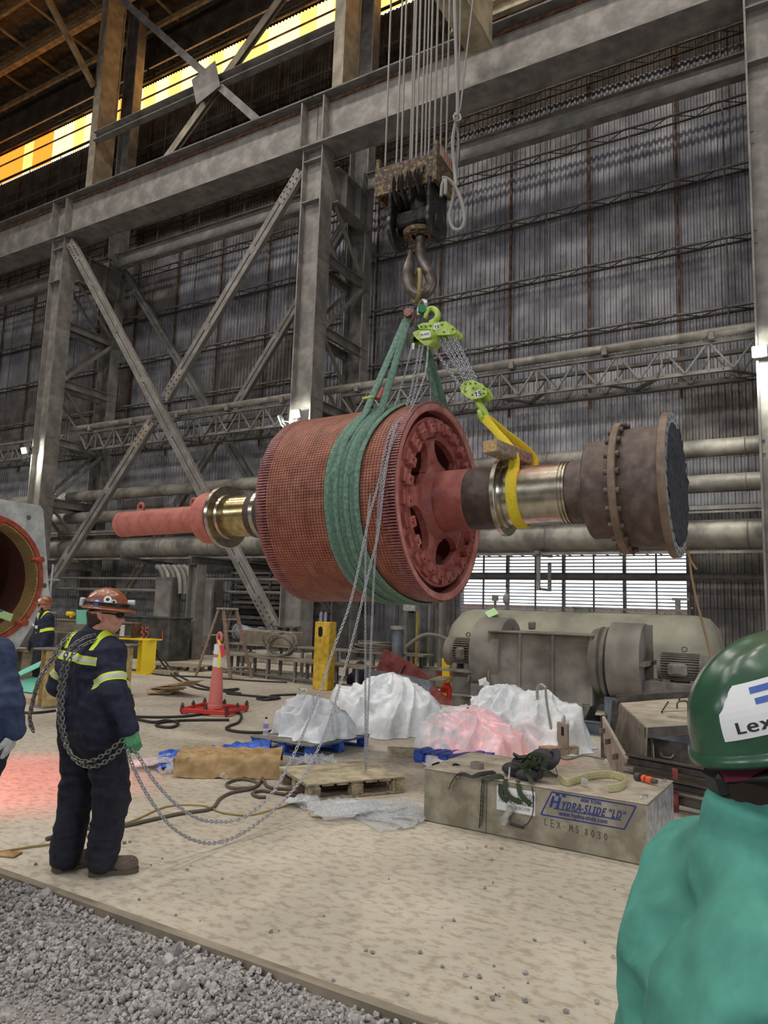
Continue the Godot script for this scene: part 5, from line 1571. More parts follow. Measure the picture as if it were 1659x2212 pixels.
	wput("head", MB.new().tube([Vector3(-5.603, 0.034, -12.35), Vector3(-5.519, 0.135, -12.3), Vector3(-5.454, 0.052, -12.3), Vector3(-5.603, 0.034, -12.35)], 0.012, 6), "alloy", o)
	o = thing("safety_can", "round red fuel can with a yellow funnel, behind the folded steel chute", "can", Vector3(-6.426, 0, -13.513))
	put("body", MB.new().lathe(Vector3.ZERO, Vector3.UP, [Vector2(0, 0.0), Vector2(0, 0.12), Vector2(0.015, 0.125), Vector2(0.22, 0.125), Vector2(0.26, 0.11), Vector2(0.3, 0.05), Vector2(0.33, 0.04)], 28), "safety_red", o)
	put("funnel", MB.new().lathe(V(0, 0.32, 0), Vector3.UP, [Vector2(0, 0.03), Vector2(0.05, 0.05), Vector2(0.1, 0.1)], 20), "safety_yellow", o)
	put("label", MB.new().box(V(0, 0.12, 0.122), V(0.12, 0.06, 0.01)), "safety_yellow", o)
	put("handle", MB.new().tube(curve([V(-0.1, 0.27, 0), V(-0.08, 0.38, 0), V(0.08, 0.38, 0), V(0.1, 0.27, 0)], 0.03), 0.012, 6), "safety_yellow", o)
	single("caution_tag", MB.new().box(Vector3(-6.206, 0.674, -13), V(0.16, 0.34, 0.03), Basis(V(0, 0, 1), 0.06), 0.01).cyl(Vector3(-6.199, 1.194, -13), Vector3(-6.2, 0.823, -13), 0.025, 0.03, 8), "safety_yellow", Vector3(-6.205, 0.604, -13), "bright yellow plastic tag hanging left of the fan motor", "tag")
	# folded red and grey chute plates
	o = thing("steel_chute", "folded steel chute lying askew, red inside and grey outside, behind the wrapped heaps", "chute", Vector3(-6.084, 0, -12.142))
	var polys := [[[Vector3(-7.894, 0.457, -13.2), Vector3(-7.704, 0.936, -13.3), Vector3(-7.626, 0.921, -13.3), Vector3(-7.031, 0.691, -13), Vector3(-6.599, 0.423, -12.9), Vector3(-7.252, 0.386, -13)], "chute_red", -13.2, "inner_plate"],
		[[Vector3(-7.937, 0.535, -12.9), Vector3(-7.179, 0.496, -12.9), Vector3(-6.378, 0.396, -12.9), Vector3(-6.463, 0.223, -12.9), Vector3(-6.765, -0.136, -12.9), Vector3(-7.064, -0.428, -12.9), Vector3(-7.828, 0.038, -12.9)], "blue_grey", -12.9, "outer_plate"],
		[[Vector3(-6.367, 0.342, -12.8), Vector3(-6.01, 0.098, -12.8), Vector3(-5.777, -0.118, -12.8), Vector3(-5.91, -0.113, -12.8), Vector3(-6.202, 0.046, -12.8), Vector3(-6.703, -0.112, -12.8)], "chute_red", -12.8, "spout_plate"],
		[[Vector3(-6.59, 0.574, -13.4), Vector3(-6.224, 0.599, -13.4), Vector3(-6.241, 0.436, -13.4), Vector3(-6.597, 0.446, -13.4)], "chute_red", -13.4, "flap_plate"]]
	for q in polys:
		var pp := []
		for p in q[0]:
			pp.append(Vector2(p.x, p.y))
		wput(q[3], MB.new().slab(pp, 0.03, Transform3D(Basis(), V(0, 0, q[2]))), q[1], o)
	wput("folded_lip", MB.new().quad2(Vector3(-6.503, 0.416, -12.85), Vector3(-6.105, 0.438, -12.7), Vector3(-6.138, 0.474, -13.2), Vector3(-6.525, 0.451, -13.4), 0.02), "steel_tan", o)
	wput("rib", MB.new().bar(Vector3(-7.307, 0.473, -13.15), Vector3(-7.207, 0.655, -13.15), 0.04, 0.03, V(0, 0, 1)), "chute_red", o)
	single("rag_pile", MB.new().ball(Vector3(-9.149, 0, -14.611) + V(0, 0.2, 0), V(0.22, 0.36, 0.2), 14, 8).ball(Vector3(-9.141, 0, -14.32) + V(0, 0.12, 0), V(0.16, 0.2, 0.2), 12, 7), "navy_rag", Vector3(-9.061, 0, -14.411), "dark blue jacket slung over gear left of the steel chute", "jacket")
	# hydraulic posts and guide mast against the dark wall
	o = thing("guide_mast", "dark twin-rail mast with a grey control box, right of the hydraulic post", "mast", V(-8.4, 0.4, -16))
	for x in [-8.58, -8.25]:
		wput("rail", MB.new().channel(V(x, 0.4, -16), V(x, 2.9, -16), 0.16, 0.1, 0.015, Vector3.RIGHT), "cab_dark", o)
	wput("control_box", MB.new().box(V(-8.55, 1.85, -15.85), V(0.34, 0.24, 0.2), Basis(), 0.015), "alloy", o)
	wput("base", MB.new().box(V(-8.2, 0.22, -15.7), V(1.7, 0.42, 0.7), Basis(), 0.02), "mach_grey", o)
	o = thing("hydraulic_post", "blue-grey flanged hydraulic post standing left of the guide mast", "post", V(-8.4, 0.3, -15))
	wput("barrel", MB.new().cyl(V(-8.4, 0.3, -15), V(-8.4, 1.3, -15), 0.14, 0.14, 18), "blue_grey", o)
	wput("flange", MB.new().cyl(V(-8.4, 1.3, -15), V(-8.4, 1.38, -15), 0.19, 0.19, 18), "alloy", o)
	wput("hose", MB.new().tube(curve([V(-8.2, 0.9, -15), V(-7.8, 1.2, -15.2), V(-7.3, 1.1, -15.4), V(-6.9, 0.7, -15.5), V(-6.7, 0.3, -15.4)], 0.06), 0.045, 8), "hose_grey", o)
	for q in [[Vector3(-8.784, 1.862, -18), Vector3(-9.167, 0.443, -18), "long flat brace bar leaning left against the dark louvres behind the mast"], [Vector3(-9.11, 1.909, -18.2), Vector3(-8.715, 0.771, -18.2), "flat brace bar leaning right, crossing the longer one behind the mast"]]:
		single("brace_bar", MB.new().bar(q[0], q[1], 0.14, 0.02, V(0, 0, 1)), "steel_tan", q[1], q[2], "bar")
	# bay door frame behind the mast
	o = thing("pipe_stack", "bundle of dark pipes and slim rails standing before the wall, left of the mast", "pipes", V(-9.4, 0, -17.5))
	for k in 6:
		wput("pipe", MB.new().cyl(V(-9.9 + k * 0.27, 0, -17.6), V(-9.9 + k * 0.27, 3.0, -17.6), 0.05 + 0.02 * (k % 3), 0.05 + 0.02 * (k % 3), 10), ["cab_dark", "steel", "yellow_paint", "cab_dark", "steel_dark", "steel"][k], o)
	single("orange_rail", MB.new().box(V(-11.4, 2.2, -18.4), V(1.5, 0.14, 0.1)), "rust_orange", V(-11.4, 2.2, -18.4), "faded orange steel rail on the dark wall, behind the light chains", "rail")
	# low steel benches with coiled hoses
	for q in [[V(-13.6, 0.5, -14.75), V(-8.2, 0.5, -13.6), "front_bench", "long low steel bench with gusseted legs, running behind the yellow post"], [V(-13.4, 0.72, -15.2), V(-7.8, 0.72, -15.4), "rear_bench", "taller steel bench behind the low one, loaded with coiled hoses"]]:
		o = thing("steel_bench", q[3], "bench", V(q[0].lerp(q[1], 0.5).x, 0, q[0].z))
		wput("top", MB.new().bar(q[0], q[1], 0.6, 0.05, Vector3.UP, 0.008), "steel_tan", o)
		for k in 6:
			var p: Vector3 = q[0].lerp(q[1], (k + 0.2) / 5.5)
			wput("leg", MB.new().box(V(p.x, p.y * 0.5, p.z + 0.24), V(0.06, p.y, 0.06)).box(V(p.x, p.y * 0.5, p.z - 0.24), V(0.06, p.y, 0.06)), "steel", o)
		wput("stretcher", MB.new().bar(q[0] - V(0, q[0].y - 0.1, -0.24), q[1] - V(0, q[1].y - 0.1, -0.24), 0.05, 0.05), "steel", o)
	single("steel_block", MB.new().box(V(-12.4, 0.92, -15.3), V(1.7, 0.36, 0.5), Basis(Vector3.UP, 0.03), 0.02), "steel_tan", V(-12.4, 0.74, -15.3), "long steel block lying on the rear bench, behind the hose coil", "block")
	o = thing("hose_coil", "untidy coil of grey hose standing on the low bench, left of the yellow post", "hose", V(-11.2, 0.53, -14.2))
	var r7 := RandomNumberGenerator.new()
	r7.seed = 8
	for k in 9:
		var pts := []
		var tl := r7.randf_range(-0.35, 0.35)
		var rr := r7.randf_range(0.24, 0.36)
		for s in 30:
			var a := TAU * s / 30.0
			pts.append(V(cos(a) * rr * 1.25 + r7.randf() * 0.01, rr * 0.85 + 0.03 + sin(a) * rr * 0.85, sin(a) * tl + (k - 4) * 0.03))
		put("loop", MB.new().tube(pts, 0.017, 6, true), "hose_grey", o)
	o = thing("hose_coil", "flat coil of grey hose lying on the rear bench, right of the yellow post", "hose", V(-9.3, 0.75, -15.3))
	for k in 8:
		var pts := []
		var rr := r7.randf_range(0.3, 0.5)
		for s in 30:
			var a := TAU * s / 30.0
			pts.append(V(cos(a) * rr * 1.2 + k * 0.02, 0.03 + k * 0.025 + 0.02 * sin(a * 2.0 + k), sin(a) * rr * 0.6))
		put("loop", MB.new().tube(pts, 0.018, 6, true), "hose_grey", o)
	single("white_bucket", MB.new().box(Vector3(-13.03, 0, -15.034) + V(0, 0.36, -0.1), V(0.34, 0.26, 0.3), Basis(Vector3.UP, 0.3), 0.03).box(Vector3(-13.03, 0, -15.034) + V(0, 0.5, -0.1), V(0.38, 0.03, 0.34), Basis(Vector3.UP, 0.3), 0.01), "white_plastic", Vector3(-13.03, 0, -15.034), "white plastic tub standing on the bench behind the ladder's right legs", "tub")
	o = thing("pipe_spool", "grey flanged pipe piece lying on the bench behind the stepladder", "pipe piece", V(-12.9, 1.1, -15.6))
	wput("barrel", MB.new().lathe(Vector3(-13.388, 1.014, -15.6), V(1, -0.02, 0.1), [Vector2(-0.5, 0.0), Vector2(-0.5, 0.22), Vector2(-0.42, 0.22), Vector2(-0.42, 0.19), Vector2(-0.2, 0.18), Vector2(0.0, 0.13), Vector2(0.4, 0.13), Vector2(0.4, 0.18), Vector2(0.46, 0.18), Vector2(0.46, 0.0)], 28), "blue_grey", o)
	# yellow slotted post with two water bottles
	o = thing("yellow_post", "thick yellow painted steel post with an oval slot, scuffed, standing on the floor", "post", V(-9.2, 0, -13.2))
	var yb := Basis(Vector3.UP, 0.15)
	put("post", MB.new().box(V(0, 0.72, 0), V(0.36, 1.44, 0.34), yb, 0.015), "yellow_paint", o)
	var ov := []
	for k in 20:
		var a := TAU * k / 20.0
		ov.append(Vector2(cos(a) * 0.05, sin(a) * 0.05 + signf(sin(a)) * 0.06))
	put("slot", MB.new().slab(ov, 0.004, Transform3D(yb, yb * V(-0.04, 1.23, 0.169))), "dark_gap", o)
	for x in [-0.07, 0.05]:
		bottle(V(-9.2 + x, 1.44, -13.1), "small water bottle with a purple label on the yellow post, " + ("left" if x < 0.0 else "right") + " one", 0.24)
	# stepladder
	o = thing("stepladder", "worn wooden stepladder with alloy treads standing behind the striped post", "ladder", V(-12.4, 0, -13.5))
	var ft := [V(-12.06, 0, -13.45), V(-11.86, 0, -13.98)]
	var fb := [V(-12.95, 0, -13.2), V(-12.75, 0, -13.75)]
	var tt := [V(-12.45, 1.62, -13.4), V(-12.33, 1.62, -13.72)]
	for k in 2:
		wput("front_rail", MB.new().bar(ft[k], tt[k] + V(0.08, 0, 0), 0.05, 0.09, V(1, 0.3, 0), 0.008), "ladder_wood", o)
		wput("rear_rail", MB.new().bar(fb[k], tt[k] - V(0.08, 0, 0), 0.04, 0.07, V(1, 0.3, 0), 0.008), "ladder_wood", o)
	for k in 5:
		var t := 0.16 + k * 0.175
		wput("tread", MB.new().bar(ft[0].lerp(tt[0], t), ft[1].lerp(tt[1], t), 0.09, 0.035, Vector3.UP, 0.006), "alloy", o)
	for t in [0.3, 0.62]:
		wput("rear_bar", MB.new().bar(fb[0].lerp(tt[0], t), fb[1].lerp(tt[1], t), 0.03, 0.03), "alloy", o)
		wput("spreader", MB.new().bar(ft[0].lerp(tt[0], t), fb[0].lerp(tt[0], t), 0.02, 0.02), "alloy", o)
	wput("top_cap", MB.new().box(V(-12.39, 1.64, -13.56), V(0.3, 0.05, 0.46), Basis(Vector3.UP, -0.3), 0.01), "alloy", o)
	# dark cabinets and the marked box on the left
	var cp := V(-16.8, 0, -15.9)
	o = thing("steel_cabinet", "big dark steel cabinet with 35 and 1 sprayed on it in orange", "cabinet", V(-18, 0, -16.3))
	wput("body", MB.new().box(V(-18.2, 0.63, -16.35), V(2.8, 1.26, 0.9), Basis(), 0.02), "cab_dark", o)
	wput("lid", MB.new().box(V(-18.2, 1.28, -16.35), V(2.86, 0.05, 0.96), Basis(), 0.01), "cab_dark", o)
	for stroke in [[Vector3(-18.075, 0.923, -15.88), Vector3(-17.997, 0.968, -15.88), Vector3(-17.912, 0.943, -15.88), Vector3(-17.923, 0.858, -15.88), Vector3(-18.021, 0.812, -15.88), Vector3(-17.895, 0.789, -15.88), Vector3(-17.846, 0.721, -15.88), Vector3(-17.922, 0.661, -15.88), Vector3(-18.026, 0.671, -15.88)], [Vector3(-17.669, 0.967, -15.88), Vector3(-17.79, 0.948, -15.88), Vector3(-17.799, 0.85, -15.88), Vector3(-17.696, 0.84, -15.88), Vector3(-17.648, 0.772, -15.88), Vector3(-17.698, 0.672, -15.88), Vector3(-17.801, 0.681, -15.88)], [Vector3(-17.042, 0.909, -15.88), Vector3(-17.033, 0.634, -15.88)]]:
		wput("painted_stroke", MB.new().tube(curve(stroke, 0.02), 0.016, 5, false, 0.3, V(0, 0, 1)), "orange_paint", o)
	for q in [[-20.9, 2.7, -19.6, 0.9, "tall grey electrical cabinet against the dark wall, left of the dull one"], [-18.7, 2.6, -19.4, 1.0, "tall dull electrical cabinet against the dark wall, behind the stub column"]]:
		o = thing("electrical_cabinet", q[4], "cabinet", V(q[0], 0, q[2]))
		wput("body", MB.new().box(V(q[0], q[1] * 0.5, q[2]), V(q[3], q[1], 0.5), Basis(), 0.02), "steel_dark", o)
		wput("door", MB.new().box(V(q[0], q[1] * 0.52, q[2] + 0.26), V(q[3] * 0.9, q[1] * 0.85, 0.03), Basis(), 0.01), "steel", o)
	o = thing("guard_rail", "galvanised guard rail and breaker boxes behind the background worker", "railing", V(-20.6, 0.9, -13.5))
	for k in 4:
		wput("post", MB.new().cyl(V(-21.2 + k * 0.62, 0.9, -13.6), V(-21.2 + k * 0.62, 2.75, -13.6), 0.035, 0.035, 8), "galv", o)
	for y in [1.35, 2.3]:
		wput("rail", MB.new().cyl(V(-21.4, y, -13.6), V(-19.0, y, -13.6), 0.03, 0.03, 8), "galv", o)
	for k in 3:
		wput("breaker_box", MB.new().box(V(-20.9 + k * 0.62, 1.75, -13.7), V(0.4, 0.55, 0.2), Basis(), 0.02), "blue_grey", o)
	wput("deck", MB.new().box(V(-20.2, 0.6, -14.2), V(3.0, 0.6, 1.4)), "steel_dark", o)
	# yellow I-beam stand, tan trestles, rusty beam and mint buckets
	o = thing("beam_stand", "bright yellow I-beam stand carrying the rusty beam's right end", "stand", V(-14.3, 0, -12.85))
	put("post", MB.new().ibeam(V(0, 0.02, 0), V(0, 0.8, 0), 0.4, 0.34, 0.03, V(1, 0, 0.5)), "yellow_clean", o)
	put("top_plate", MB.new().box(V(-0.25, 0.82, 0), V(1.0, 0.04, 0.45), Basis(Vector3.UP, 0.1), 0.006), "yellow_clean", o)
	put("base_plate", MB.new().box(V(0, 0.015, 0), V(0.6, 0.03, 0.5)), "yellow_clean", o)
	o = thing("rusty_beam", "long rusty I-beam with a white patch, lying across stands behind the chain bearer", "beam", V(-16, 0.9, -12.85))
	wput("beam", MB.new().ibeam(V(-17.6, 1.04, -12.7), V(-14.75, 1.04, -12.85), 0.36, 0.3, 0.03), "steel_tan", o)
	wput("end_plate", MB.new().box(V(-14.74, 1.03, -12.85), V(0.03, 0.34, 0.28)), "rusty", o)
	wput("white_patch", MB.new().box(Vector3(-15.022, 1.014, -12.66), V(0.16, 0.28, 0.01)), "white_plastic", o)
	for q in [[Vector3(-11.159, 0, -9.502), "tan steel trestle with a flat top plate, just right of the chain bearer's shoulder"], [Vector3(-10.752, 0, -7.676), "tan steel trestle left of the chain bearer, behind his elbow"]]:
		o = thing("steel_trestle", q[1], "trestle", q[0])
		put("post", MB.new().ibeam(V(0, 0.02, 0), V(0, 0.9, 0), 0.24, 0.22, 0.025, V(1, 0, 0.3)), "trestle_tan", o)
		put("top_plate", MB.new().box(V(0, 0.93, 0), V(0.42, 0.03, 0.36), Basis(Vector3.UP, 0.3), 0.006), "steel", o)
		put("base_plate", MB.new().box(V(0, 0.015, 0), V(0.3, 0.03, 0.3)), "steel", o)
	for q in [[Vector3(-16.32, 1.126, -12.5), 0.2, 0.36, "mint green bucket on the rusty beam, left of the chain bearer's neck"], [Vector3(-15.179, 1.203, -12.6), 0.12, 0.36, "mint green bucket on the rusty beam, in front of the chain bearer's chin"]]:
		o = thing("bucket", q[3], "bucket", q[0])
		put("body", MB.new().lathe(Vector3.ZERO, Vector3.UP, [Vector2(0, 0), Vector2(0, q[1] * 0.85), Vector2(q[2], q[1]), Vector2(q[2], q[1] * 0.93), Vector2(0.02, q[1] * 0.8)], 24), "mint", o)
	o = thing("cable_tool", "yellow power tool lying beside the mint bucket on the beam", "tool", Vector3(-16.867, 1.322, -12.5))
	put("body", MB.new().cyl(V(-0.12, 0.05, 0), V(0.14, 0.05, 0), 0.06, 0.05, 12).box(V(0.05, 0, 0), V(0.08, 0.1, 0.06)), "safety_yellow", o)
	# fanned plywood offcuts
	var r9 := RandomNumberGenerator.new()
	r9.seed = 3
	for k in 11:
		single("plywood_sheet", MB.new().box(V(-11.15 + k * 0.06, 0.02 + k * 0.019, -10.3 - r9.randf() * 0.16), V(0.95, 0.014, 0.42), Basis(Vector3.UP, -0.75 + k * 0.055 + r9.randf() * 0.06) * Basis(V(0, 0, 1), 0.02 * k)), "board", V(-11.15 + k * 0.06, 0.02 + k * 0.019, -10.3),
			"thin plywood sheet in the fanned stack on the floor, %s from the bottom" % ["first", "second", "third", "fourth", "fifth", "sixth", "seventh", "eighth", "ninth", "tenth", "eleventh"][k], "plywood", "fanned plywood sheets")
	for q in [[Vector3(-13.959, 0, -13.005), 0.2, "long flat plank lying behind the fanned plywood"], [Vector3(-11.292, 0, -7.779), 0.4, "short planks lying on the floor left of the tan trestle"]]:
		single("plank", MB.new().box(q[0] + V(0, 0.05, 0), V(0.95, 0.1, 0.22), Basis(Vector3.UP, q[1]), 0.006), "board" if q[1] > 0.3 else "timber", q[0], q[2], "plank")
	pallet("pallet", "flat plywood-topped pallet on the floor before the marked cabinet", Vector3(-14.525, 0, -14.209), 0.2, "timber", 1.5)
func bottle(at: Vector3, label: String, h := 0.21, lying := false, turn := 0.0) -> void:
	var o := thing("water_bottle", label, "bottle", at, turn, "")
	var s := h / 0.21
	var T := Basis(V(0, 0, 1), PI / 2.0) if lying else Basis()
	var up := T * V(0, 1, 0)
	var o0 := V(0.1, 0.03, 0) * s if lying else Vector3.ZERO
	put("bottle", MB.new().lathe(o0, up, [Vector2(0, 0), Vector2(0, 0.028 * s), Vector2(0.01 * s, 0.031 * s), Vector2(0.06 * s, 0.029 * s), Vector2(0.09 * s, 0.031 * s), Vector2(0.14 * s, 0.031 * s), Vector2(0.18 * s, 0.014 * s), Vector2(0.195 * s, 0.013 * s)], 18, true), "clear_plastic", o)
	put("label_band", MB.new().lathe(o0 + up * 0.085 * s, up, [Vector2(0, 0.0318 * s), Vector2(0.05 * s, 0.0318 * s)], 18), "purple_label" if not lying else "green_label", o)
	put("cap", MB.new().cyl(o0 + up * 0.193 * s, o0 + up * 0.212 * s, 0.0155 * s, 0.0155 * s, 14), "hose_black" if not lying else "nut_green", o)

func pallet(called: String, label: String, at: Vector3, turn: float, mat: String, w := 1.15, d := 0.95, top := "") -> Node3D:
	var o := thing(called, label, "pallet", at, turn)
	for k in 3:
		put("runner", MB.new().box(V(0, 0.013, (k - 1) * (d * 0.45)), V(w, 0.02, 0.1), Basis(), 0.004), mat, o)
		for j in 3:
			put("block", MB.new().box(V((j - 1) * (w * 0.44), 0.07, (k - 1) * (d * 0.45)), V(0.12, 0.095, 0.1), Basis(), 0.006), mat, o)
	for k in 7:
		put("deck_board", MB.new().box(V((k - 3) * w * 0.15, 0.128, 0), V(w * 0.12, 0.02, d), Basis(), 0.004), mat, o)
	if top != "":
		put("plywood_top", MB.new().box(V(0, 0.147, 0), V(w * 1.02, 0.016, d * 1.02), Basis(), 0.003), top, o)
	return o
# ---------------------------------------------------------------- wrapped heaps, pallets and floor clutter
# film draped over a heap: cones = [x, z, height, reach], outline = base points (x, z) round the heap
func drape(cones: Array, outline: Array, base_y: float, sd: int, fold := 0.035, rings := 46, spokes := 150) -> MB:
	var c := Vector2(cones[0][0], cones[0][1])
	var fn := FastNoiseLite.new()
	fn.seed = sd
	fn.frequency = 1.0
	fn.fractal_octaves = 1
	var R := []
	for j in spokes:
		var a := TAU * j / spokes
		var d := Vector2(cos(a), sin(a))
		var best := 0.2
		for e in outline.size():
			var hit = Geometry2D.segment_intersects_segment(c, c + d * 6.0, Vector2(outline[e][0], outline[e][1]), Vector2(outline[(e + 1) % outline.size()][0], outline[(e + 1) % outline.size()][1]))
			if hit != null:
				best = maxf(best, c.distance_to(hit))
		R.append(best)
	var g := []
	for i in rings:
		var t := pow(float(i) / (rings - 1), 0.85)
		var row := []
		for j in spokes:
			var a := TAU * j / spokes
			var d := Vector2(cos(a), sin(a))
			var rr := (float(R[(j + spokes - 1) % spokes]) + float(R[j]) * 2.0 + float(R[(j + 1) % spokes])) * 0.25
			var p := c + d * rr * t
			var h := 0.0
			for k in cones:
				var q := p.distance_to(Vector2(k[0], k[1])) / float(k[3])
				h = maxf(h, float(k[2]) * (1.0 - pow(q, 1.7)))
			var edge := 1.0 - smoothstep(0.72, 1.0, t)
			h = maxf(h, 0.13 * edge + 0.012)
			var w := smoothstep(0.03, 0.5, t)
			var ridge := 1.0 - absf(fn.get_noise_2d(cos(a) * 1.5 + t * 1.1, sin(a) * 1.5 - t * 0.9)) * 2.6
			var crease := 1.0 - absf(fn.get_noise_2d(p.x * 1.9 + 7.0 + h, p.y * 1.9 - h * 1.5)) * 2.6
			var fine := 1.0 - absf(fn.get_noise_2d(p.x * 4.6 - h * 3.0, p.y * 4.6 + 3.0)) * 2.4
			h += fold * 0.8 * (ridge - 0.5) * w * (0.4 + edge) + fold * 0.55 * (crease - 0.5) * (0.25 + edge) + fold * 0.12 * fine * edge
			h = lerpf(h, 0.004, smoothstep(0.86, 1.0, t))
			var out := fold * 1.3 * (ridge - 0.4) * w + fold * 0.6 * (crease - 0.5) * w + fold * 0.2 * fine
			row.append(V(p.x + d.x * out, base_y + maxf(h, 0.006), p.y + d.y * out))
		g.append(row)
	return MB.new().sheet(g, 0.0, true)

func floor_goods() -> void:
	var f := grimy("film", "d9dcdd", "e6e9ea", "f2f4f4", 0.8, 0.28, 0.0, 111, 0.02)
	f.backlight_enabled = true
	f.backlight = Color(0.35, 0.36, 0.37)
	var f2 := plain("clear_film", "eef1f2", 0.25, 0.0, 0.45)
	f2.albedo_texture = noise_tex(112, 0.05, [[0.2, col("b8bcbe")], [0.6, col("ffffff")]], 256)
	f2.uv1_triplanar = true
	f2.uv1_scale = V(6, 6, 6)
	grimy("pallet_blue", "1d3f86", "2850a2", "3a64b4", 0.6, 0.6, 0.0, 113, 0.02)
	grimy("pallet_wood", "84775f", "a0927a", "b7a98e", 0.5, 0.85, 0.0, 114, 0.015)
	grimy("plywood", "a2977c", "bcb092", "cdc2a4", 0.9, 0.8, 0.0, 115, 0.012)
	grimy("kraft", "94784f", "a98c60", "bb9f74", 0.7, 0.75, 0.0, 116, 0.012)
	grimy("blue_tarp", "1c45a6", "2a58c2", "5f86d8", 0.5, 0.4, 0.0, 117, 0.02)
	plain("cone_pink", "d0786c", 0.6)
	plain("cone_red", "c8362e", 0.5)
	plain("reflect", "e4e4e2", 0.35)
	plain("tape_yellow", "e6dc3a", 0.5)
	plain("tag_red", "d23a4e", 0.5)
	grimy("rope_dark", "4c443a", "62594c", "786d5e", 0.1, 0.9, 0.0, 118, 0.04)
	plain("cord_yellow", "a8935a", 0.7)
	# pallets
	pallet("pallet", "blue painted pallet with a grey board top, under the smallest white-wrapped heap", V(-5.5, 0, -7.68), -0.06, "pallet_blue", 0.95, 1.15, "mach_grey")
	pallet("pallet", "weathered wooden pallet with a stained plywood top, where the light chains end", V(-4.06, 0, -6.19), 1.01, "pallet_wood", 0.98, 0.76, "plywood")
	pallet("pallet", "blue pallet mostly hidden under the red-lit wrapped heap", V(-3.65, 0, -8.2), -0.1, "pallet_blue", 0.75, 1.0)
	single("timber_block", MB.new().box(V(-4.32, 0.05, -7.95), V(0.4, 0.1, 0.12), Basis(Vector3.UP, 0.5), 0.005), "pallet_wood", V(-4.32, 0, -7.95), "short timber block at the left edge of the red-lit wrapped heap", "timber")
	# heaps under film
	var hp := drape([[-5.56, -7.75, 0.5, 0.62], [-5.3, -7.62, 0.42, 0.5], [-5.8, -7.7, 0.36, 0.45]], [[-6.05, -7.5], [-5.6, -7.2], [-5.1, -7.16], [-4.96, -7.5], [-5.0, -8.1], [-5.5, -8.3], [-6.0, -8.0]], 0.155, 5, 0.05)
	single("wrapped_heap", hp, "film", V(-5.5, 0.155, -7.7), "bulging heap wrapped in white plastic film, sitting on the blue pallet with the bottle", "wrapped load")
	hp = drape([[-5.5, -9.65, 0.8, 1.05], [-6.1, -9.6, 0.62, 0.9], [-5.75, -9.35, 0.6, 0.75]], [[-6.75, -9.7], [-6.2, -9.1], [-5.4, -8.75], [-5.05, -8.75], [-4.75, -9.3], [-4.6, -10.0], [-5.2, -10.6], [-6.2, -10.5]], 0.0, 9, 0.05)
	single("wrapped_heap", hp, "film", V(-5.6, 0, -9.6), "tall peaked heap under white plastic film, just right of the blue pallet's heap", "wrapped load")
	hp = drape([[-3.86, -8.75, 0.56, 0.95], [-4.15, -8.5, 0.36, 0.6]], [[-4.5, -8.5], [-4.12, -7.85], [-3.72, -7.5], [-3.3, -7.9], [-3.05, -8.7], [-3.2, -9.3], [-4.0, -9.5], [-4.5, -9.2]], 0.01, 14, 0.04)
	single("wrapped_heap", hp, "film", V(-3.8, 0, -8.6), "low heap under white plastic film, lit red by an unseen lamp, behind the metal box", "wrapped load")
	hp = drape([[-3.8, -9.95, 0.74, 0.95], [-3.35, -9.95, 0.72, 0.85], [-2.95, -9.9, 0.6, 0.7]], [[-4.4, -9.9], [-4.0, -9.3], [-3.3, -9.25], [-2.85, -9.1], [-2.55, -9.4], [-2.55, -10.1], [-3.2, -10.6], [-4.2, -10.5]], 0.0, 23, 0.05)
	single("wrapped_heap", hp, "film", V(-3.4, 0, -9.9), "heap under white plastic film directly before the grey duct box", "wrapped load")
	var o := thing("lifting_bracket", "rusty slotted steel bracket on a wooden skid, right of the red-lit heap", "bracket", V(-2.85, 0, -9.3))
	put("skid", MB.new().box(V(0, 0.06, 0), V(0.5, 0.1, 0.16), Basis(Vector3.UP, 0.9), 0.006), "pallet_wood", o)
	put("bracket", MB.new().box(V(0.05, 0.25, 0), V(0.04, 0.3, 0.22), Basis(Vector3.UP, 0.9), 0.01), "steel_tan", o)
	put("slot", MB.new().box(V(0.062, 0.3, 0.02), V(0.03, 0.12, 0.07), Basis(Vector3.UP, 0.9), 0.01), "dark_gap", o)
	o = thing("faucet_pipe", "bent grey fitting standing up out of the film before the duct box", "fitting", V(-3.3, 0.6, -9.8))
	put("pipe", MB.new().tube(curve([V(0, 0, 0), V(0, 0.14, 0), V(0.05, 0.2, 0), V(0.12, 0.16, 0.02)], 0.02), 0.022, 8), "alloy", o)
	put("hose", MB.new().tube(curve([V(0.12, 0.16, 0.02), V(0.16, 0.0, 0.1), V(0.3, -0.3, 0.35), V(0.4, -0.55, 0.45)], 0.03), 0.016, 6), "hose_grey", o)
	# kraft-paper bundle with blue tarp and film
	o = thing("paper_bundle", "long low bundle wrapped in brown kraft paper, lying between the chain bearer and the pallets", "bundle", V(-5.35, 0, -6.05))
	var kb := Basis(Vector3.UP, 0.62)
	var g := []
	var fn := FastNoiseLite.new()
	fn.seed = 8
	fn.frequency = 4.0
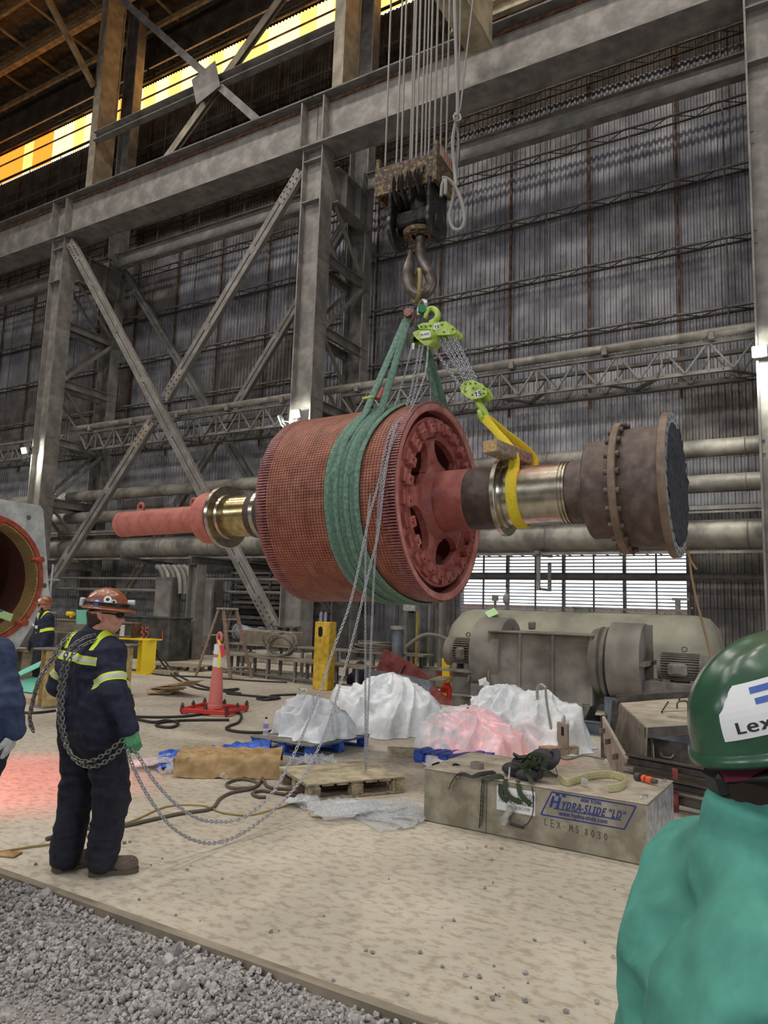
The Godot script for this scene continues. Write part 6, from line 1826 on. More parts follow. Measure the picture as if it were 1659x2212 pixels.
	for i in 25:
		var row := []
		for j in 19:
			var u := i / 24.0 - 0.5
			var w := j / 18.0
			var prof: Vector2 = [Vector2(0.34, 0.004), Vector2(0.31, 0.1), Vector2(0.29, 0.19), Vector2(0.2, 0.215), Vector2(0.0, 0.2), Vector2(-0.2, 0.21), Vector2(-0.3, 0.17), Vector2(-0.32, 0.0)][mini(int(w * 7.0), 6)].lerp([Vector2(0.34, 0.004), Vector2(0.31, 0.1), Vector2(0.29, 0.19), Vector2(0.2, 0.215), Vector2(0.0, 0.2), Vector2(-0.2, 0.21), Vector2(-0.3, 0.17), Vector2(-0.32, 0.0)][mini(int(w * 7.0) + 1, 7)], fmod(w * 7.0, 1.0))
			var p := V(u * 1.05, maxf(prof.y + fn.get_noise_2d(u * 2.0, w * 3.0) * 0.035, 0.003), prof.x + fn.get_noise_2d(u * 3.0 + 9.0, w * 2.0) * 0.03)
			row.append(kb * p)
		g.append(row)
	put("paper", MB.new().sheet(g, 0.004), "kraft", o)
	put("end_flap", MB.new().box(kb * V(-0.53, 0.09, 0.0), V(0.02, 0.17, 0.52), kb * Basis(V(0, 0, 1), 0.2), 0.004), "kraft", o)
	g = []
	for i in 20:
		var row := []
		for j in 9:
			var u := i / 19.0
			var w := j / 8.0
			row.append(kb * V(lerpf(-0.72, 0.4, u) - 0.12 * w * (1.0 - u), 0.012 + maxf(0.0, 0.2 * sin(PI * w) * (0.4 + u * 0.7)) + absf(fn.get_noise_2d(u * 4.0, w * 4.0)) * 0.09, lerpf(0.2, -0.5, w) - 0.15 * u + fn.get_noise_2d(u * 3.0, w * 5.0 + 4.0) * 0.06))
		g.append(row)
	single("blue_tarp", offset_mb(MB.new().sheet(g, 0.003), V(-5.45, 0, -6.15)), "blue_tarp", V(-5.6, 0, -6.2), "crumpled bright blue plastic sheet round the back and left of the paper bundle", "tarp")
	for q in [[V(-6.0, 0.0, -5.75), 0.34, 0.1, "clear crinkled film bunched at the paper bundle's left end"], [V(-4.8, 0.0, -6.75), 0.24, 0.14, "clear crinkled film crumpled between the paper bundle and the wooden pallet"], [V(-3.35, 0.0, -5.55), 0.5, 0.07, "long strip of clear crinkled film lying before the wooden pallet"], [V(-3.95, 0.0, -5.42), 0.16, 0.06, "small white bundle of film at the wooden pallet's near corner"]]:
		var m := MB.new()
		var r8 := RandomNumberGenerator.new()
		r8.seed = int(q[1] * 100.0)
		for k in 5:
			var gg := []
			for i in 9:
				var row := []
				for j in 9:
					var u := i / 8.0 - 0.5
					var w := j / 8.0 - 0.5
					var nn := fn.get_noise_3d(u * 4.0, w * 4.0, k * 3.0 + q[1] * 10.0)
					row.append(q[0] + Basis(Vector3.UP, -0.5 + k * 0.4) * V(u * q[1] * 2.0 + nn * 0.05, 0.01 + absf(nn) * q[2] * 2.0 * (1.0 - absf(u) - absf(w) * 0.5) + 0.01 * k, w * q[1] * 0.7))
				gg.append(row)
			m.sheet(gg, 0.0)
		single("film_scrap", m, "clear_film", q[0], q[3], "plastic film")
	# bottles
	bottle(V(-5.86, 0.16, -7.22), "upright clear water bottle with a purple label on the blue pallet's near corner", 0.22)
	bottle(Vector3(-5.233, 0, -5.787), "clear bottle with a green cap lying on the floor against the paper bundle", 0.23, true, -0.5)
	bottle(Vector3(-9.303, 0, -12.641), "clear bottle lying on the floor at the yellow post's foot", 0.2, true, 0.3)
	# striped delineator post on its red frame
	o = thing("delineator_post", "faded pink traffic post with white bands and a loop handle, on a red bolted frame", "traffic post", V(-8.45, 0, -9.1))
	put("post", MB.new().lathe(V(0, 0.07, 0), Vector3.UP, [Vector2(0, 0.0), Vector2(0, 0.125), Vector2(0.05, 0.125), Vector2(0.06, 0.115), Vector2(0.42, 0.1), Vector2(0.43, 0.094), Vector2(1.0, 0.07), Vector2(1.03, 0.05), Vector2(1.06, 0.03)], 28), "cone_pink", o)
	for q in [[0.66, 0.15], [0.86, 0.16]]:
		put("white_band", MB.new().lathe(V(0, 0.07, 0), Vector3.UP, [Vector2(q[0], 0.0985 - q[0] * 0.0245 - 0.004 + 0.0085), Vector2(q[0] + q[1], 0.0985 - (q[0] + q[1]) * 0.0245 - 0.004 + 0.0085)], 28), "reflect", o)
	var lp := []
	for k in 16:
		var a := TAU * k / 16.0
		lp.append(V(cos(a) * 0.045, 1.2 + sin(a) * 0.075, sin(a) * 0.0))
	put("loop_handle", MB.new().tube(lp, 0.024, 8, true), "cone_pink", o)
	put("yellow_tape", MB.new().bar(V(0.07, 1.1, 0.04), V(0.085, 0.72, 0.07), 0.05, 0.004, V(0.3, 0, 1)).bar(V(0.02, 1.16, 0.05), V(0.08, 1.08, 0.06), 0.03, 0.004, V(0.3, 0, 1)), "tape_yellow", o)
	put("red_tag", MB.new().bar(V(0.1, 1.08, 0.05), V(0.15, 0.9, 0.05), 0.08, 0.004, V(0.1, 0, 1)), "tag_red", o)
	for k in 4:
		var T := Basis(Vector3.UP, PI * 0.5 * k + 0.3)
		put("frame_bar", MB.new().box(T * V(0, 0.06, 0.38), V(0.82, 0.07, 0.06), T, 0.008), "cone_red", o)
		for x in [-0.38, 0.02]:
			put("foot_bolt", MB.new().cyl(T * V(x, 0.0, 0.38), T * V(x, 0.17, 0.38), 0.016, 0.016, 8).cyl(T * V(x, 0.1, 0.38), T * V(x, 0.14, 0.38), 0.032, 0.032, 6), "cab_dark", o)
	put("cross_bar", MB.new().box(V(0, 0.05, 0), V(0.78, 0.04, 0.1), Basis(Vector3.UP, 0.3)).box(V(0, 0.05, 0), V(0.1, 0.04, 0.78), Basis(Vector3.UP, 0.3)), "cone_red", o)
	# cables, ropes and cords on the floor
	var runs := [
		[[Vector3(-8.926, 0.02, -7.83), Vector3(-8.528, 0.02, -8.144), Vector3(-8.369, 0.02, -8.562), Vector3(-8.47, 0.02, -9.182), Vector3(-8.358, 0.02, -9.444), Vector3(-7.855, 0.02, -9.056), Vector3(-7.419, 0.02, -8.5), Vector3(-7.287, 0.02, -8.157), Vector3(-7.121, 0.02, -7.928), Vector3(-6.828, 0.02, -7.883), Vector3(-6.573, 0.02, -8.063), Vector3(-6.602, 0.02, -8.4)], 0.02, "hose_black", "thick black cable on the floor looping round the striped post's frame", "cable"],
		[[Vector3(-8.82, 0.02, -7.739), Vector3(-8.306, 0.02, -7.673), Vector3(-8.293, 0.02, -7.925), Vector3(-7.985, 0.02, -7.855), Vector3(-7.786, 0.02, -7.534), Vector3(-8.012, 0.02, -7.49), Vector3(-8.204, 0.02, -7.709), Vector3(-8.101, 0.02, -8.105), Vector3(-7.668, 0.02, -8.575)], 0.02, "hose_black", "black cable with a small loop, between the chain bearer's hand and the striped post", "cable"],
		[[Vector3(-14.523, 0.85, -12.914), Vector3(-14.203, 0.5, -13.031), Vector3(-14.278, 0.1, -13.487), Vector3(-12.805, 0.02, -12.428), Vector3(-11.148, 0.02, -11.352), Vector3(-10.427, 0.02, -11.268), Vector3(-9.799, 0.02, -11.246)], 0.022, "hose_black", "pair of black cables falling from the yellow beam stand to the floor, left one", "cable"],
		[[Vector3(-14.494, 0.85, -13.007), Vector3(-13.971, 0.4, -13.052), Vector3(-13.41, 0.05, -13.005), Vector3(-11.403, 0.02, -11.744), Vector3(-10.479, 0.02, -11.457), Vector3(-10.374, 0.02, -11.827), Vector3(-10.033, 0.02, -11.107), Vector3(-9.536, 0.02, -11.082), Vector3(-8.832, 0.02, -11.191)], 0.022, "hose_black", "pair of black cables falling from the yellow beam stand to the floor, right one", "cable"],
		[[Vector3(-9.109, 0.02, -11.536), Vector3(-9.074, 0.02, -11.144), Vector3(-9.057, 0.02, -10.855), Vector3(-8.805, 0.02, -10.818), Vector3(-8.802, 0.02, -11.222), Vector3(-9.154, 0.02, -11.38), Vector3(-8.953, 0.02, -11.925)], 0.02, "hose_black", "small coil of black cable on the floor left of the yellow post", "cable"],
		[[Vector3(-15.169, 0.02, -13.189), Vector3(-13.586, 0.02, -12.732), Vector3(-12.712, 0.02, -13.074), Vector3(-11.355, 0.02, -13.326), Vector3(-10.529, 0.02, -13.651)], 0.018, "hose_black", "thin black cable running along the floor at the stepladder's feet", "cable"],
		[[Vector3(-4.839, 0.015, -3.553), Vector3(-4.838, 0.015, -3.863), Vector3(-4.668, 0.015, -4.065), Vector3(-4.626, 0.015, -4.3), Vector3(-4.571, 0.015, -4.592), Vector3(-4.477, 0.015, -4.842), Vector3(-4.645, 0.015, -5.135), Vector3(-4.71, 0.015, -5.357), Vector3(-4.664, 0.015, -5.595), Vector3(-4.787, 0.015, -5.806), Vector3(-4.999, 0.015, -5.811), Vector3(-4.986, 0.015, -5.597), Vector3(-4.828, 0.015, -5.488), Vector3(-4.683, 0.015, -5.65), Vector3(-4.849, 0.015, -5.958)], 0.015, "rope_dark", "dark twisted rope on the floor running behind the chain bearer's legs to the paper bundle", "rope"],
		[[Vector3(-4.875, 0.015, -5.989), Vector3(-4.58, 0.015, -5.731), Vector3(-4.432, 0.015, -5.756), Vector3(-4.297, 0.015, -5.795), Vector3(-4.269, 0.015, -5.618), Vector3(-4.54, 0.015, -5.58), Vector3(-4.539, 0.015, -5.449), Vector3(-4.404, 0.015, -5.386), Vector3(-4.355, 0.015, -5.424)], 0.015, "rope_dark", "end of a dark twisted rope looped on the floor before the wooden pallet", "rope"],
		[[Vector3(-4.88, 0.01, -3.132), Vector3(-4.792, 0.01, -3.378), Vector3(-4.698, 0.01, -3.64), Vector3(-4.723, 0.01, -4.201), Vector3(-4.831, 0.01, -4.685), Vector3(-4.608, 0.01, -4.895), Vector3(-4.336, 0.01, -4.831), Vector3(-4.109, 0.01, -4.918), Vector3(-4.062, 0.01, -5.224), Vector3(-4.024, 0.01, -5.504), Vector3(-3.789, 0.01, -5.492), Vector3(-3.732, 0.01, -5.243), Vector3(-3.584, 0.01, -5.235), Vector3(-3.336, 0.01, -5.565), Vector3(-3.123, 0.01, -6.047)], 0.0075, "cord_yellow", "thin yellowish cord winding across the floor under the heavy chains", "cord"],
		[[Vector3(-3.302, 0.01, -7.514), Vector3(-2.891, 0.01, -7.409), Vector3(-2.721, 0.01, -7.493)], 0.008, "cord_yellow", "thin cord trailing behind the metal box", "cord"],
		[[Vector3(-3.025, 0.01, -9.527), Vector3(-2.698, 0.01, -9.038), Vector3(-2.581, 0.01, -9.432), Vector3(-2.308, 0.01, -9.366)], 0.012, "hose_grey", "thin hose lying between the wrapped heap and the leaning cover panel", "hose"],
		[[Vector3(-10.224, 0.02, -7.465), Vector3(-10.295, 0.02, -7.046), Vector3(-10.918, 0.02, -7.148), Vector3(-10.878, 0.02, -6.824)], 0.02, "hose_black", "black cable on the floor beside the blue-clad arm", "cable"]]
	for q in runs:
		single(["cable", "rope", "cord", "hose"][["cable", "rope", "cord", "hose"].find(q[4])], MB.new().tube(curve(q[0], 0.05), q[1], 6), q[2], q[0][0], q[3], q[4])
	for q in [[Vector3(-4.152, 0, -5.536), 0.5, "large rusty bolt lying on the floor under the right-hand chain, left one"], [Vector3(-4.162, 0, -5.653), 0.9, "large rusty bolt lying on the floor under the right-hand chain, right one"]]:
		o = thing("rusty_bolt", q[2], "bolt", q[0], q[1])
		put("head", MB.new().cyl(V(-0.05, 0.035, 0), V(-0.015, 0.035, 0), 0.036, 0.036, 6), "rusty", o)
		put("shank", MB.new().cyl(V(-0.015, 0.035, 0), V(0.1, 0.03, 0), 0.022, 0.022, 12), "rusty", o)
	single("cloth_scrap", MB.new().box(V(-4.78, 0.008, -3.22), V(0.16, 0.012, 0.1), Basis(Vector3.UP, 0.4), 0.004), "kraft", V(-4.78, 0, -3.22), "pinkish scrap of paper at the slab's edge beside the gravel", "paper")

func offset_mb(m: MB, by: Vector3) -> MB:
	for i in m.v.size():
		m.v[i] += by
	return m

# ---------------------------------------------------------------- sheet-metal covers on the right
func plate(pts: Array, t: float) -> MB:   # plate through four corners
	return MB.new().quad2(pts[0], pts[1], pts[2], pts[3], t)

func right_covers() -> void:
	grimy("cover_tan", "8d7f70", "a59787", "b7aa99", 1.2, 0.6, 0.05, 121, 0.01)
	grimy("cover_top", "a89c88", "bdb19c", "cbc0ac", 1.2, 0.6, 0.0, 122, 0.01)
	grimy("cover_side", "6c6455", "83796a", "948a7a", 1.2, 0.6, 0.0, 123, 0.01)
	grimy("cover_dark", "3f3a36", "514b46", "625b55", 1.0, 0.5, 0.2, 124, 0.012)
	var o := thing("machine_cover", "large flat-topped tan sheet-metal cover with two lifting handles, behind the green hard hat", "cover", V(-1.2, 0, -9.6))
	var h := 0.66
	var a := Vector3(-2.147, 0.66, -9.543)
	var b := Vector3(-1.497, 0.66, -7.735)
	var c := Vector3(-0.904, 0.66, -8.686)
	var d := Vector3(-1.364, 0.66, -11.462)
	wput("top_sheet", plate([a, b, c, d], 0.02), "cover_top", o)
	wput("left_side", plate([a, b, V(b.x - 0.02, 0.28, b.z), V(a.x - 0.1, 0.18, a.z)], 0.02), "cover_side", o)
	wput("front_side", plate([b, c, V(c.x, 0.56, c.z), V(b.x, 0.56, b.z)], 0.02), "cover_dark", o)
	wput("back_rim", MB.new().bar(a + V(-0.06, 0.05, -0.08), d + V(0.1, 0.05, -0.08), 0.05, 0.1, Vector3.UP, 0.008).bar(a + V(-0.07, 0.05, -0.06), V(a.x - 0.12, 0.12, a.z - 0.05), 0.08, 0.05, V(0, 0, 1), 0.008), "cover_dark", o)
	var ht := wput("hatch", plate([Vector3(-1.563, 0.685, -9.003), Vector3(-1.012, 0.685, -9.758), Vector3(-1.21, 0.685, -10.879), Vector3(-1.672, 0.685, -10.064)], 0.012), "cover_top", o)
	for k in 6:
		wput("hatch_bolt", MB.new().cyl((Vector3(-1.555, 0.69, -8.959)).lerp(Vector3(-1.664, 0.69, -10.015), k / 5.0), (Vector3(-1.532, 0.705, -8.829)).lerp(Vector3(-1.64, 0.705, -9.869), k / 5.0), 0.012, 0.012, 6), "dark_gap", ht)
	for q in [[Vector3(-1.449, 0.685, -9.329), Vector3(-1.36, 0.685, -9.527)], [Vector3(-1.535, 0.685, -10.073), Vector3(-1.446, 0.685, -10.294)]]:
		wput("lifting_handle", MB.new().tube(curve([q[0], q[0] + V(0, 0.07, 0), q[0].lerp(q[1], 0.15) + V(0, 0.09, 0), q[0].lerp(q[1], 0.85) + V(0, 0.09, 0), q[1] + V(0, 0.07, 0), q[1]], 0.02), 0.011, 6), "cover_dark", o)
	wput("oil_stain", MB.new().slab(range(20).map(func(k): return Vector2(cos(TAU * k / 20.0) * 0.13, sin(TAU * k / 20.0) * 0.12)), 0.001, Transform3D(Basis(V(1, 0, 0), V(0, 0, 1), V(0, -1, 0)), Vector3(-1.318, 0.682, -8.628))), "cover_tan", o)
	# frame under it with a drawer-like panel and pipe stub
	o = thing("cover_frame", "dark bolted steel frame with a handled panel, under the big cover's front edge", "frame", V(-1.2, 0, -8.3))
	var f0 := Vector3(-1.62, 0.56, -8.081)
	var f1 := Vector3(-1.009, 0.56, -8.791)
	wput("top_bar", MB.new().bar(f0, f1, 0.06, 0.09, Vector3.UP, 0.008), "cover_dark", o)
	for t in [0.05, 0.45, 0.85]:
		wput("bolt", MB.new().cyl(f0.lerp(f1, t) + V(0, 0, 0.03), f0.lerp(f1, t) + V(0, 0, 0.05), 0.018, 0.018, 6), "steel", o)
	wput("upright", MB.new().box(V(f0.x + 0.06, 0.37, f0.z), V(0.12, 0.3, 0.06), Basis(), 0.006), "cover_dark", o)
	wput("panel", plate([V(f0.x + 0.12, 0.51, f0.z - 0.02), V(f0.x + 0.45, 0.5, f0.z - 0.02), V(f0.x + 0.47, 0.22, f0.z - 0.02), V(f0.x + 0.14, 0.24, f0.z - 0.02)], 0.015), "cover_dark", o)
	wput("pull_handle", MB.new().tube(curve([V(f0.x + 0.2, 0.38, f0.z), V(f0.x + 0.22, 0.35, f0.z + 0.03), V(f0.x + 0.3, 0.35, f0.z + 0.03), V(f0.x + 0.32, 0.38, f0.z)], 0.02), 0.009, 6), "steel_tan", o)
	wput("pipe_stub", MB.new().lathe(V(f0.x + 0.62, 0.4, f0.z + 0.0), V(0.2, 0, 1), [Vector2(-0.25, 0.045), Vector2(0.03, 0.045), Vector2(0.03, 0.03), Vector2(-0.2, 0.03)], 16).box(V(f0.x + 0.58, 0.3, f0.z), V(0.05, 0.22, 0.05)), "alloy", o)
	wput("floor_sheet", MB.new().box(V(f0.x + 0.75, 0.22, f0.z - 0.5), V(0.9, 0.02, 1.1)), "cover_top", o)
	# front guard: slanted panel, low rails and lower panel
	o = thing("sheet_guard", "slanted brown sheet-metal guard with three hinge plates, right of the heaps", "guard", V(-2.0, 0, -8.3))
	var p0 := V(-2.33, 0.0, -9.45)
	var p1 := V(-1.62, 0.0, -7.45)
	var t0 := V(-2.33, 0.5, -9.45)
	var t1 := V(-1.62, 0.39, -7.45)
	wput("sheet", plate([p0 + V(0.1, 0.12, 0.3), p1, t1, t0], 0.02), "cover_tan", o)
	wput("worn_edge", MB.new().bar(t0, t1, 0.035, 0.02, Vector3.UP, 0.006), "cover_top", o)
	wput("end_post", MB.new().box(V(-2.34, 0.26, -9.5), V(0.07, 0.52, 0.06), Basis(), 0.006), "cover_dark", o)
	for t in [0.15, 0.42, 0.75]:
		var q := t0.lerp(t1, t) + V(-0.03, -0.1, 0.02)
		wput("hinge_plate", MB.new().box(q, V(0.015, 0.06, 0.16), MB.frame(V(0.33, 0, -0.94)) * Basis(Vector3.UP, PI * 0.5), 0.004), "steel_tan", o)
	o = thing("guard_rails", "dark parallel guard rails and a handled lower panel, just behind the metal box", "guard", V(-1.0, 0, -7.3))
	wput("upper_rail", MB.new().channel(t1, V(0.4, 0.33, -7.1), 0.1, 0.08, 0.012), "cover_dark", o)
	wput("lower_rail", MB.new().channel(t1 + V(0.0, -0.13, 0.1), V(0.4, 0.2, -6.95), 0.09, 0.08, 0.012), "cover_dark", o)
	wput("corner_post", MB.new().box(t1 + V(0.03, -0.22, 0.1), V(0.1, 0.34, 0.08), Basis(), 0.008), "cover_side", o)
	wput("panel", plate([t1 + V(0.1, -0.17, 0.05), t1 + V(0.42, -0.19, 0.08), t1 + V(0.42, -0.39, 0.08), t1 + V(0.1, -0.39, 0.05)], 0.015), "cover_side", o)
	wput("pull_handle", MB.new().tube(curve([t1 + V(0.18, -0.26, 0.08), t1 + V(0.2, -0.29, 0.11), t1 + V(0.28, -0.29, 0.11), t1 + V(0.3, -0.26, 0.09)], 0.02), 0.008, 6), "steel_tan", o)
	wput("end_leg", MB.new().box(t1 + V(0.45, -0.2, 0.1), V(0.05, 0.38, 0.06), Basis(), 0.006), "chute_red", o)
	wput("floor_rail", MB.new().bar(t1 + V(0.4, -0.3, 0.0), V(0.4, 0.06, -7.0), 0.06, 0.08), "cover_dark", o)

# ---------------------------------------------------------------- the big metal box and what lies on it
func tool_box() -> void:
	grimy("box_alu", "8b8574", "a09a88", "b0ab9a", 0.9, 0.45, 0.35, 131, 0.008)
	grimy("box_top", "93897a", "aba08f", "bcb2a1", 0.9, 0.6, 0.15, 132, 0.01)
	grimy("box_end_lit", "9a9b9c", "b2b4b6", "c9cbcd", 0.5, 0.35, 0.5, 133, 0.012)  # end face paler and bluer, daylight from the right put into its colour
	plain("print_blue", "25357e", 0.55)
	plain("marker", "3c3a38", 0.7)
	plain("sticker", "e2e5e4", 0.4)
	plain("web_green", "34402c", 0.85)
	plain("web_dark", "2c2a27", 0.85)
	plain("bag_black", "38353a", 0.75)
	grimy("sling_pale", "8f8a5c", "b3ae80", "c9c59c", 0.2, 0.75, 0.0, 134, 0.03)
	var o := thing("metal_box", "long dented aluminium box with blue lettering and a white sticker, standing before the covered heaps", "box", V(-1.975, 0, -6.11), -0.03)
	put("body", MB.new().box(V(0, 0.21, 0), V(1.8, 0.415, 0.92), Basis(), 0.008), "box_alu", o)
	put("lid", MB.new().box(V(0, 0.422, 0), V(1.805, 0.012, 0.925), Basis(), 0.004), "box_top", o)
	put("lit_end_sheet", MB.new().box(V(0.902, 0.21, 0), V(0.004, 0.39, 0.9)), "box_end_lit", o)
	for z in [0.32, -0.34]:
		put("latch", MB.new().tube(curve([V(0.83, 0.428, z + 0.05), V(0.84, 0.445, z + 0.04), V(0.86, 0.445, z - 0.04), V(0.865, 0.428, z - 0.05)], 0.01), 0.006, 6), "galv", o)
	put("seam", MB.new().box(V(-0.33, 0.2, 0.461), V(0.004, 0.39, 0.003)), "cover_dark", o)
	var Z := 0.4615
	var st := put("sticker", MB.new().box(V(-0.085, 0.29, Z), V(0.318, 0.178, 0.002), Basis(), 0.0005), "sticker", o)
	put("lettering", text_mesh("Lexicon", 0.058, V(0.0, 0.337, Z + 0.001), Basis(), false, 0.0, 0.135), "ink", st)
	put("lettering", text_mesh("701-490-4200", 0.04, V(-0.085, 0.283, Z + 0.001), Basis(), false, 0.0, 0.29), "ink", st)
	put("lettering", text_mesh("LEXICON-INC.COM", 0.022, V(-0.065, 0.238, Z + 0.001), Basis(), false, 0.0, 0.19), "ink", st)
	put("logo", MB.new().box(V(-0.17, 0.34, Z + 0.001), V(0.06, 0.012, 0.001)).box(V(-0.185, 0.318, Z + 0.001), V(0.012, 0.04, 0.001)).box(V(-0.14, 0.325, Z + 0.001), V(0.012, 0.05, 0.001)), "print_blue", st)
	var fr := MB.new()
	var cs := [V(0.205, 0.4, Z), V(0.826, 0.396, Z), V(0.742, 0.226, Z), V(0.119, 0.223, Z)]
	for k in 4:
		var a: Vector3 = cs[k]
		var b: Vector3 = cs[(k + 1) % 4]
		fr.bar(a, b, 0.0015, 0.009, V(0, 1, 0) if k % 2 == 0 else V(1, 0, 0))
	var lf := put("blue_print", fr, "print_blue", o)
	put("lettering", text_mesh("400 TON", 0.026, V(0.5, 0.376, Z + 0.001), Basis(), true, 0.0, 0.15), "print_blue", lf)
	put("lettering", text_mesh("H", 0.088, V(0.232, 0.328, Z + 0.001), Basis(), true, 0.3, 0.07), "print_blue", lf)
	put("lettering", text_mesh("YDRA-SLIDE", 0.058, V(0.445, 0.318, Z + 0.001), Basis(), true, 0.3, 0.33), "print_blue", lf)
	put("lettering", text_mesh("\"LD\"", 0.058, V(0.69, 0.318, Z + 0.001), Basis(), true, 0.3, 0.12), "print_blue", lf)
	put("lettering", text_mesh("www.hydra-slide.com", 0.03, V(0.44, 0.255, Z + 0.001), Basis(), true, 0.0, 0.36), "print_blue", lf)
	put("rule_line", MB.new().box(V(0.47, 0.284, Z), V(0.5, 0.008, 0.0015)).box(V(0.25, 0.386, Z), V(0.03, 0.02, 0.0015)).box(V(0.3, 0.386, Z), V(0.03, 0.02, 0.0015)), "print_blue", lf)
	# hand-written number in felt marker
	var glyph := {
		"L": [[0, 1, 0, 0], [0, 0, 0.6, 0.05]], "E": [[0, 0, 0, 1], [0, 1, 0.6, 1], [0, 0.5, 0.5, 0.5], [0, 0, 0.6, 0]], "X": [[0, 0, 0.65, 1], [0, 1, 0.65, 0]], "-": [[0.05, 0.45, 0.5, 0.5]],
		"M": [[0, 0, 0.1, 1], [0.1, 1, 0.35, 0.3], [0.35, 0.3, 0.6, 1], [0.6, 1, 0.7, 0]], "S": [[0.6, 0.9, 0.2, 1], [0.2, 1, 0.05, 0.7], [0.05, 0.7, 0.55, 0.35], [0.55, 0.35, 0.45, 0.05], [0.45, 0.05, 0, 0.1]],
		"8": [[0.3, 0.5, 0.6, 0.75], [0.6, 0.75, 0.3, 1], [0.3, 1, 0.05, 0.75], [0.05, 0.75, 0.6, 0.25], [0.6, 0.25, 0.3, 0], [0.3, 0, 0, 0.25], [0, 0.25, 0.3, 0.5]],
		"0": [[0.3, 0, 0.6, 0.5], [0.6, 0.5, 0.3, 1], [0.3, 1, 0, 0.5], [0, 0.5, 0.3, 0]], "3": [[0, 0.9, 0.4, 1], [0.4, 1, 0.5, 0.75], [0.5, 0.75, 0.2, 0.52], [0.2, 0.52, 0.55, 0.3], [0.55, 0.3, 0.35, 0], [0.35, 0, 0, 0.1]]}
	var x := 0.152
	var wm := MB.new()
	for ch in "LEX-MS 8030":
		if ch == " ":
			x += 0.022
			continue
		for s in glyph[ch]:
			var sc := 0.05
			var y0: float = 0.162 - (x - 0.152) * 0.06
			wm.bar(V(x + s[0] * sc * 0.75, y0 + s[1] * sc - 0.012, Z), V(x + s[2] * sc * 0.75, y0 + s[3] * sc - 0.012, Z), 0.001, 0.0045, V(0, 1, 0.01) if absf(s[2] - s[0]) > absf(s[3] - s[1]) else V(1, 0, 0.01))
		x += 0.047
	put("marker_writing", wm, "marker", o)
	# strap with eyelets hanging over the front
	o = thing("eyelet_strap", "dark green webbing strap with metal eyelets hanging down the box's front", "strap", V(-2.355, 0.44, -5.64))
	wput("strap", MB.new().tube(curve([Vector3(-2.228, 0.44, -5.759), Vector3(-2.251, 0.45, -5.619), Vector3(-2.279, 0.438, -5.564), V(-2.345, 0.43, -5.645), V(-2.35, 0.38, -5.632), V(-2.358, 0.2, -5.632), V(-2.368, 0.045, -5.635)], 0.02), 0.026, 8, false, 0.12, V(0, 0.4, 1)), "web_green", o)
	for k in 9:
		wput("eyelet", MB.new().lathe(V(-2.35 - 0.0018 * k, 0.375 - k * 0.036, -5.629), V(0, 0, 1), [Vector2(0, 0.005), Vector2(0.002, 0.006), Vector2(0.002, 0.011), Vector2(0, 0.012)], 12), "alloy", o)
	o = thing("eyelet_strap", "short brown strap end with eyelets curling over the box's front edge", "strap", V(-2.55, 0.44, -5.68))
	wput("strap", MB.new().tube(curve([Vector3(-2.331, 0.44, -5.848), Vector3(-2.38, 0.445, -5.691), Vector3(-2.383, 0.45, -5.512), V(-2.56, 0.43, -5.66), V(-2.6, 0.37, -5.61), V(-2.625, 0.31, -5.6)], 0.02), 0.024, 8, false, 0.12, V(0, 0.7, 0.7)), "web_dark", o)
	for k in 4:
		wput("eyelet", MB.new().lathe((V(-2.545, 0.44, -5.66)).lerp(V(-2.615, 0.33, -5.6), k / 3.0), V(-0.2, 0.5, 0.8), [Vector2(0.001, 0.005), Vector2(0.004, 0.006), Vector2(0.004, 0.011), Vector2(0.001, 0.012)], 12), "alloy", o)
	# safety harness heap with its lanyard hook
	o = thing("safety_harness", "tangled black and green safety harness heaped on the metal box, straps over its front", "harness", V(-2.15, 0.43, -5.95))
	var r6 := RandomNumberGenerator.new()
	r6.seed = 12
	for q in [[V(-2.1, 0.5, -6.05), V(0.16, 0.07, 0.1)], [V(-2.0, 0.54, -6.1), V(0.12, 0.09, 0.08)], [V(-2.14, 0.48, -5.86), V(0.13, 0.06, 0.09)], [V(-2.03, 0.47, -5.78), V(0.1, 0.05, 0.08)]]:
		wput("pad", MB.new().ball(q[0], q[1], 16, 9), "bag_black", o)
	wput("shoulder_pad", MB.new().tube(curve([V(-2.0, 0.56, -6.12), V(-1.92, 0.62, -6.1), V(-1.86, 0.62, -6.02), V(-1.86, 0.56, -5.98), V(-1.92, 0.53, -6.0)], 0.02), 0.03, 10, false, 0.5), "bag_black", o)
	for k in 9:
		var pts := []
		var c := V(-2.12 + r6.randf() * 0.2, 0.47, -6.0 + r6.randf() * 0.3)
		for s in 5:
			pts.append(c + V(r6.randf_range(-0.14, 0.14), r6.randf_range(-0.02, 0.13), r6.randf_range(-0.1, 0.12)))
		wput("webbing", MB.new().tube(curve(pts, 0.02), 0.022, 6, false, 0.12, V(0.2, 1, 0.3)), "web_green" if k % 3 else "web_dark", o)
	for q in [[V(-2.16, 0.44, -5.66), V(-2.15, 0.36, -5.63), V(-2.1, 0.31, -5.63), V(-2.02, 0.29, -5.63)], [V(-2.06, 0.44, -5.66), V(-2.03, 0.36, -5.625), V(-1.98, 0.31, -5.625), V(-1.94, 0.285, -5.63)], [V(-2.2, 0.44, -5.68), V(-2.19, 0.33, -5.63), V(-2.13, 0.28, -5.63)]]:
		wput("hanging_webbing", MB.new().tube(curve(q, 0.02), 0.022, 6, false, 0.12, V(0, 0.3, 1)), "web_green", o)
	wput("buckle_bar", MB.new().cyl(V(-2.15, 0.52, -5.72), V(-2.14, 0.4, -5.66), 0.008, 0.008, 8), "alloy", o)
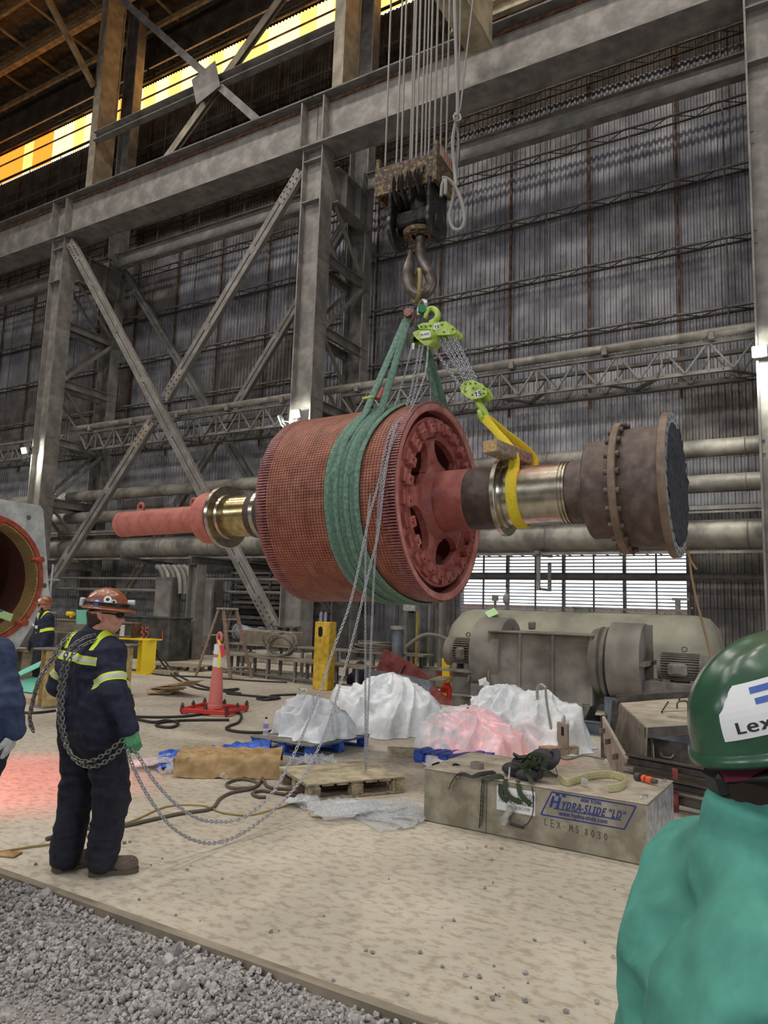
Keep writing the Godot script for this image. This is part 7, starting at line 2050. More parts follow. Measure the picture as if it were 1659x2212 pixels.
	wput("ratchet_body", MB.new().bar(V(-2.08, 0.26, -5.625), V(-2.17, 0.13, -5.62), 0.025, 0.05, V(1, 0, 0), 0.008).cyl(V(-2.15, 0.14, -5.635), V(-2.15, 0.14, -5.6), 0.035, 0.035, 14), "alloy", o)
	wput("lanyard_loop", MB.new().tube(curve([V(-1.95, 0.43, -5.66), V(-1.92, 0.33, -5.62), V(-1.925, 0.22, -5.615), V(-1.97, 0.14, -5.615), V(-2.02, 0.118, -5.615)], 0.02), 0.004, 6), "hose_black", o)
	wput("grip", MB.new().cyl(V(-2.1, 0.125, -5.61), V(-1.99, 0.115, -5.61), 0.0125, 0.0125, 10), "hose_black", o)
	# things lying loose on the lid
	o = thing("tape_roll", "grey roll of duct tape standing on the box's left part", "tape", V(-2.52, 0.429, -5.93))
	put("roll", MB.new().lathe(V(0, 0.0, 0), Vector3.UP, [Vector2(0, 0.035), Vector2(0, 0.056), Vector2(0.05, 0.056), Vector2(0.05, 0.035), Vector2(0, 0.035)], 28), "mach_grey", o)
	single("metal_bits", MB.new().ball(Vector3(-2.715, 0.436, -5.93), V(0.014, 0.01, 0.012), 8, 5).ball(Vector3(-2.723, 0.436, -5.899), V(0.012, 0.01, 0.012), 8, 5).box(Vector3(-2.699, 0.434, -5.932), V(0.03, 0.01, 0.01)), "dark_gap", Vector3(-2.728, 0.43, -5.957), "small dark metal bits on the box's left part", "metal bits")
	single("pencil_bar", MB.new().cyl(Vector3(-2.871, 0.434, -5.789), Vector3(-2.87, 0.434, -5.912), 0.008, 0.008, 8), "dark_gap", Vector3(-2.869, 0.434, -5.839), "short dark rod on the box's left rear corner", "rod")
	o = thing("flat_sling", "stiff pale webbing sling bent into a hook shape on the box lid", "sling", V(-1.6, 0.43, -6.2))
	wput("band", MB.new().tube(curve([Vector3(-1.772, 0.46, -5.826), Vector3(-1.702, 0.46, -5.764), Vector3(-1.668, 0.46, -5.87), Vector3(-1.644, 0.46, -6.032), Vector3(-1.581, 0.46, -6.188), Vector3(-1.499, 0.46, -6.276), Vector3(-1.41, 0.46, -6.242), Vector3(-1.339, 0.46, -6.115), Vector3(-1.324, 0.46, -5.933), Vector3(-1.35, 0.46, -5.82), Vector3(-1.392, 0.46, -5.768)], 0.02), 0.033, 8, false, 0.14, V(0.4, 0, 1)), "sling_pale", o)
	wput("care_tag", MB.new().box(Vector3(-1.59, 0.47, -5.836), V(0.05, 0.002, 0.09), Basis(Vector3.RIGHT, -0.7) * Basis(Vector3.UP, 0.3)), "sticker", o)
	o = thing("impact_socket", "orange and black socket tool lying near the box's right rear corner", "tool", V(-1.23, 0.43, -6.3), -0.5)
	put("socket", MB.new().cyl(V(-0.09, 0.032, 0), V(-0.045, 0.032, 0), 0.032, 0.03, 14).cyl(V(-0.045, 0.03, 0), V(0.1, 0.03, 0), 0.014, 0.014, 10).cyl(V(0.07, 0.03, 0), V(0.11, 0.03, 0), 0.022, 0.018, 10), "cab_dark", o)
	put("collar", MB.new().cyl(V(-0.02, 0.031, 0), V(0.005, 0.031, 0), 0.028, 0.028, 14).box(V(0.04, 0.031, 0), V(0.055, 0.045, 0.05), Basis(), 0.008), "orange_paint", o)
# ---------------------------------------------------------------- bodies from joints: tapered capsules joined with a smooth minimum, meshed as surface nets
func nets(bones: Array, cell: float, k: float, amp := 0.0, freq := 8.0, sd := 1, squash := Vector3.ONE) -> MB:
	var lo := V(1e9, 1e9, 1e9)
	var hi := -lo
	for b in bones:
		for e in 2:
			var r := V(b[2 + e], b[2 + e], b[2 + e])
			lo = lo.min(b[e] - r)
			hi = hi.max(b[e] + r)
	var pad := V(1, 1, 1) * (k * 0.5 + cell * 2.5)
	lo -= pad
	hi += pad
	var nx := int((hi.x - lo.x) / cell) + 2
	var ny := int((hi.y - lo.y) / cell) + 2
	var nz := int((hi.z - lo.z) / cell) + 2
	var F := PackedFloat32Array()
	F.resize(nx * ny * nz)
	F.fill(1.0)
	var sxy := nx * ny
	for b in bones:
		var A: Vector3 = b[0]
		var D: Vector3 = b[1] - b[0]
		var dd := maxf(D.length_squared(), 1e-9)
		var ra: float = b[2]
		var rd: float = b[3] - b[2]
		var R := maxf(b[2], b[3]) + k + cell * 2.0
		var b0: Vector3 = (b[0].min(b[1]) - V(R, R, R) - lo) / cell
		var b1: Vector3 = (b[0].max(b[1]) + V(R, R, R) - lo) / cell
		for z in range(maxi(0, int(b0.z)), mini(nz - 1, int(b1.z) + 1) + 1):
			for y in range(maxi(0, int(b0.y)), mini(ny - 1, int(b1.y) + 1) + 1):
				var at := z * sxy + y * nx
				var q := V(0, lo.y + y * cell, lo.z + z * cell) - A
				for x in range(maxi(0, int(b0.x)), mini(nx - 1, int(b1.x) + 1) + 1):
					q.x = lo.x + x * cell - A.x
					var t := clampf(q.dot(D) / dd, 0.0, 1.0)
					var d := (q - D * t).length() - ra - rd * t
					var f := F[at + x]
					var h := k - absf(d - f)
					F[at + x] = minf(d, f) - (h * h / (4.0 * k) if h > 0.0 else 0.0)
	var ids := PackedInt32Array()
	ids.resize(nx * ny * nz)
	ids.fill(-1)
	var P := PackedVector3Array()
	var offs := [0, 1, nx, nx + 1, sxy, sxy + 1, sxy + nx, sxy + nx + 1]
	var edges := [[0, 1], [2, 3], [4, 5], [6, 7], [0, 2], [1, 3], [4, 6], [5, 7], [0, 4], [1, 5], [2, 6], [3, 7]]
	var quads := []
	for z in nz - 1:
		for y in ny - 1:
			var row := z * sxy + y * nx
			for x in nx - 1:
				var c := row + x
				var n := 0
				for o in offs:
					if F[c + o] < 0.0:
						n += 1
				if n == 0 or n == 8:
					continue
				var s := Vector3.ZERO
				var cnt := 0
				for e in edges:
					var fa := F[c + offs[e[0]]]
					var fb := F[c + offs[e[1]]]
					if (fa < 0.0) != (fb < 0.0):
						var t := fa / (fa - fb)
						var pa := V(e[0] & 1, (e[0] >> 1) & 1, e[0] >> 2)
						var pb := V(e[1] & 1, (e[1] >> 1) & 1, e[1] >> 2)
						s += pa.lerp(pb, t)
						cnt += 1
				ids[c] = P.size()
				P.append(lo + (V(x, y, z) + s / cnt) * cell)
				if F[c] < 0.0 != (F[c + 1] < 0.0) and y > 0 and z > 0:
					quads.append([c, c - nx, c - nx - sxy, c - sxy])
				if F[c] < 0.0 != (F[c + nx] < 0.0) and x > 0 and z > 0:
					quads.append([c, c - 1, c - 1 - sxy, c - sxy])
				if F[c] < 0.0 != (F[c + sxy] < 0.0) and x > 0 and y > 0:
					quads.append([c, c - 1, c - 1 - nx, c - nx])
	# gradient normals
	var N := PackedVector3Array()
	N.resize(P.size())
	for i in P.size():
		var g := (P[i] - lo) / cell
		var ix := clampi(int(g.x), 1, nx - 3)
		var iy := clampi(int(g.y), 1, ny - 3)
		var iz := clampi(int(g.z), 1, nz - 3)
		var c := iz * sxy + iy * nx + ix
		var fx := g.x - ix
		var fy := g.y - iy
		var fz := g.z - iz
		var gx := lerpf(F[c + 1] - F[c - 1], F[c + 2] - F[c], fx)
		var gy := lerpf(F[c + nx] - F[c - nx], F[c + 2 * nx] - F[c], fy)
		var gz := lerpf(F[c + sxy] - F[c - sxy], F[c + 2 * sxy] - F[c], fz)
		N[i] = V(gx, gy, gz).normalized()
	var m := MB.new()
	if amp > 0.0:
		var fn := FastNoiseLite.new()
		fn.seed = sd
		fn.frequency = freq
		fn.fractal_octaves = 2
		fn.fractal_gain = 0.35
		for i in P.size():
			var p := P[i] * squash
			P[i] += N[i] * amp * (0.9 - 2.4 * absf(fn.get_noise_3dv(p)))
		var acc := PackedVector3Array()
		acc.resize(P.size())
		for q in quads:
			var i0 := ids[q[0]]
			var i1 := ids[q[1]]
			var i2 := ids[q[2]]
			var i3 := ids[q[3]]
			if mini(mini(i0, i1), mini(i2, i3)) < 0:
				continue
			var fnrm := (P[i2] - P[i0]).cross(P[i3] - P[i1])
			if fnrm.dot(N[i0]) < 0.0:
				fnrm = -fnrm
			acc[i0] += fnrm; acc[i1] += fnrm; acc[i2] += fnrm; acc[i3] += fnrm
		for i in P.size():
			if acc[i].length_squared() > 0.0:
				N[i] = acc[i].normalized()
	for q in quads:
		var i0 := ids[q[0]]
		var i1 := ids[q[1]]
		var i2 := ids[q[2]]
		var i3 := ids[q[3]]
		if mini(mini(i0, i1), mini(i2, i3)) < 0:
			continue
		m.squad(P[i0], P[i1], P[i2], P[i3], N[i0], N[i1], N[i2], N[i3])
	return m

func moved(m: MB, T: Transform3D) -> MB:
	var r := MB.new()
	for i in m.v.size():
		r.v.append(T * m.v[i])
		r.n.append((T.basis * m.n[i]).normalized())
	if T.basis.determinant() < 0.0:
		for i in range(0, r.v.size(), 3):
			var t := r.v[i + 1]
			r.v[i + 1] = r.v[i + 2]
			r.v[i + 2] = t
			t = r.n[i + 1]
			r.n[i + 1] = r.n[i + 2]
			r.n[i + 2] = t
	return r

func join(a: MB, b: MB) -> MB:
	a.v.append_array(b.v)
	a.n.append_array(b.n)
	return a

# strip of a garment between two parallel planes, lifted off its surface
func band(m: MB, o: Vector3, d: Vector3, lo: float, hi: float, lift: float, keep: Callable) -> MB:
	var r := MB.new()
	for i in range(0, m.v.size(), 3):
		var poly := []
		for j in 3:
			poly.append([m.v[i + j], m.n[i + j], (m.v[i + j] - o).dot(d)])
		if maxf(poly[0][2], maxf(poly[1][2], poly[2][2])) < lo or minf(poly[0][2], minf(poly[1][2], poly[2][2])) > hi:
			continue
		if not keep.call((m.v[i] + m.v[i + 1] + m.v[i + 2]) / 3.0, m.n[i]):
			continue
		for side in 2:
			var out := []
			for j in poly.size():
				var a = poly[j]
				var b = poly[(j + 1) % poly.size()]
				var sa: float = a[2] - lo if side == 0 else hi - a[2]
				var sb: float = b[2] - lo if side == 0 else hi - b[2]
				if sa >= 0.0:
					out.append(a)
				if (sa >= 0.0) != (sb >= 0.0):
					var t := sa / (sa - sb)
					out.append([a[0].lerp(b[0], t), a[1].lerp(b[1], t), lerpf(a[2], b[2], t)])
			poly = out
			if poly.size() < 3:
				break
		for j in range(1, poly.size() - 1):
			r.tri(poly[0][0] + poly[0][1] * lift, poly[j][0] + poly[j][1] * lift, poly[j + 1][0] + poly[j + 1][1] * lift, poly[0][1], poly[j][1], poly[j + 1][1])
	return r

var head_mb: MB
var hand_mb := {}

func make_head() -> void:   # faces +z, centre between the ears at the origin, neck down
	var b := [[V(0, 0.045, -0.035), V(0, 0.04, 0.02), 0.088, 0.084], [V(0, -0.01, 0.0), V(0, -0.045, 0.04), 0.068, 0.052], [V(-0.032, -0.055, 0.0), V(-0.022, -0.085, 0.055), 0.034, 0.026], [V(0.032, -0.055, 0.0), V(0.022, -0.085, 0.055), 0.034, 0.026],
		[V(0, -0.092, 0.068), V(0, -0.09, 0.072), 0.024, 0.022], [V(0, 0.012, 0.092), V(0, -0.028, 0.113), 0.009, 0.0145], [V(-0.014, -0.032, 0.1), V(0.014, -0.032, 0.1), 0.0105, 0.0105], [V(-0.034, 0.03, 0.086), V(0.034, 0.03, 0.086), 0.014, 0.014],
		[V(-0.04, -0.022, 0.066), V(-0.036, -0.03, 0.07), 0.022, 0.02], [V(0.04, -0.022, 0.066), V(0.036, -0.03, 0.07), 0.022, 0.02], [V(-0.018, -0.063, 0.091), V(0.018, -0.063, 0.091), 0.0085, 0.0085],
		[V(0, -0.06, -0.03), V(0, -0.17, -0.045), 0.06, 0.066]]
	head_mb = nets(b, 0.0055, 0.022)
	for s in [-1.0, 1.0]:
		var ear := nets([[V(s * 0.08, 0.022, -0.018), V(s * 0.088, 0.02, -0.026), 0.013, 0.012], [V(s * 0.09, 0.02, -0.028), V(s * 0.088, -0.012, -0.02), 0.009, 0.008], [V(s * 0.083, -0.02, -0.01), V(s * 0.079, -0.032, -0.004), 0.0095, 0.008], [V(s * 0.08, 0.0, -0.01), V(s * 0.082, -0.01, -0.012), 0.009, 0.009]], 0.0035, 0.01)
		join(head_mb, ear)

# glove or hand: wrist at the origin, fingers down -y, palm towards +z, thumb on +x
func make_hand(kind: String, bend: float, fat: float) -> void:
	var b := [[V(0, 0.03, 0), V(0, -0.01, 0), 0.031 * fat, 0.03 * fat]]
	var fx := [0.03, 0.01, -0.011, -0.03]
	var ln := [[0.044, 0.026, 0.021], [0.048, 0.03, 0.022], [0.044, 0.028, 0.021], [0.034, 0.021, 0.018]]
	for f in 4:
		var p := V(fx[f], -0.088 + absf(f - 1.2) * 0.005, 0)
		b.append([V(fx[f] * 0.7, -0.012, 0), p, 0.0175 * fat, 0.0135 * fat])
		var a := 0.0
		for s in 3:
			a += bend * [0.8, 1.15, 0.8][s]
			var q: Vector3 = p + V(fx[f] * 0.08, -cos(a), sin(a)) * ln[f][s]
			b.append([p, q, (0.0108 - s * 0.0009) * fat, (0.0101 - s * 0.001) * fat])
			p = q
	b.append([V(0.018, -0.02, 0.006), V(0.045, -0.05, 0.014), 0.018 * fat, 0.0135 * fat])
	b.append([V(0.045, -0.05, 0.014), V(0.052, -0.078, 0.026 + bend * 0.01), 0.0128 * fat, 0.0115 * fat])
	b.append([V(0.052, -0.078, 0.026 + bend * 0.01), V(0.046, -0.098, 0.042 + bend * 0.01), 0.0115 * fat, 0.0095 * fat])
	hand_mb[kind] = nets(b, 0.0042, 0.0075)

func on_dome(r: Vector3, az: float, el: float) -> Vector3:   # azimuth from +z towards +x
	return V(sin(az) * cos(el) * r.x, sin(el) * r.y, cos(az) * cos(el) * r.z)

# hard hat: shell over brim, in head axes (front +z)
func hat_mb(r: Vector3, brim_back: float, brim_front: float, drop := 0.0) -> MB:
	var g := []
	for i in 17:
		var row := []
		for j in 56:
			var az := TAU * j / 56.0
			var el := PI * 0.5 * (1.0 - i / 16.0)
			var p := on_dome(r, az, el)
			var ridge := 0.005 * exp(-pow(p.x / 0.016, 2.0)) + 0.003 * exp(-pow((absf(p.x) - 0.045) / 0.012, 2.0))
			row.append(p * (1.0 + ridge / 0.14 * smoothstep(0.15, 0.5, sin(el))))
		g.append(row)
	for w in [[0.3, -0.002], [1.0, -0.008 - drop], [1.03, -0.014 - drop], [0.98, -0.018 - drop], [0.2, -0.01]]:
		var row := []
		for j in 56:
			var az := TAU * j / 56.0
			var out: float = lerpf(brim_back, brim_front, smoothstep(-0.2, 1.0, cos(az))) * w[0]
			var p := on_dome(r, az, 0.0)
			row.append(V(p.x + sin(az) * out, w[1] * (1.0 if cos(az) < 0.3 else 1.0 + (cos(az) - 0.3) * 0.8), p.z + cos(az) * out))
		g.append(row)
	return MB.new().sheet(g, 0.0, true)

func dome_patch(r: Vector3, az: float, el: float, rad: float, lift: float, k := 20) -> MB:
	var c := on_dome(r, az, el)
	var nn := (c / (r * r)).normalized()
	var u := Vector3.UP.cross(nn).normalized()
	var w := nn.cross(u)
	var m := MB.new()
	var f := func(q: Vector2) -> Vector3:
		var p := c + u * q.x + w * q.y
		return p / (p / r).length() * (1.0 + lift)
	for i in k:
		for s in 3:
			var a := TAU * i / k
			var b := TAU * (i + 1) / k
			var r0 := rad * s / 3.0
			var r1 := rad * (s + 1) / 3.0
			var P := [f.call(Vector2(cos(a), sin(a)) * r0), f.call(Vector2(cos(a), sin(a)) * r1), f.call(Vector2(cos(b), sin(b)) * r1), f.call(Vector2(cos(b), sin(b)) * r0)]
			m.squad(P[0], P[1], P[2], P[3], nn, nn, nn, nn)
	return m

func dome_map(m: MB, r: Vector3, az: float, el: float, tilt: float, lift: float) -> MB:   # flat print wrapped onto the shell
	var o := MB.new()
	var cs := cos(tilt)
	var sn := sin(tilt)
	for i in range(0, m.v.size(), 3):
		var q := []
		for j in 3:
			var p := m.v[i + j]
			var x := p.x * cs - p.y * sn
			var y := p.x * sn + p.y * cs
			q.append(on_dome(r, az + x / (r.x * cos(el)), el + y / r.y) * (1.0 + lift))
		o.face(q[0], q[1], q[2], q[0])
	return o

func grid_card(w: float, h: float, nx := 14, ny := 8) -> MB:
	var m := MB.new()
	for i in nx:
		for j in ny:
			var a := V(-w * 0.5 + w * i / nx, -h * 0.5 + h * j / ny, 0)
			m.quad(a, a + V(w / nx, 0, 0), a + V(w / nx, h / ny, 0), a + V(0, h / ny, 0), V(0, 0, 1))
	return m

# ---------------------------------------------------------------- dressed people
func cloth_bones(J: Dictionary, f: float) -> Array:
	var side: Vector3 = (J.shR - J.shL).normalized()
	var hip: Vector3 = (J.hipR - J.hipL).normalized()
	var sc: Vector3 = (J.shR + J.shL) * 0.5
	var hc: Vector3 = (J.hipR + J.hipL) * 0.5
	var b := []
	for s in [-1.0, 1.0]:
		b.append([sc + side * 0.1 * s - V(0, 0.1, 0), hc + hip * 0.1 * s + V(0, 0.17, 0), 0.145 * f, 0.15 * f])
		b.append([hc + hip * 0.105 * s + V(0, 0.2, 0), hc + hip * 0.115 * s + V(0, 0.055, 0), 0.155 * f, 0.16 * f])
		b.append([J.neck + side * 0.03 * s, (J.shR if s > 0.0 else J.shL), 0.07 * f, 0.088 * f])
	b.append([J.neck - V(0, 0.03, 0), J.neck + V(0, 0.035, 0), 0.078, 0.07])
	for q in [["shL", "elL", "wrL"], ["shR", "elR", "wrR"]]:
		b.append([J[q[0]], J[q[1]], 0.088 * f, 0.07 * f])
		b.append([J[q[1]], J[q[2]], 0.07 * f, 0.053 * f])
	return b

func leg_bones(J: Dictionary, f: float) -> Array:
	var hc: Vector3 = (J.hipR + J.hipL) * 0.5
	var b := [[J.hipL + V(0, 0.1, 0), J.hipR + V(0, 0.1, 0), 0.135 * f, 0.135 * f], [J.hipL + V(0, -0.02, 0), J.hipR + V(0, -0.02, 0), 0.145 * f, 0.145 * f]]
	for q in [["hipL", "knL", "anL"], ["hipR", "knR", "anR"]]:
		b.append([J[q[0]], J[q[1]], 0.132 * f, 0.102 * f])
		b.append([J[q[1]], J[q[2]] + V(0, 0.0, 0), 0.102 * f, 0.092 * f])
	return b

func boot(o: Node3D, an: Vector3, heel: Vector3, toe: Vector3) -> void:
	var d := (toe - heel).normalized()
	var s := d.cross(Vector3.UP)
	var L := heel.distance_to(toe)
	var m := nets([[heel + d * 0.06 + V(0, 0.065, 0), heel + d * 0.1 + V(0, 0.065, 0), 0.045, 0.047], [heel + d * 0.1 + V(0, 0.07, 0), toe - d * 0.06 + V(0, 0.055, 0), 0.046, 0.042], [heel + d * 0.06 + V(0, 0.07, 0), heel + d * 0.07 + V(0, 0.19, 0), 0.046, 0.055], [toe - d * 0.09 + s * 0.012 + V(0, 0.052, 0), toe - d * 0.05 - s * 0.005 + V(0, 0.05, 0), 0.045, 0.043]], 0.01, 0.03)
	var b := wput("boot", m, "boot_brown", o)
	var sole := []
	for q in [[0.0, 0.025], [0.01, 0.04], [0.3, 0.042], [0.55, 0.043], [0.75, 0.052], [0.92, 0.042], [1.0, 0.015]]:
		sole.append(Vector2(q[0] * L, q[1]))
	for k in range(6, -1, -1):
		sole.append(Vector2(sole[k].x, -sole[k].y))
	wput("sole", MB.new().slab(sole, 0.03, Transform3D(Basis(d, s, Vector3.UP), heel + V(0, 0.001, 0))), "boot_sole", b)

func dressed(o: Node3D, J: Dictionary, f: float, cell: float, jacket: String, trousers: String, sd: int, fold := 0.009, legs := true) -> Dictionary:
	# the body itself, one continuous figure under the clothes
	var inner := []
	for b in cloth_bones(J, 0.8):
		inner.append([b[0], b[1], b[2] * 0.85, b[3] * 0.85])
	if legs:
		for b in leg_bones(J, 0.75):
			inner.append([b[0], b[1], b[2] * 0.85, b[3] * 0.8])
	inner.append([J.neck - V(0, 0.02, 0), J.head + J.HB * V(0, -0.1, -0.035), 0.062, 0.06])
	var body := nets(inner, 0.024, 0.04)
	join(body, moved(head_mb, Transform3D(J.HB, J.head)))
	wput("body", body, J.skin, o)
	var out := {}
	out.jm = nets(cloth_bones(J, f), cell, 0.05, fold, 3.6, sd, V(0.9, 2.0, 0.9))
	out.jacket = wput("jacket", out.jm, jacket, o)
	if legs:
		out.tm = nets(leg_bones(J, f), cell, 0.045, fold, 3.4, sd + 7, V(0.8, 2.4, 0.8))
		out.trousers = wput("trousers", out.tm, trousers, o)
	return out

func place_hand(o: Node3D, kind: String, at: Vector3, down: Vector3, palm: Vector3, right: bool, mat: String, called := "glove") -> MeshInstance3D:
	var y := -down.normalized()
	var z := (palm - y * palm.dot(y)).normalized()
	var x := y.cross(z)
	return wput(called, moved(hand_mb[kind], Transform3D(Basis(x if right else -x, y, z), at)), mat, o)

func cap(o: Node3D, T: Transform3D, r: Vector3, back: float, front: float, mat: String) -> MeshInstance3D:
	var h := put("hard_hat", hat_mb(r, back, front), mat, o)
	h.transform = Transform3D(T.basis, T.origin - o.position)
	return h

func people() -> void:
	grimy("navy", "171a28", "20243a", "2a2f47", 0.5, 0.85, 0.0, 141, 0.02)
	grimy("navy_trouser", "14161f", "1c1f2c", "262a38", 0.5, 0.85, 0.0, 142, 0.02)
	grimy("navy_light", "26324a", "31405c", "3c4c69", 0.5, 0.85, 0.0, 143, 0.02)
	var sk := grimy("skin", "b07a66", "c08a76", "cd9a87", 0.1, 0.5, 0.0, 144, 0.03)
	sk.subsurf_scatter_enabled = true
	sk.subsurf_scatter_strength = 0.15
	grimy("skin_tan", "7d5340", "8f6350", "9e725e", 0.1, 0.5, 0.0, 145, 0.03)
	plain("hair_brown", "3a2a20", 0.8)
	plain("hair_dark", "2a1c14", 0.8)
	grimy("boot_brown", "4f443a", "64574b", "776a5c", 0.2, 0.75, 0.0, 146, 0.03)
	plain("boot_sole", "57503f", 0.8)
	plain("hi_vis", "cfe63c", 0.6)
	plain("silver_tape", "c9cac8", 0.4)
	grimy("glove_green", "2c6a3c", "3c8550", "74a884", 0.12, 0.7, 0.0, 147, 0.04)
	grimy("glove_white", "a9a9a6", "c4c4c2", "dcdcda", 0.12, 0.7, 0.0, 148, 0.04)
	plain("glove_black", "2a2a28", 0.7)
	var hm := grimy("hat_orange", "7c3f20", "8c4926", "985631", 0.3, 0.25, 0.0, 149, 0.02)
	hm.clearcoat_enabled = true
	hm.clearcoat = 0.6
	var hg := grimy("hat_green", "153f28", "1b4c31", "22583a", 0.3, 0.25, 0.0, 150, 0.015)
	hg.clearcoat_enabled = true
	hg.clearcoat = 0.6
	plain("band_black", "1b1b1c", 0.5)
	plain("lens_black", "15161a", 0.15)
	plain("maroon", "5e1428", 0.85)
	var tj := grimy("teal_jacket", "3f7d70", "4c9283", "5aa695", 0.7, 0.85, 0.0, 151, 0.012)
	plain("collar_blue", "23305e", 0.85)
	plain("logo_blue", "3b5fb0", 0.5)
	make_head()
	make_hand("grip", 1.05, 1.15)
	make_hand("loose", 0.42, 1.15)
	chain_bearer()
	far_worker()
	arm_worker()
	green_hat_worker()

func chain_bearer() -> void:
	var o := thing("person", "person in navy workwear and an orange hard hat, standing with chains over both shoulders", "person", V(-4.1, 0, -3.33))
	var J := {
		"head": V(-4.135, 1.625, -3.34), "neck": V(-4.2, 1.47, -3.32), "shL": V(-4.44, 1.395, -3.35), "shR": V(-4.02, 1.385, -3.3), "elL": V(-4.58, 1.14, -3.36), "elR": V(-3.9, 1.15, -3.26), "wrL": V(-4.5, 0.98, -3.58), "wrR": V(-3.785, 0.93, -3.31),
		"hipL": V(-4.29, 0.86, -3.36), "hipR": V(-4.05, 0.86, -3.34), "knL": V(-4.27, 0.47, -3.34), "knR": V(-3.97, 0.47, -3.37), "anL": V(-4.235, 0.1, -3.26), "anR": V(-3.985, 0.1, -3.34), "skin": "skin"}
	J.HB = Basis(Vector3.UP, 2.19)
	var r := dressed(o, J, 1.06, 0.0115, "navy", "navy_trouser", 31)
	boot(o, J.anL, V(-4.245, 0, -3.19), V(-4.18, 0, -3.47))
	boot(o, J.anR, V(-4.03, 0, -3.285), V(-3.84, 0, -3.52))
	# reflective stripes: across the back, round both sleeves
	var back := func(p: Vector3, nn: Vector3) -> bool: return p.x > -4.52 and p.x < -4.0 and nn.z > -0.25
	var jk: MeshInstance3D = r.jacket
	wput("stripe", band(r.jm, V(-4.2, 1.345, -3.3), V(0.06, 1, 0).normalized(), -0.027, 0.027, 0.002, back), "hi_vis", jk)
	wput("silver_stripe", band(r.jm, V(-4.2, 1.345, -3.3), V(0.06, 1, 0).normalized(), -0.0125, 0.0125, 0.0035, back), "silver_tape", jk)
	for q in [[J.shR, J.elR, 0.19, -4.02, 9.0], [J.shL, J.elL, 0.2, -9.0, -4.42]]:
		var d: Vector3 = (q[1] - q[0]).normalized()
		var arm := func(p: Vector3, _nn: Vector3) -> bool: return p.x > q[3] and p.x < q[4]
		wput("stripe", band(r.jm, q[0], d, q[2] - 0.027, q[2] + 0.027, 0.002, arm), "hi_vis", jk)
		wput("silver_stripe", band(r.jm, q[0], d, q[2] - 0.0125, q[2] + 0.0125, 0.0035, arm), "silver_tape", jk)
	for sx in [-4.38, -4.07]:
		var yoke := func(p: Vector3, nn: Vector3) -> bool: return p.y > 1.4 and nn.y > 0.1
		wput("stripe", band(r.jm, V(sx, 1.4, -3.3), Vector3.RIGHT, -0.025, 0.025, 0.002, yoke), "hi_vis", jk)
	wput("collar", MB.new().tube([V(-4.265, 1.505, -3.3), V(-4.215, 1.515, -3.245), V(-4.15, 1.515, -3.255), V(-4.115, 1.5, -3.32), V(-4.15, 1.49, -3.385)], 0.022, 8), "navy", o)
	# hair, glasses, hat
	var HT := Transform3D(J.HB, J.head)
	wput("hair", moved(nets([[V(0, 0.0, -0.05), V(0, -0.045, -0.055), 0.077, 0.062], [V(-0.06, -0.01, -0.03), V(-0.062, -0.03, -0.03), 0.03, 0.022], [V(0.06, -0.01, -0.03), V(0.062, -0.03, -0.03), 0.03, 0.022]], 0.006, 0.02, 0.003, 60.0), HT), "hair_brown", o)
	wput("goatee", moved(nets([[V(0, -0.098, 0.078), V(0, -0.088, 0.088), 0.02, 0.013]], 0.005, 0.01, 0.003, 60.0), HT), "hair_brown", o)
	wput("safety_glasses", moved(MB.new().tube([V(-0.082, 0.02, -0.02), V(-0.08, 0.016, 0.05), V(-0.06, 0.01, 0.092)], 0.004, 6).tube([V(0.082, 0.02, -0.02), V(0.08, 0.016, 0.05), V(0.06, 0.01, 0.092)], 0.004, 6).box(V(-0.036, 0.006, 0.104), V(0.06, 0.034, 0.006), Basis(Vector3.UP, -0.3), 0.002).box(V(0.036, 0.006, 0.104), V(0.06, 0.034, 0.006), Basis(Vector3.UP, 0.3), 0.002), HT), "lens_black", o)
	var R := V(0.117, 0.128, 0.142)
	var hat := cap(o, Transform3D(J.HB * Basis(Vector3.RIGHT, 0.06), J.head + V(0, 0.058, 0)), R, 0.018, 0.05, "hat_orange")
	for q in [[-2.55, 0.72, 0.034, "white_label"], [-1.85, 0.2, 0.03, "logo_blue"], [-1.35, 0.42, 0.026, "white_label"], [-1.05, 0.3, 0.02, "silver_tape"]]:
		var st := put("sticker", dome_patch(R, q[0], q[1], q[2], 0.012), q[3], hat)
		if q[3] == "logo_blue":
			put("inner_disc", dome_patch(R, q[0], q[1], q[2] * 0.6, 0.018), "white_label", hat)
		elif q[2] > 0.03:
			for k in 4:
				put("red_line", dome_map(grid_card(0.05 - absf(k - 1.5) * 0.008, 0.004, 6, 1), R, q[0], q[1] - 0.12 + k * 0.08, 0.0, 0.018), "tag_red", hat)
		else:
			put("dark_mark", dome_patch(R, q[0], q[1], q[2] * 0.45, 0.018), "ink", hat)
	var ring := []
	var ring2 := []
	for k in 40:
		ring.append(on_dome(R * 1.03, TAU * k / 40.0, 0.2))
		ring2.append(on_dome(R * 1.03, TAU * k / 40.0, 0.1))
	put("lamp_strap", MB.new().tube(ring, 0.007, 6, true).tube(ring2, 0.004, 6, true), "band_black", hat)
	put("lamp_battery", MB.new().box(V(-0.01, 0.02, -0.158), V(0.06, 0.06, 0.03), Basis(), 0.008), "silver_tape", hat)
	put("battery_front", MB.new().box(V(0.01, 0.02, -0.175), V(0.03, 0.05, 0.01), Basis(), 0.003), "safety_yellow", hat)
	put("head_lamp", MB.new().cyl(V(0, 0.045, 0.135), V(0, 0.045, 0.18), 0.016, 0.019, 16), "silver_tape", hat)
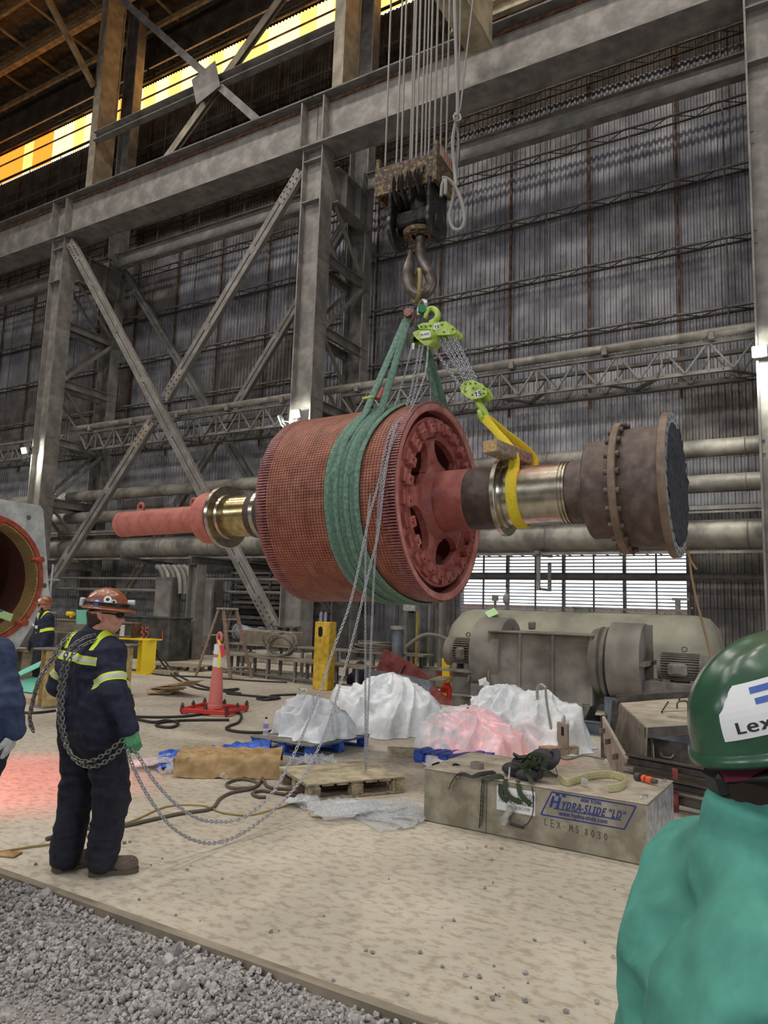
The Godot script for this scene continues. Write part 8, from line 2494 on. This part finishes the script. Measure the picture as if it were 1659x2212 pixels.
	put("hat_suspension", MB.new().tube([V(-0.1, -0.01, 0.0), V(-0.08, -0.03, -0.08), V(0, -0.04, -0.115), V(0.08, -0.03, -0.08), V(0.1, -0.01, 0.0)], 0.012, 8, false, 0.5), "band_black", hat)
	# gloves; the right one closes on the hauling chains
	place_hand(o, "grip", J.wrR + V(0.012, -0.02, 0.0), V(0.5, -0.85, 0.05), V(-0.6, -0.2, -0.7), true, "glove_green")
	place_hand(o, "loose", J.wrL + V(0.0, -0.01, -0.015), V(0.3, -0.5, -0.8), V(0.8, 0, 0.2), false, "glove_green")
	# chains over the shoulders: doubled strands front and back
	var c1 := [V(-4.5, 0.865, -3.14), V(-4.53, 0.93, -3.125), V(-4.52, 1.06, -3.13), V(-4.5, 1.2, -3.15), V(-4.47, 1.32, -3.2), V(-4.43, 1.42, -3.235), V(-4.39, 1.49, -3.28), V(-4.35, 1.507, -3.34), V(-4.33, 1.47, -3.44), V(-4.33, 1.38, -3.5), V(-4.34, 1.2, -3.53)]
	var ch := thing("shoulder_chain", "doubled steel chain hanging down the bearer's left back, its end loose at his hip", "chain", V(-4.5, 0.86, -3.14))
	for k in 2:
		var pts := []
		for p in c1:
			pts.append(p + V(0.022 * k - 0.011, -0.015 * k, 0.012 * k))
		chain_on(ch, curve(pts, 0.02), 0.0265, 0.0042, "chain_dark")
	var c2 := [V(-4.05, 1.36, -3.46), V(-4.06, 1.45, -3.4), V(-4.075, 1.487, -3.31), V(-4.13, 1.46, -3.2), V(-4.19, 1.38, -3.135), V(-4.21, 1.28, -3.12), V(-4.215, 1.15, -3.11), V(-4.2, 1.0, -3.11), V(-4.17, 0.88, -3.12), V(-4.11, 0.77, -3.13), V(-4.02, 0.71, -3.15), V(-3.93, 0.71, -3.18), V(-3.85, 0.76, -3.22), V(-3.8, 0.82, -3.26), V(-3.76, 0.86, -3.3)]
	ch = thing("shoulder_chain", "doubled steel chain looping from the bearer's right shoulder down his back to his green glove", "chain", V(-4.0, 0.7, -3.15))
	for k in 2:
		var pts := []
		for p in c2:
			pts.append(p + V(-0.03 * k + 0.012, 0.03 * k - 0.012, 0.008 * k))
		chain_on(ch, curve(pts, 0.02), 0.0265, 0.0042, "chain_dark")

func far_worker() -> void:
	var o := thing("person", "person in navy shirt with yellow shoulder stripes, facing us beside the white machine frame", "person", V(-12.75, 0, -8.9))
	var c := V(-12.75, 0, -8.9)
	var f := V(-0.3, 0, 0.95)
	var s := V(-0.95, 0, -0.3)      # his right, picture left
	var J := {"head": c + V(0, 1.6, 0) + f * 0.03, "neck": c + V(0, 1.45, 0), "shL": c - s * 0.2 + V(0, 1.37, 0), "shR": c + s * 0.2 + V(0, 1.37, 0), "elL": c - s * 0.27 + V(0, 1.1, -0.02), "elR": c + s * 0.31 + V(0, 1.12, 0), "wrL": c - s * 0.26 + V(0, 0.86, 0) + f * 0.08, "wrR": c + s * 0.4 + V(0, 0.9, 0) + f * 0.1,
		"hipL": c - s * 0.11 + V(0, 0.86, 0), "hipR": c + s * 0.11 + V(0, 0.86, 0), "knL": c - s * 0.12 + V(0, 0.47, 0) + f * 0.05, "knR": c + s * 0.12 + V(0, 0.47, 0) + f * 0.02, "anL": c - s * 0.12 + V(0, 0.1, 0), "anR": c + s * 0.13 + V(0, 0.1, 0) - f * 0.03, "skin": "skin"}
	J.HB = Basis(Vector3.UP, -0.75)
	var r := dressed(o, J, 1.0, 0.018, "navy", "navy_trouser", 51)
	boot(o, J.anL, J.anL - V(0, 0.1, 0) - f * 0.08, J.anL - V(0, 0.1, 0) + f * 0.2)
	boot(o, J.anR, J.anR - V(0, 0.1, 0) - f * 0.08, J.anR - V(0, 0.1, 0) + f * 0.2)
	var jk: MeshInstance3D = r.jacket
	for k in [-1.0, 1.0]:
		var top := func(p: Vector3, nn: Vector3) -> bool: return nn.y > 0.25 and p.y > 1.36
		wput("stripe", band(r.jm, c + s * 0.13 * k, s, -0.03, 0.03, 0.003, top), "hi_vis", jk)
	for q in [[J.shR, J.elR, 0.22, 1.0], [J.shL, J.elL, 0.22, -1.0]]:
		var d: Vector3 = (q[1] - q[0]).normalized()
		var arm := func(p: Vector3, _nn: Vector3) -> bool: return (p - c).dot(s) * q[3] > 0.18
		wput("stripe", band(r.jm, q[0], d, q[2] - 0.03, q[2] + 0.03, 0.003, arm), "hi_vis", jk)
	for q in [[-0.09, 1.2, 0.14, 0.055, "white_label"], [0.1, 1.23, 0.08, 0.04, "white_label"], [-0.11, 1.09, 0.04, 0.03, "board"]]:
		wput("name_patch", MB.new().box(c + s * q[0] + f * 0.172 + V(0, q[1], 0), V(q[2], q[3], 0.008), Basis(-s, Vector3.UP, f)), q[4], jk)
	wput("undershirt", MB.new().slab([Vector2(-0.05, 0.06), Vector2(0.05, 0.06), Vector2(0.0, -0.06)], 0.01, Transform3D(Basis(-s, Vector3.UP, f), c + V(0, 1.39, 0) + f * 0.125)), "white_label", o)
	var HT := Transform3D(J.HB, J.head)
	wput("beard", moved(nets([[V(-0.05, -0.06, 0.03), V(0, -0.1, 0.07), 0.028, 0.024], [V(0.05, -0.06, 0.03), V(0, -0.1, 0.07), 0.028, 0.024]], 0.008, 0.02), HT), "hair_dark", o)
	wput("safety_glasses", moved(MB.new().box(V(-0.036, 0.006, 0.104), V(0.066, 0.04, 0.008), Basis(Vector3.UP, -0.3), 0.002).box(V(0.036, 0.006, 0.104), V(0.066, 0.04, 0.008), Basis(Vector3.UP, 0.3), 0.002), HT), "lens_black", o)
	var R := V(0.118, 0.125, 0.142)
	var hat := cap(o, Transform3D(J.HB, J.head + V(0, 0.06, 0)), R, 0.02, 0.05, "hat_orange")
	for q in [[0.0, 0.5, 0.04, "white_label"], [0.8, 0.4, 0.035, "silver_tape"], [-0.8, 0.5, 0.03, "white_label"], [0.1, 0.55, 0.022, "logo_blue"]]:
		put("sticker", dome_patch(R, q[0], q[1], q[2], 0.012 if q[3] != "logo_blue" else 0.02), q[3], hat)
	place_hand(o, "loose", J.wrR - V(0, 0.02, 0), V(-0.1, -1, 0.1), -s, true, "glove_black")
	place_hand(o, "loose", J.wrL - V(0, 0.02, 0), V(0, -1, 0.1), s, false, "glove_black")

func arm_worker() -> void:
	var o := thing("person", "person cut off by the left edge, in blue workwear with a white glove", "person", V(-4.1, -0.03, -2.42))
	var c := V(-4.1, 0, -2.42)
	var J := {"head": c + V(-0.03, 1.6, 0), "neck": c + V(0, 1.45, 0), "shL": c + V(-0.17, 1.4, 0.1), "shR": c + V(0.15, 1.4, -0.06), "elL": c + V(-0.25, 1.12, 0.1), "elR": V(-3.83, 1.16, -2.5), "wrL": c + V(-0.25, 0.9, 0), "wrR": V(-3.825, 1.0, -2.55),
		"hipL": c + V(-0.12, 0.84, 0.04), "hipR": c + V(0.08, 0.84, -0.04), "knL": c + V(-0.14, 0.43, 0.02), "knR": c + V(0.04, 0.43, -0.06), "anL": c + V(-0.14, 0.08, 0.04), "anR": c + V(0.02, 0.08, -0.04), "skin": "skin"}
	J.HB = Basis(Vector3.UP, -1.2)
	dressed(o, J, 1.0, 0.013, "navy_light", "navy_trouser", 71)
	boot(o, J.anL, J.anL - V(-0.05, 0.1, 0), J.anL - V(0.2, 0.1, 0))
	boot(o, J.anR, J.anR - V(-0.05, 0.1, 0), J.anR - V(0.2, 0.1, 0))
	place_hand(o, "loose", V(-3.835, 0.985, -2.55), V(-0.25, -0.95, 0.05), V(-0.8, 0.0, 0.45), true, "glove_white")
	wput("cuff", MB.new().cyl(V(-3.828, 0.99, -2.55), V(-3.824, 1.03, -2.548), 0.042, 0.045, 18), "glove_white", o)
	wput("glove_badge", MB.new().box(V(-3.842, 0.93, -2.515), V(0.022, 0.07, 0.008), Basis(V(0, 0, 1), -0.3), 0.003), "lime", o)
	var hat := cap(o, Transform3D(J.HB, J.head + V(0, 0.06, 0)), V(0.118, 0.125, 0.142), 0.02, 0.05, "navy_light")
	put("sticker", dome_patch(V(0.118, 0.125, 0.142), 2.0, 0.4, 0.03, 0.012), "white_label", hat)

func green_hat_worker() -> void:
	var o := thing("person", "person in a teal jacket and green hard hat, close at the right edge", "person", Vector3(-0.037, 1.528, -1.322) * V(1, 0, 1) - V(0, 0.03, 0))
	var h := Vector3(-0.044, 1.53, -1.318)
	var fw := V(0.86, 0, -0.5)
	var sd := V(0.5, 0, 0.86)       # his right, towards us
	var n := h + V(-0.05, -0.16, 0.03)
	var J := {"head": h, "neck": n, "shL": n + V(0, -0.1, 0) - sd * 0.17, "shR": n + V(0, -0.115, 0) + sd * 0.16 - fw * 0.05, "elL": n + V(0, -0.38, 0) - sd * 0.22, "elR": n + V(0, -0.38, 0) + sd * 0.19 - fw * 0.085, "wrL": n + V(0, -0.6, 0) - sd * 0.2 + fw * 0.1, "wrR": n + V(0, -0.6, 0) + sd * 0.18 + fw * 0.03,
		"hipL": n + V(0, -0.6, 0) - sd * 0.1, "hipR": n + V(0, -0.6, 0) + sd * 0.1, "knL": n + V(0, -1.02, 0) - sd * 0.1 + fw * 0.1, "knR": n + V(0, -1.02, 0) + sd * 0.1 - fw * 0.06, "anL": V(n.x, 0.08, n.z) - sd * 0.1 + fw * 0.15, "anR": V(n.x, 0.08, n.z) + sd * 0.1 - fw * 0.15, "skin": "skin_tan"}
	J.HB = Basis(Vector3.UP, 2.1)
	var r := dressed(o, J, 1.05, 0.0115, "teal_jacket", "navy_trouser", 91, 0.012)
	boot(o, J.anL, J.anL - V(0, 0.1, 0) - fw * 0.08, J.anL - V(0, 0.1, 0) + fw * 0.2)
	boot(o, J.anR, J.anR - V(0, 0.1, 0) - fw * 0.08, J.anR - V(0, 0.1, 0) + fw * 0.2)
	place_hand(o, "loose", J.wrR - V(0, 0.02, 0), V(0, -1, 0), -sd, true, "glove_black")
	place_hand(o, "loose", J.wrL - V(0, 0.02, 0), V(0, -1, 0), sd, false, "glove_black")
	var HT := Transform3D(J.HB, h)
	var col := MB.new()
	var g := []
	for i in 4:
		var row := []
		for j in 30:
			var a := TAU * j / 30.0
			var rr: float = [0.082, 0.079, 0.076, 0.074][i]
			row.append(n + fw * 0.03 + V(cos(a) * rr, [0.02, 0.045, 0.062, 0.066][i] + 0.012 * sin(a + 2.2), sin(a) * rr))
		g.append(row)
	wput("inner_collar", MB.new().sheet(g, 0.004, true), "collar_blue", o)
	g = []
	for i in 5:
		var row := []
		for j in 36:
			var a := TAU * j / 36.0
			var back := maxf(0.0, -cos(a))
			row.append(HT * V(sin(a) * (0.099 - 0.003 * i), 0.055 - i * (0.012 + 0.014 * back), cos(a) * (0.118 - 0.003 * i) - 0.012))
		g.append(row)
	wput("bandana", MB.new().sheet(g, 0.003, true), "maroon", o)
	wput("hair", moved(nets([[V(0, -0.02, -0.055), V(0, -0.06, -0.06), 0.07, 0.055]], 0.008, 0.02, 0.003, 60.0), HT), "hair_dark", o)
	wput("safety_glasses", moved(MB.new().tube([V(-0.088, 0.022, -0.03), V(-0.086, 0.016, 0.05), V(-0.06, 0.01, 0.096)], 0.0045, 6).tube([V(0.088, 0.022, -0.03), V(0.086, 0.016, 0.05), V(0.06, 0.01, 0.096)], 0.0045, 6).box(V(-0.036, 0.006, 0.108), V(0.06, 0.036, 0.006), Basis(Vector3.UP, -0.3), 0.002).box(V(0.036, 0.006, 0.108), V(0.06, 0.036, 0.006), Basis(Vector3.UP, 0.3), 0.002), HT), "white_label", o)
	var R := V(0.119, 0.142, 0.148)
	var hat := cap(o, Transform3D(J.HB * Basis(Vector3.RIGHT, -0.3), h + V(0, 0.035, 0)), R, 0.008, 0.05, "hat_green")
	put("hat_suspension", MB.new().tube([V(-0.1, -0.01, 0.0), V(-0.085, -0.035, -0.08), V(0, -0.045, -0.125), V(0.085, -0.035, -0.08), V(0.1, -0.01, 0.0)], 0.016, 8, false, 0.5).box(V(0, -0.05, -0.128), V(0.06, 0.04, 0.03), Basis(), 0.008), "band_black", hat)
	var st := put("label_sticker", dome_map(grid_card(0.135, 0.078), R, -2.0, 0.46, 0.1, 0.008), "sticker", hat)
	put("logo", dome_map(offset_mb(grid_card(0.045, 0.01, 6, 2), V(0.0, 0.025, 0)), R, -2.0, 0.46, 0.1, 0.013), "logo_blue", hat)
	put("logo", dome_map(offset_mb(grid_card(0.03, 0.009, 6, 2), V(-0.004, 0.008, 0)), R, -2.0, 0.46, 0.1, 0.013), "logo_blue", hat)
	put("logo", dome_map(offset_mb(grid_card(0.022, 0.011, 6, 2), V(0.014, -0.003, 0)), R, -2.0, 0.46, 0.1, 0.013), "ink", hat)
	put("lettering", dome_map(text_mesh("Lexicon", 0.016, V(-0.004, -0.024, 0), Basis(), true, 0.0, 0.09), R, -2.0, 0.46, 0.1, 0.013), "ink", hat)

# ---------------------------------------------------------------- gravel and loose stones
func pebble(sd: int, k := 8) -> ArrayMesh:
	var r := RandomNumberGenerator.new()
	r.seed = sd
	var fn := FastNoiseLite.new()
	fn.seed = sd
	fn.frequency = 0.9
	var g := []
	for i in 6:
		var row := []
		for j in k:
			var t := PI * i / 5.0
			var a := TAU * j / k
			var p := V(sin(t) * cos(a), cos(t), sin(t) * sin(a))
			row.append(p * (0.5 + 0.42 * fn.get_noise_3dv(p * 1.6)) * V(1.0, 0.72, 0.85))
		g.append(row)
	var m := MB.new()
	for i in 5:
		for j in k:
			var q := (j + 1) % k
			m.face(g[i][j], g[i + 1][j], g[i + 1][q], g[i][j] + g[i + 1][q])
			m.face(g[i][j], g[i + 1][q], g[i][q], g[i][j] + g[i][q])
	return m.done()

func ground_scatter() -> void:
	for k in 3:
		grimy("stone_%d" % k, ["8d8986", "a19c98", "74706d"][k], ["a5a19e", "b8b3ae", "8a8683"][k], ["bab7b3", "cac5bf", "9e9a96"][k], 0.12, 0.9, 0.0, 160 + k, 0.03)
	var r := RandomNumberGenerator.new()
	r.seed = 77
	var fn := FastNoiseLite.new()
	fn.seed = 5
	fn.frequency = 0.9
	var meshes := []
	for k in 4:
		meshes.append(pebble(200 + k))
	for k in 4:
		var n := 15000
		var mm := MultiMesh.new()
		mm.transform_format = MultiMesh.TRANSFORM_3D
		mm.mesh = meshes[k]
		mm.instance_count = n
		for i in n:
			var x := -7.0 + r.randf() * 7.5
			var z := -3.0 + pow(r.randf(), 0.9) * 2.6
			var coarse := fn.get_noise_2d(x, z * 1.3)
			var s := r.randf_range(0.012, 0.03) * (1.0 + 0.9 * clampf(coarse + 0.1, -0.4, 0.7)) * (1.0 if z > -2.75 else 1.15)
			if r.randf() < 0.012: s *= 2.0
			var B := Basis.from_euler(V(r.randf() * TAU, r.randf() * TAU, r.randf() * TAU)).scaled(V(s, s, s))
			mm.set_instance_transform(i, Transform3D(B, V(x, -0.045 + 0.3 * s + r.randf() * 0.012 + 0.016 * coarse, z)))
		var o := MultiMeshInstance3D.new()
		o.name = numbered("gravel", self)
		o.multimesh = mm
		o.material_override = M["stone_%d" % (k % 3)]
		add_child(o, true)
		tag(o, ["coarse grey crushed gravel in front of the concrete slab", "paler chips among the crushed gravel before the slab", "dark stones mixed into the crushed gravel before the slab", "small grey chips filling the gravel before the slab"][k], "gravel", "", "stuff")
	# loose stones strayed onto the slab
	var spots := [Vector3(-2.29, -0, -5.234), Vector3(-2.19, 0, -5.347), Vector3(-2.077, 0, -5.366), Vector3(-2.044, 0, -5.103), Vector3(-1.876, 0, -4.566), Vector3(-1.18, 0, -5.037), Vector3(-1.436, 0, -4.714), Vector3(-1.869, 0, -4.687), Vector3(-1.83, 0, -4.006), Vector3(-1.844, 0, -3.886), Vector3(-1.365, 0, -4.027), Vector3(-1.135, 0, -4.161), Vector3(-0.964, 0, -4.07), Vector3(-1.803, 0, -3.549), Vector3(-1.647, 0, -3.48), Vector3(-1.515, 0, -3.461), Vector3(-1.455, 0, -3.487), Vector3(-1.439, 0, -3.635), Vector3(-1.284, 0, -3.647), Vector3(-1.242, 0, -3.569), Vector3(-1.331, 0, -3.382), Vector3(-1.314, 0, -3.384), Vector3(-1.388, 0, -3.304), Vector3(-1.326, 0, -3.337), Vector3(-1.322, 0, -3.463), Vector3(-1.195, 0, -3.403), Vector3(-1.017, -0, -3.418), Vector3(-0.92, 0, -3.576), Vector3(-0.866, 0, -3.864), Vector3(-0.782, 0, -3.637), Vector3(-1.085, 0, -3.297), Vector3(-1.449, 0, -3.376), Vector3(-3.895, 0, -3.769), Vector3(-4.345, -0, -3.879), Vector3(-4.351, 0, -3.835), Vector3(-3.858, 0, -3.639), Vector3(-3.637, 0, -3.779), Vector3(-3.472, 0, -3.201), Vector3(-3.141, -0, -3.172), Vector3(-2.981, 0, -3.196), Vector3(-4.458, 0, -3.212), Vector3(-3.604, 0, -3.717), Vector3(-3.333, 0, -3.412), Vector3(-2.55, 0, -3.341), Vector3(-2.574, 0, -3.304), Vector3(-2.045, 0, -3.412), Vector3(-2.003, 0, -3.411), Vector3(-2.462, -0, -3.637), Vector3(-3.31, -0, -3.726), Vector3(-2.45, 0, -4.348), Vector3(-2.01, 0, -3.069), Vector3(-1.664, -0, -3.155)]
	for i in spots.size():
		var s := r.randf_range(0.012, 0.03)
		var o := put("pebble", meshes[i % 4], "stone_%d" % (2 if i % 3 else 0), self, spots[i] + V(0, s * 0.28, 0))
		o.basis = Basis(Vector3.UP, r.randf() * TAU).scaled(V(s, s, s))
		tag(o, "small loose grey stone strayed onto the bare concrete slab", "pebble", "loose stones on the slab")
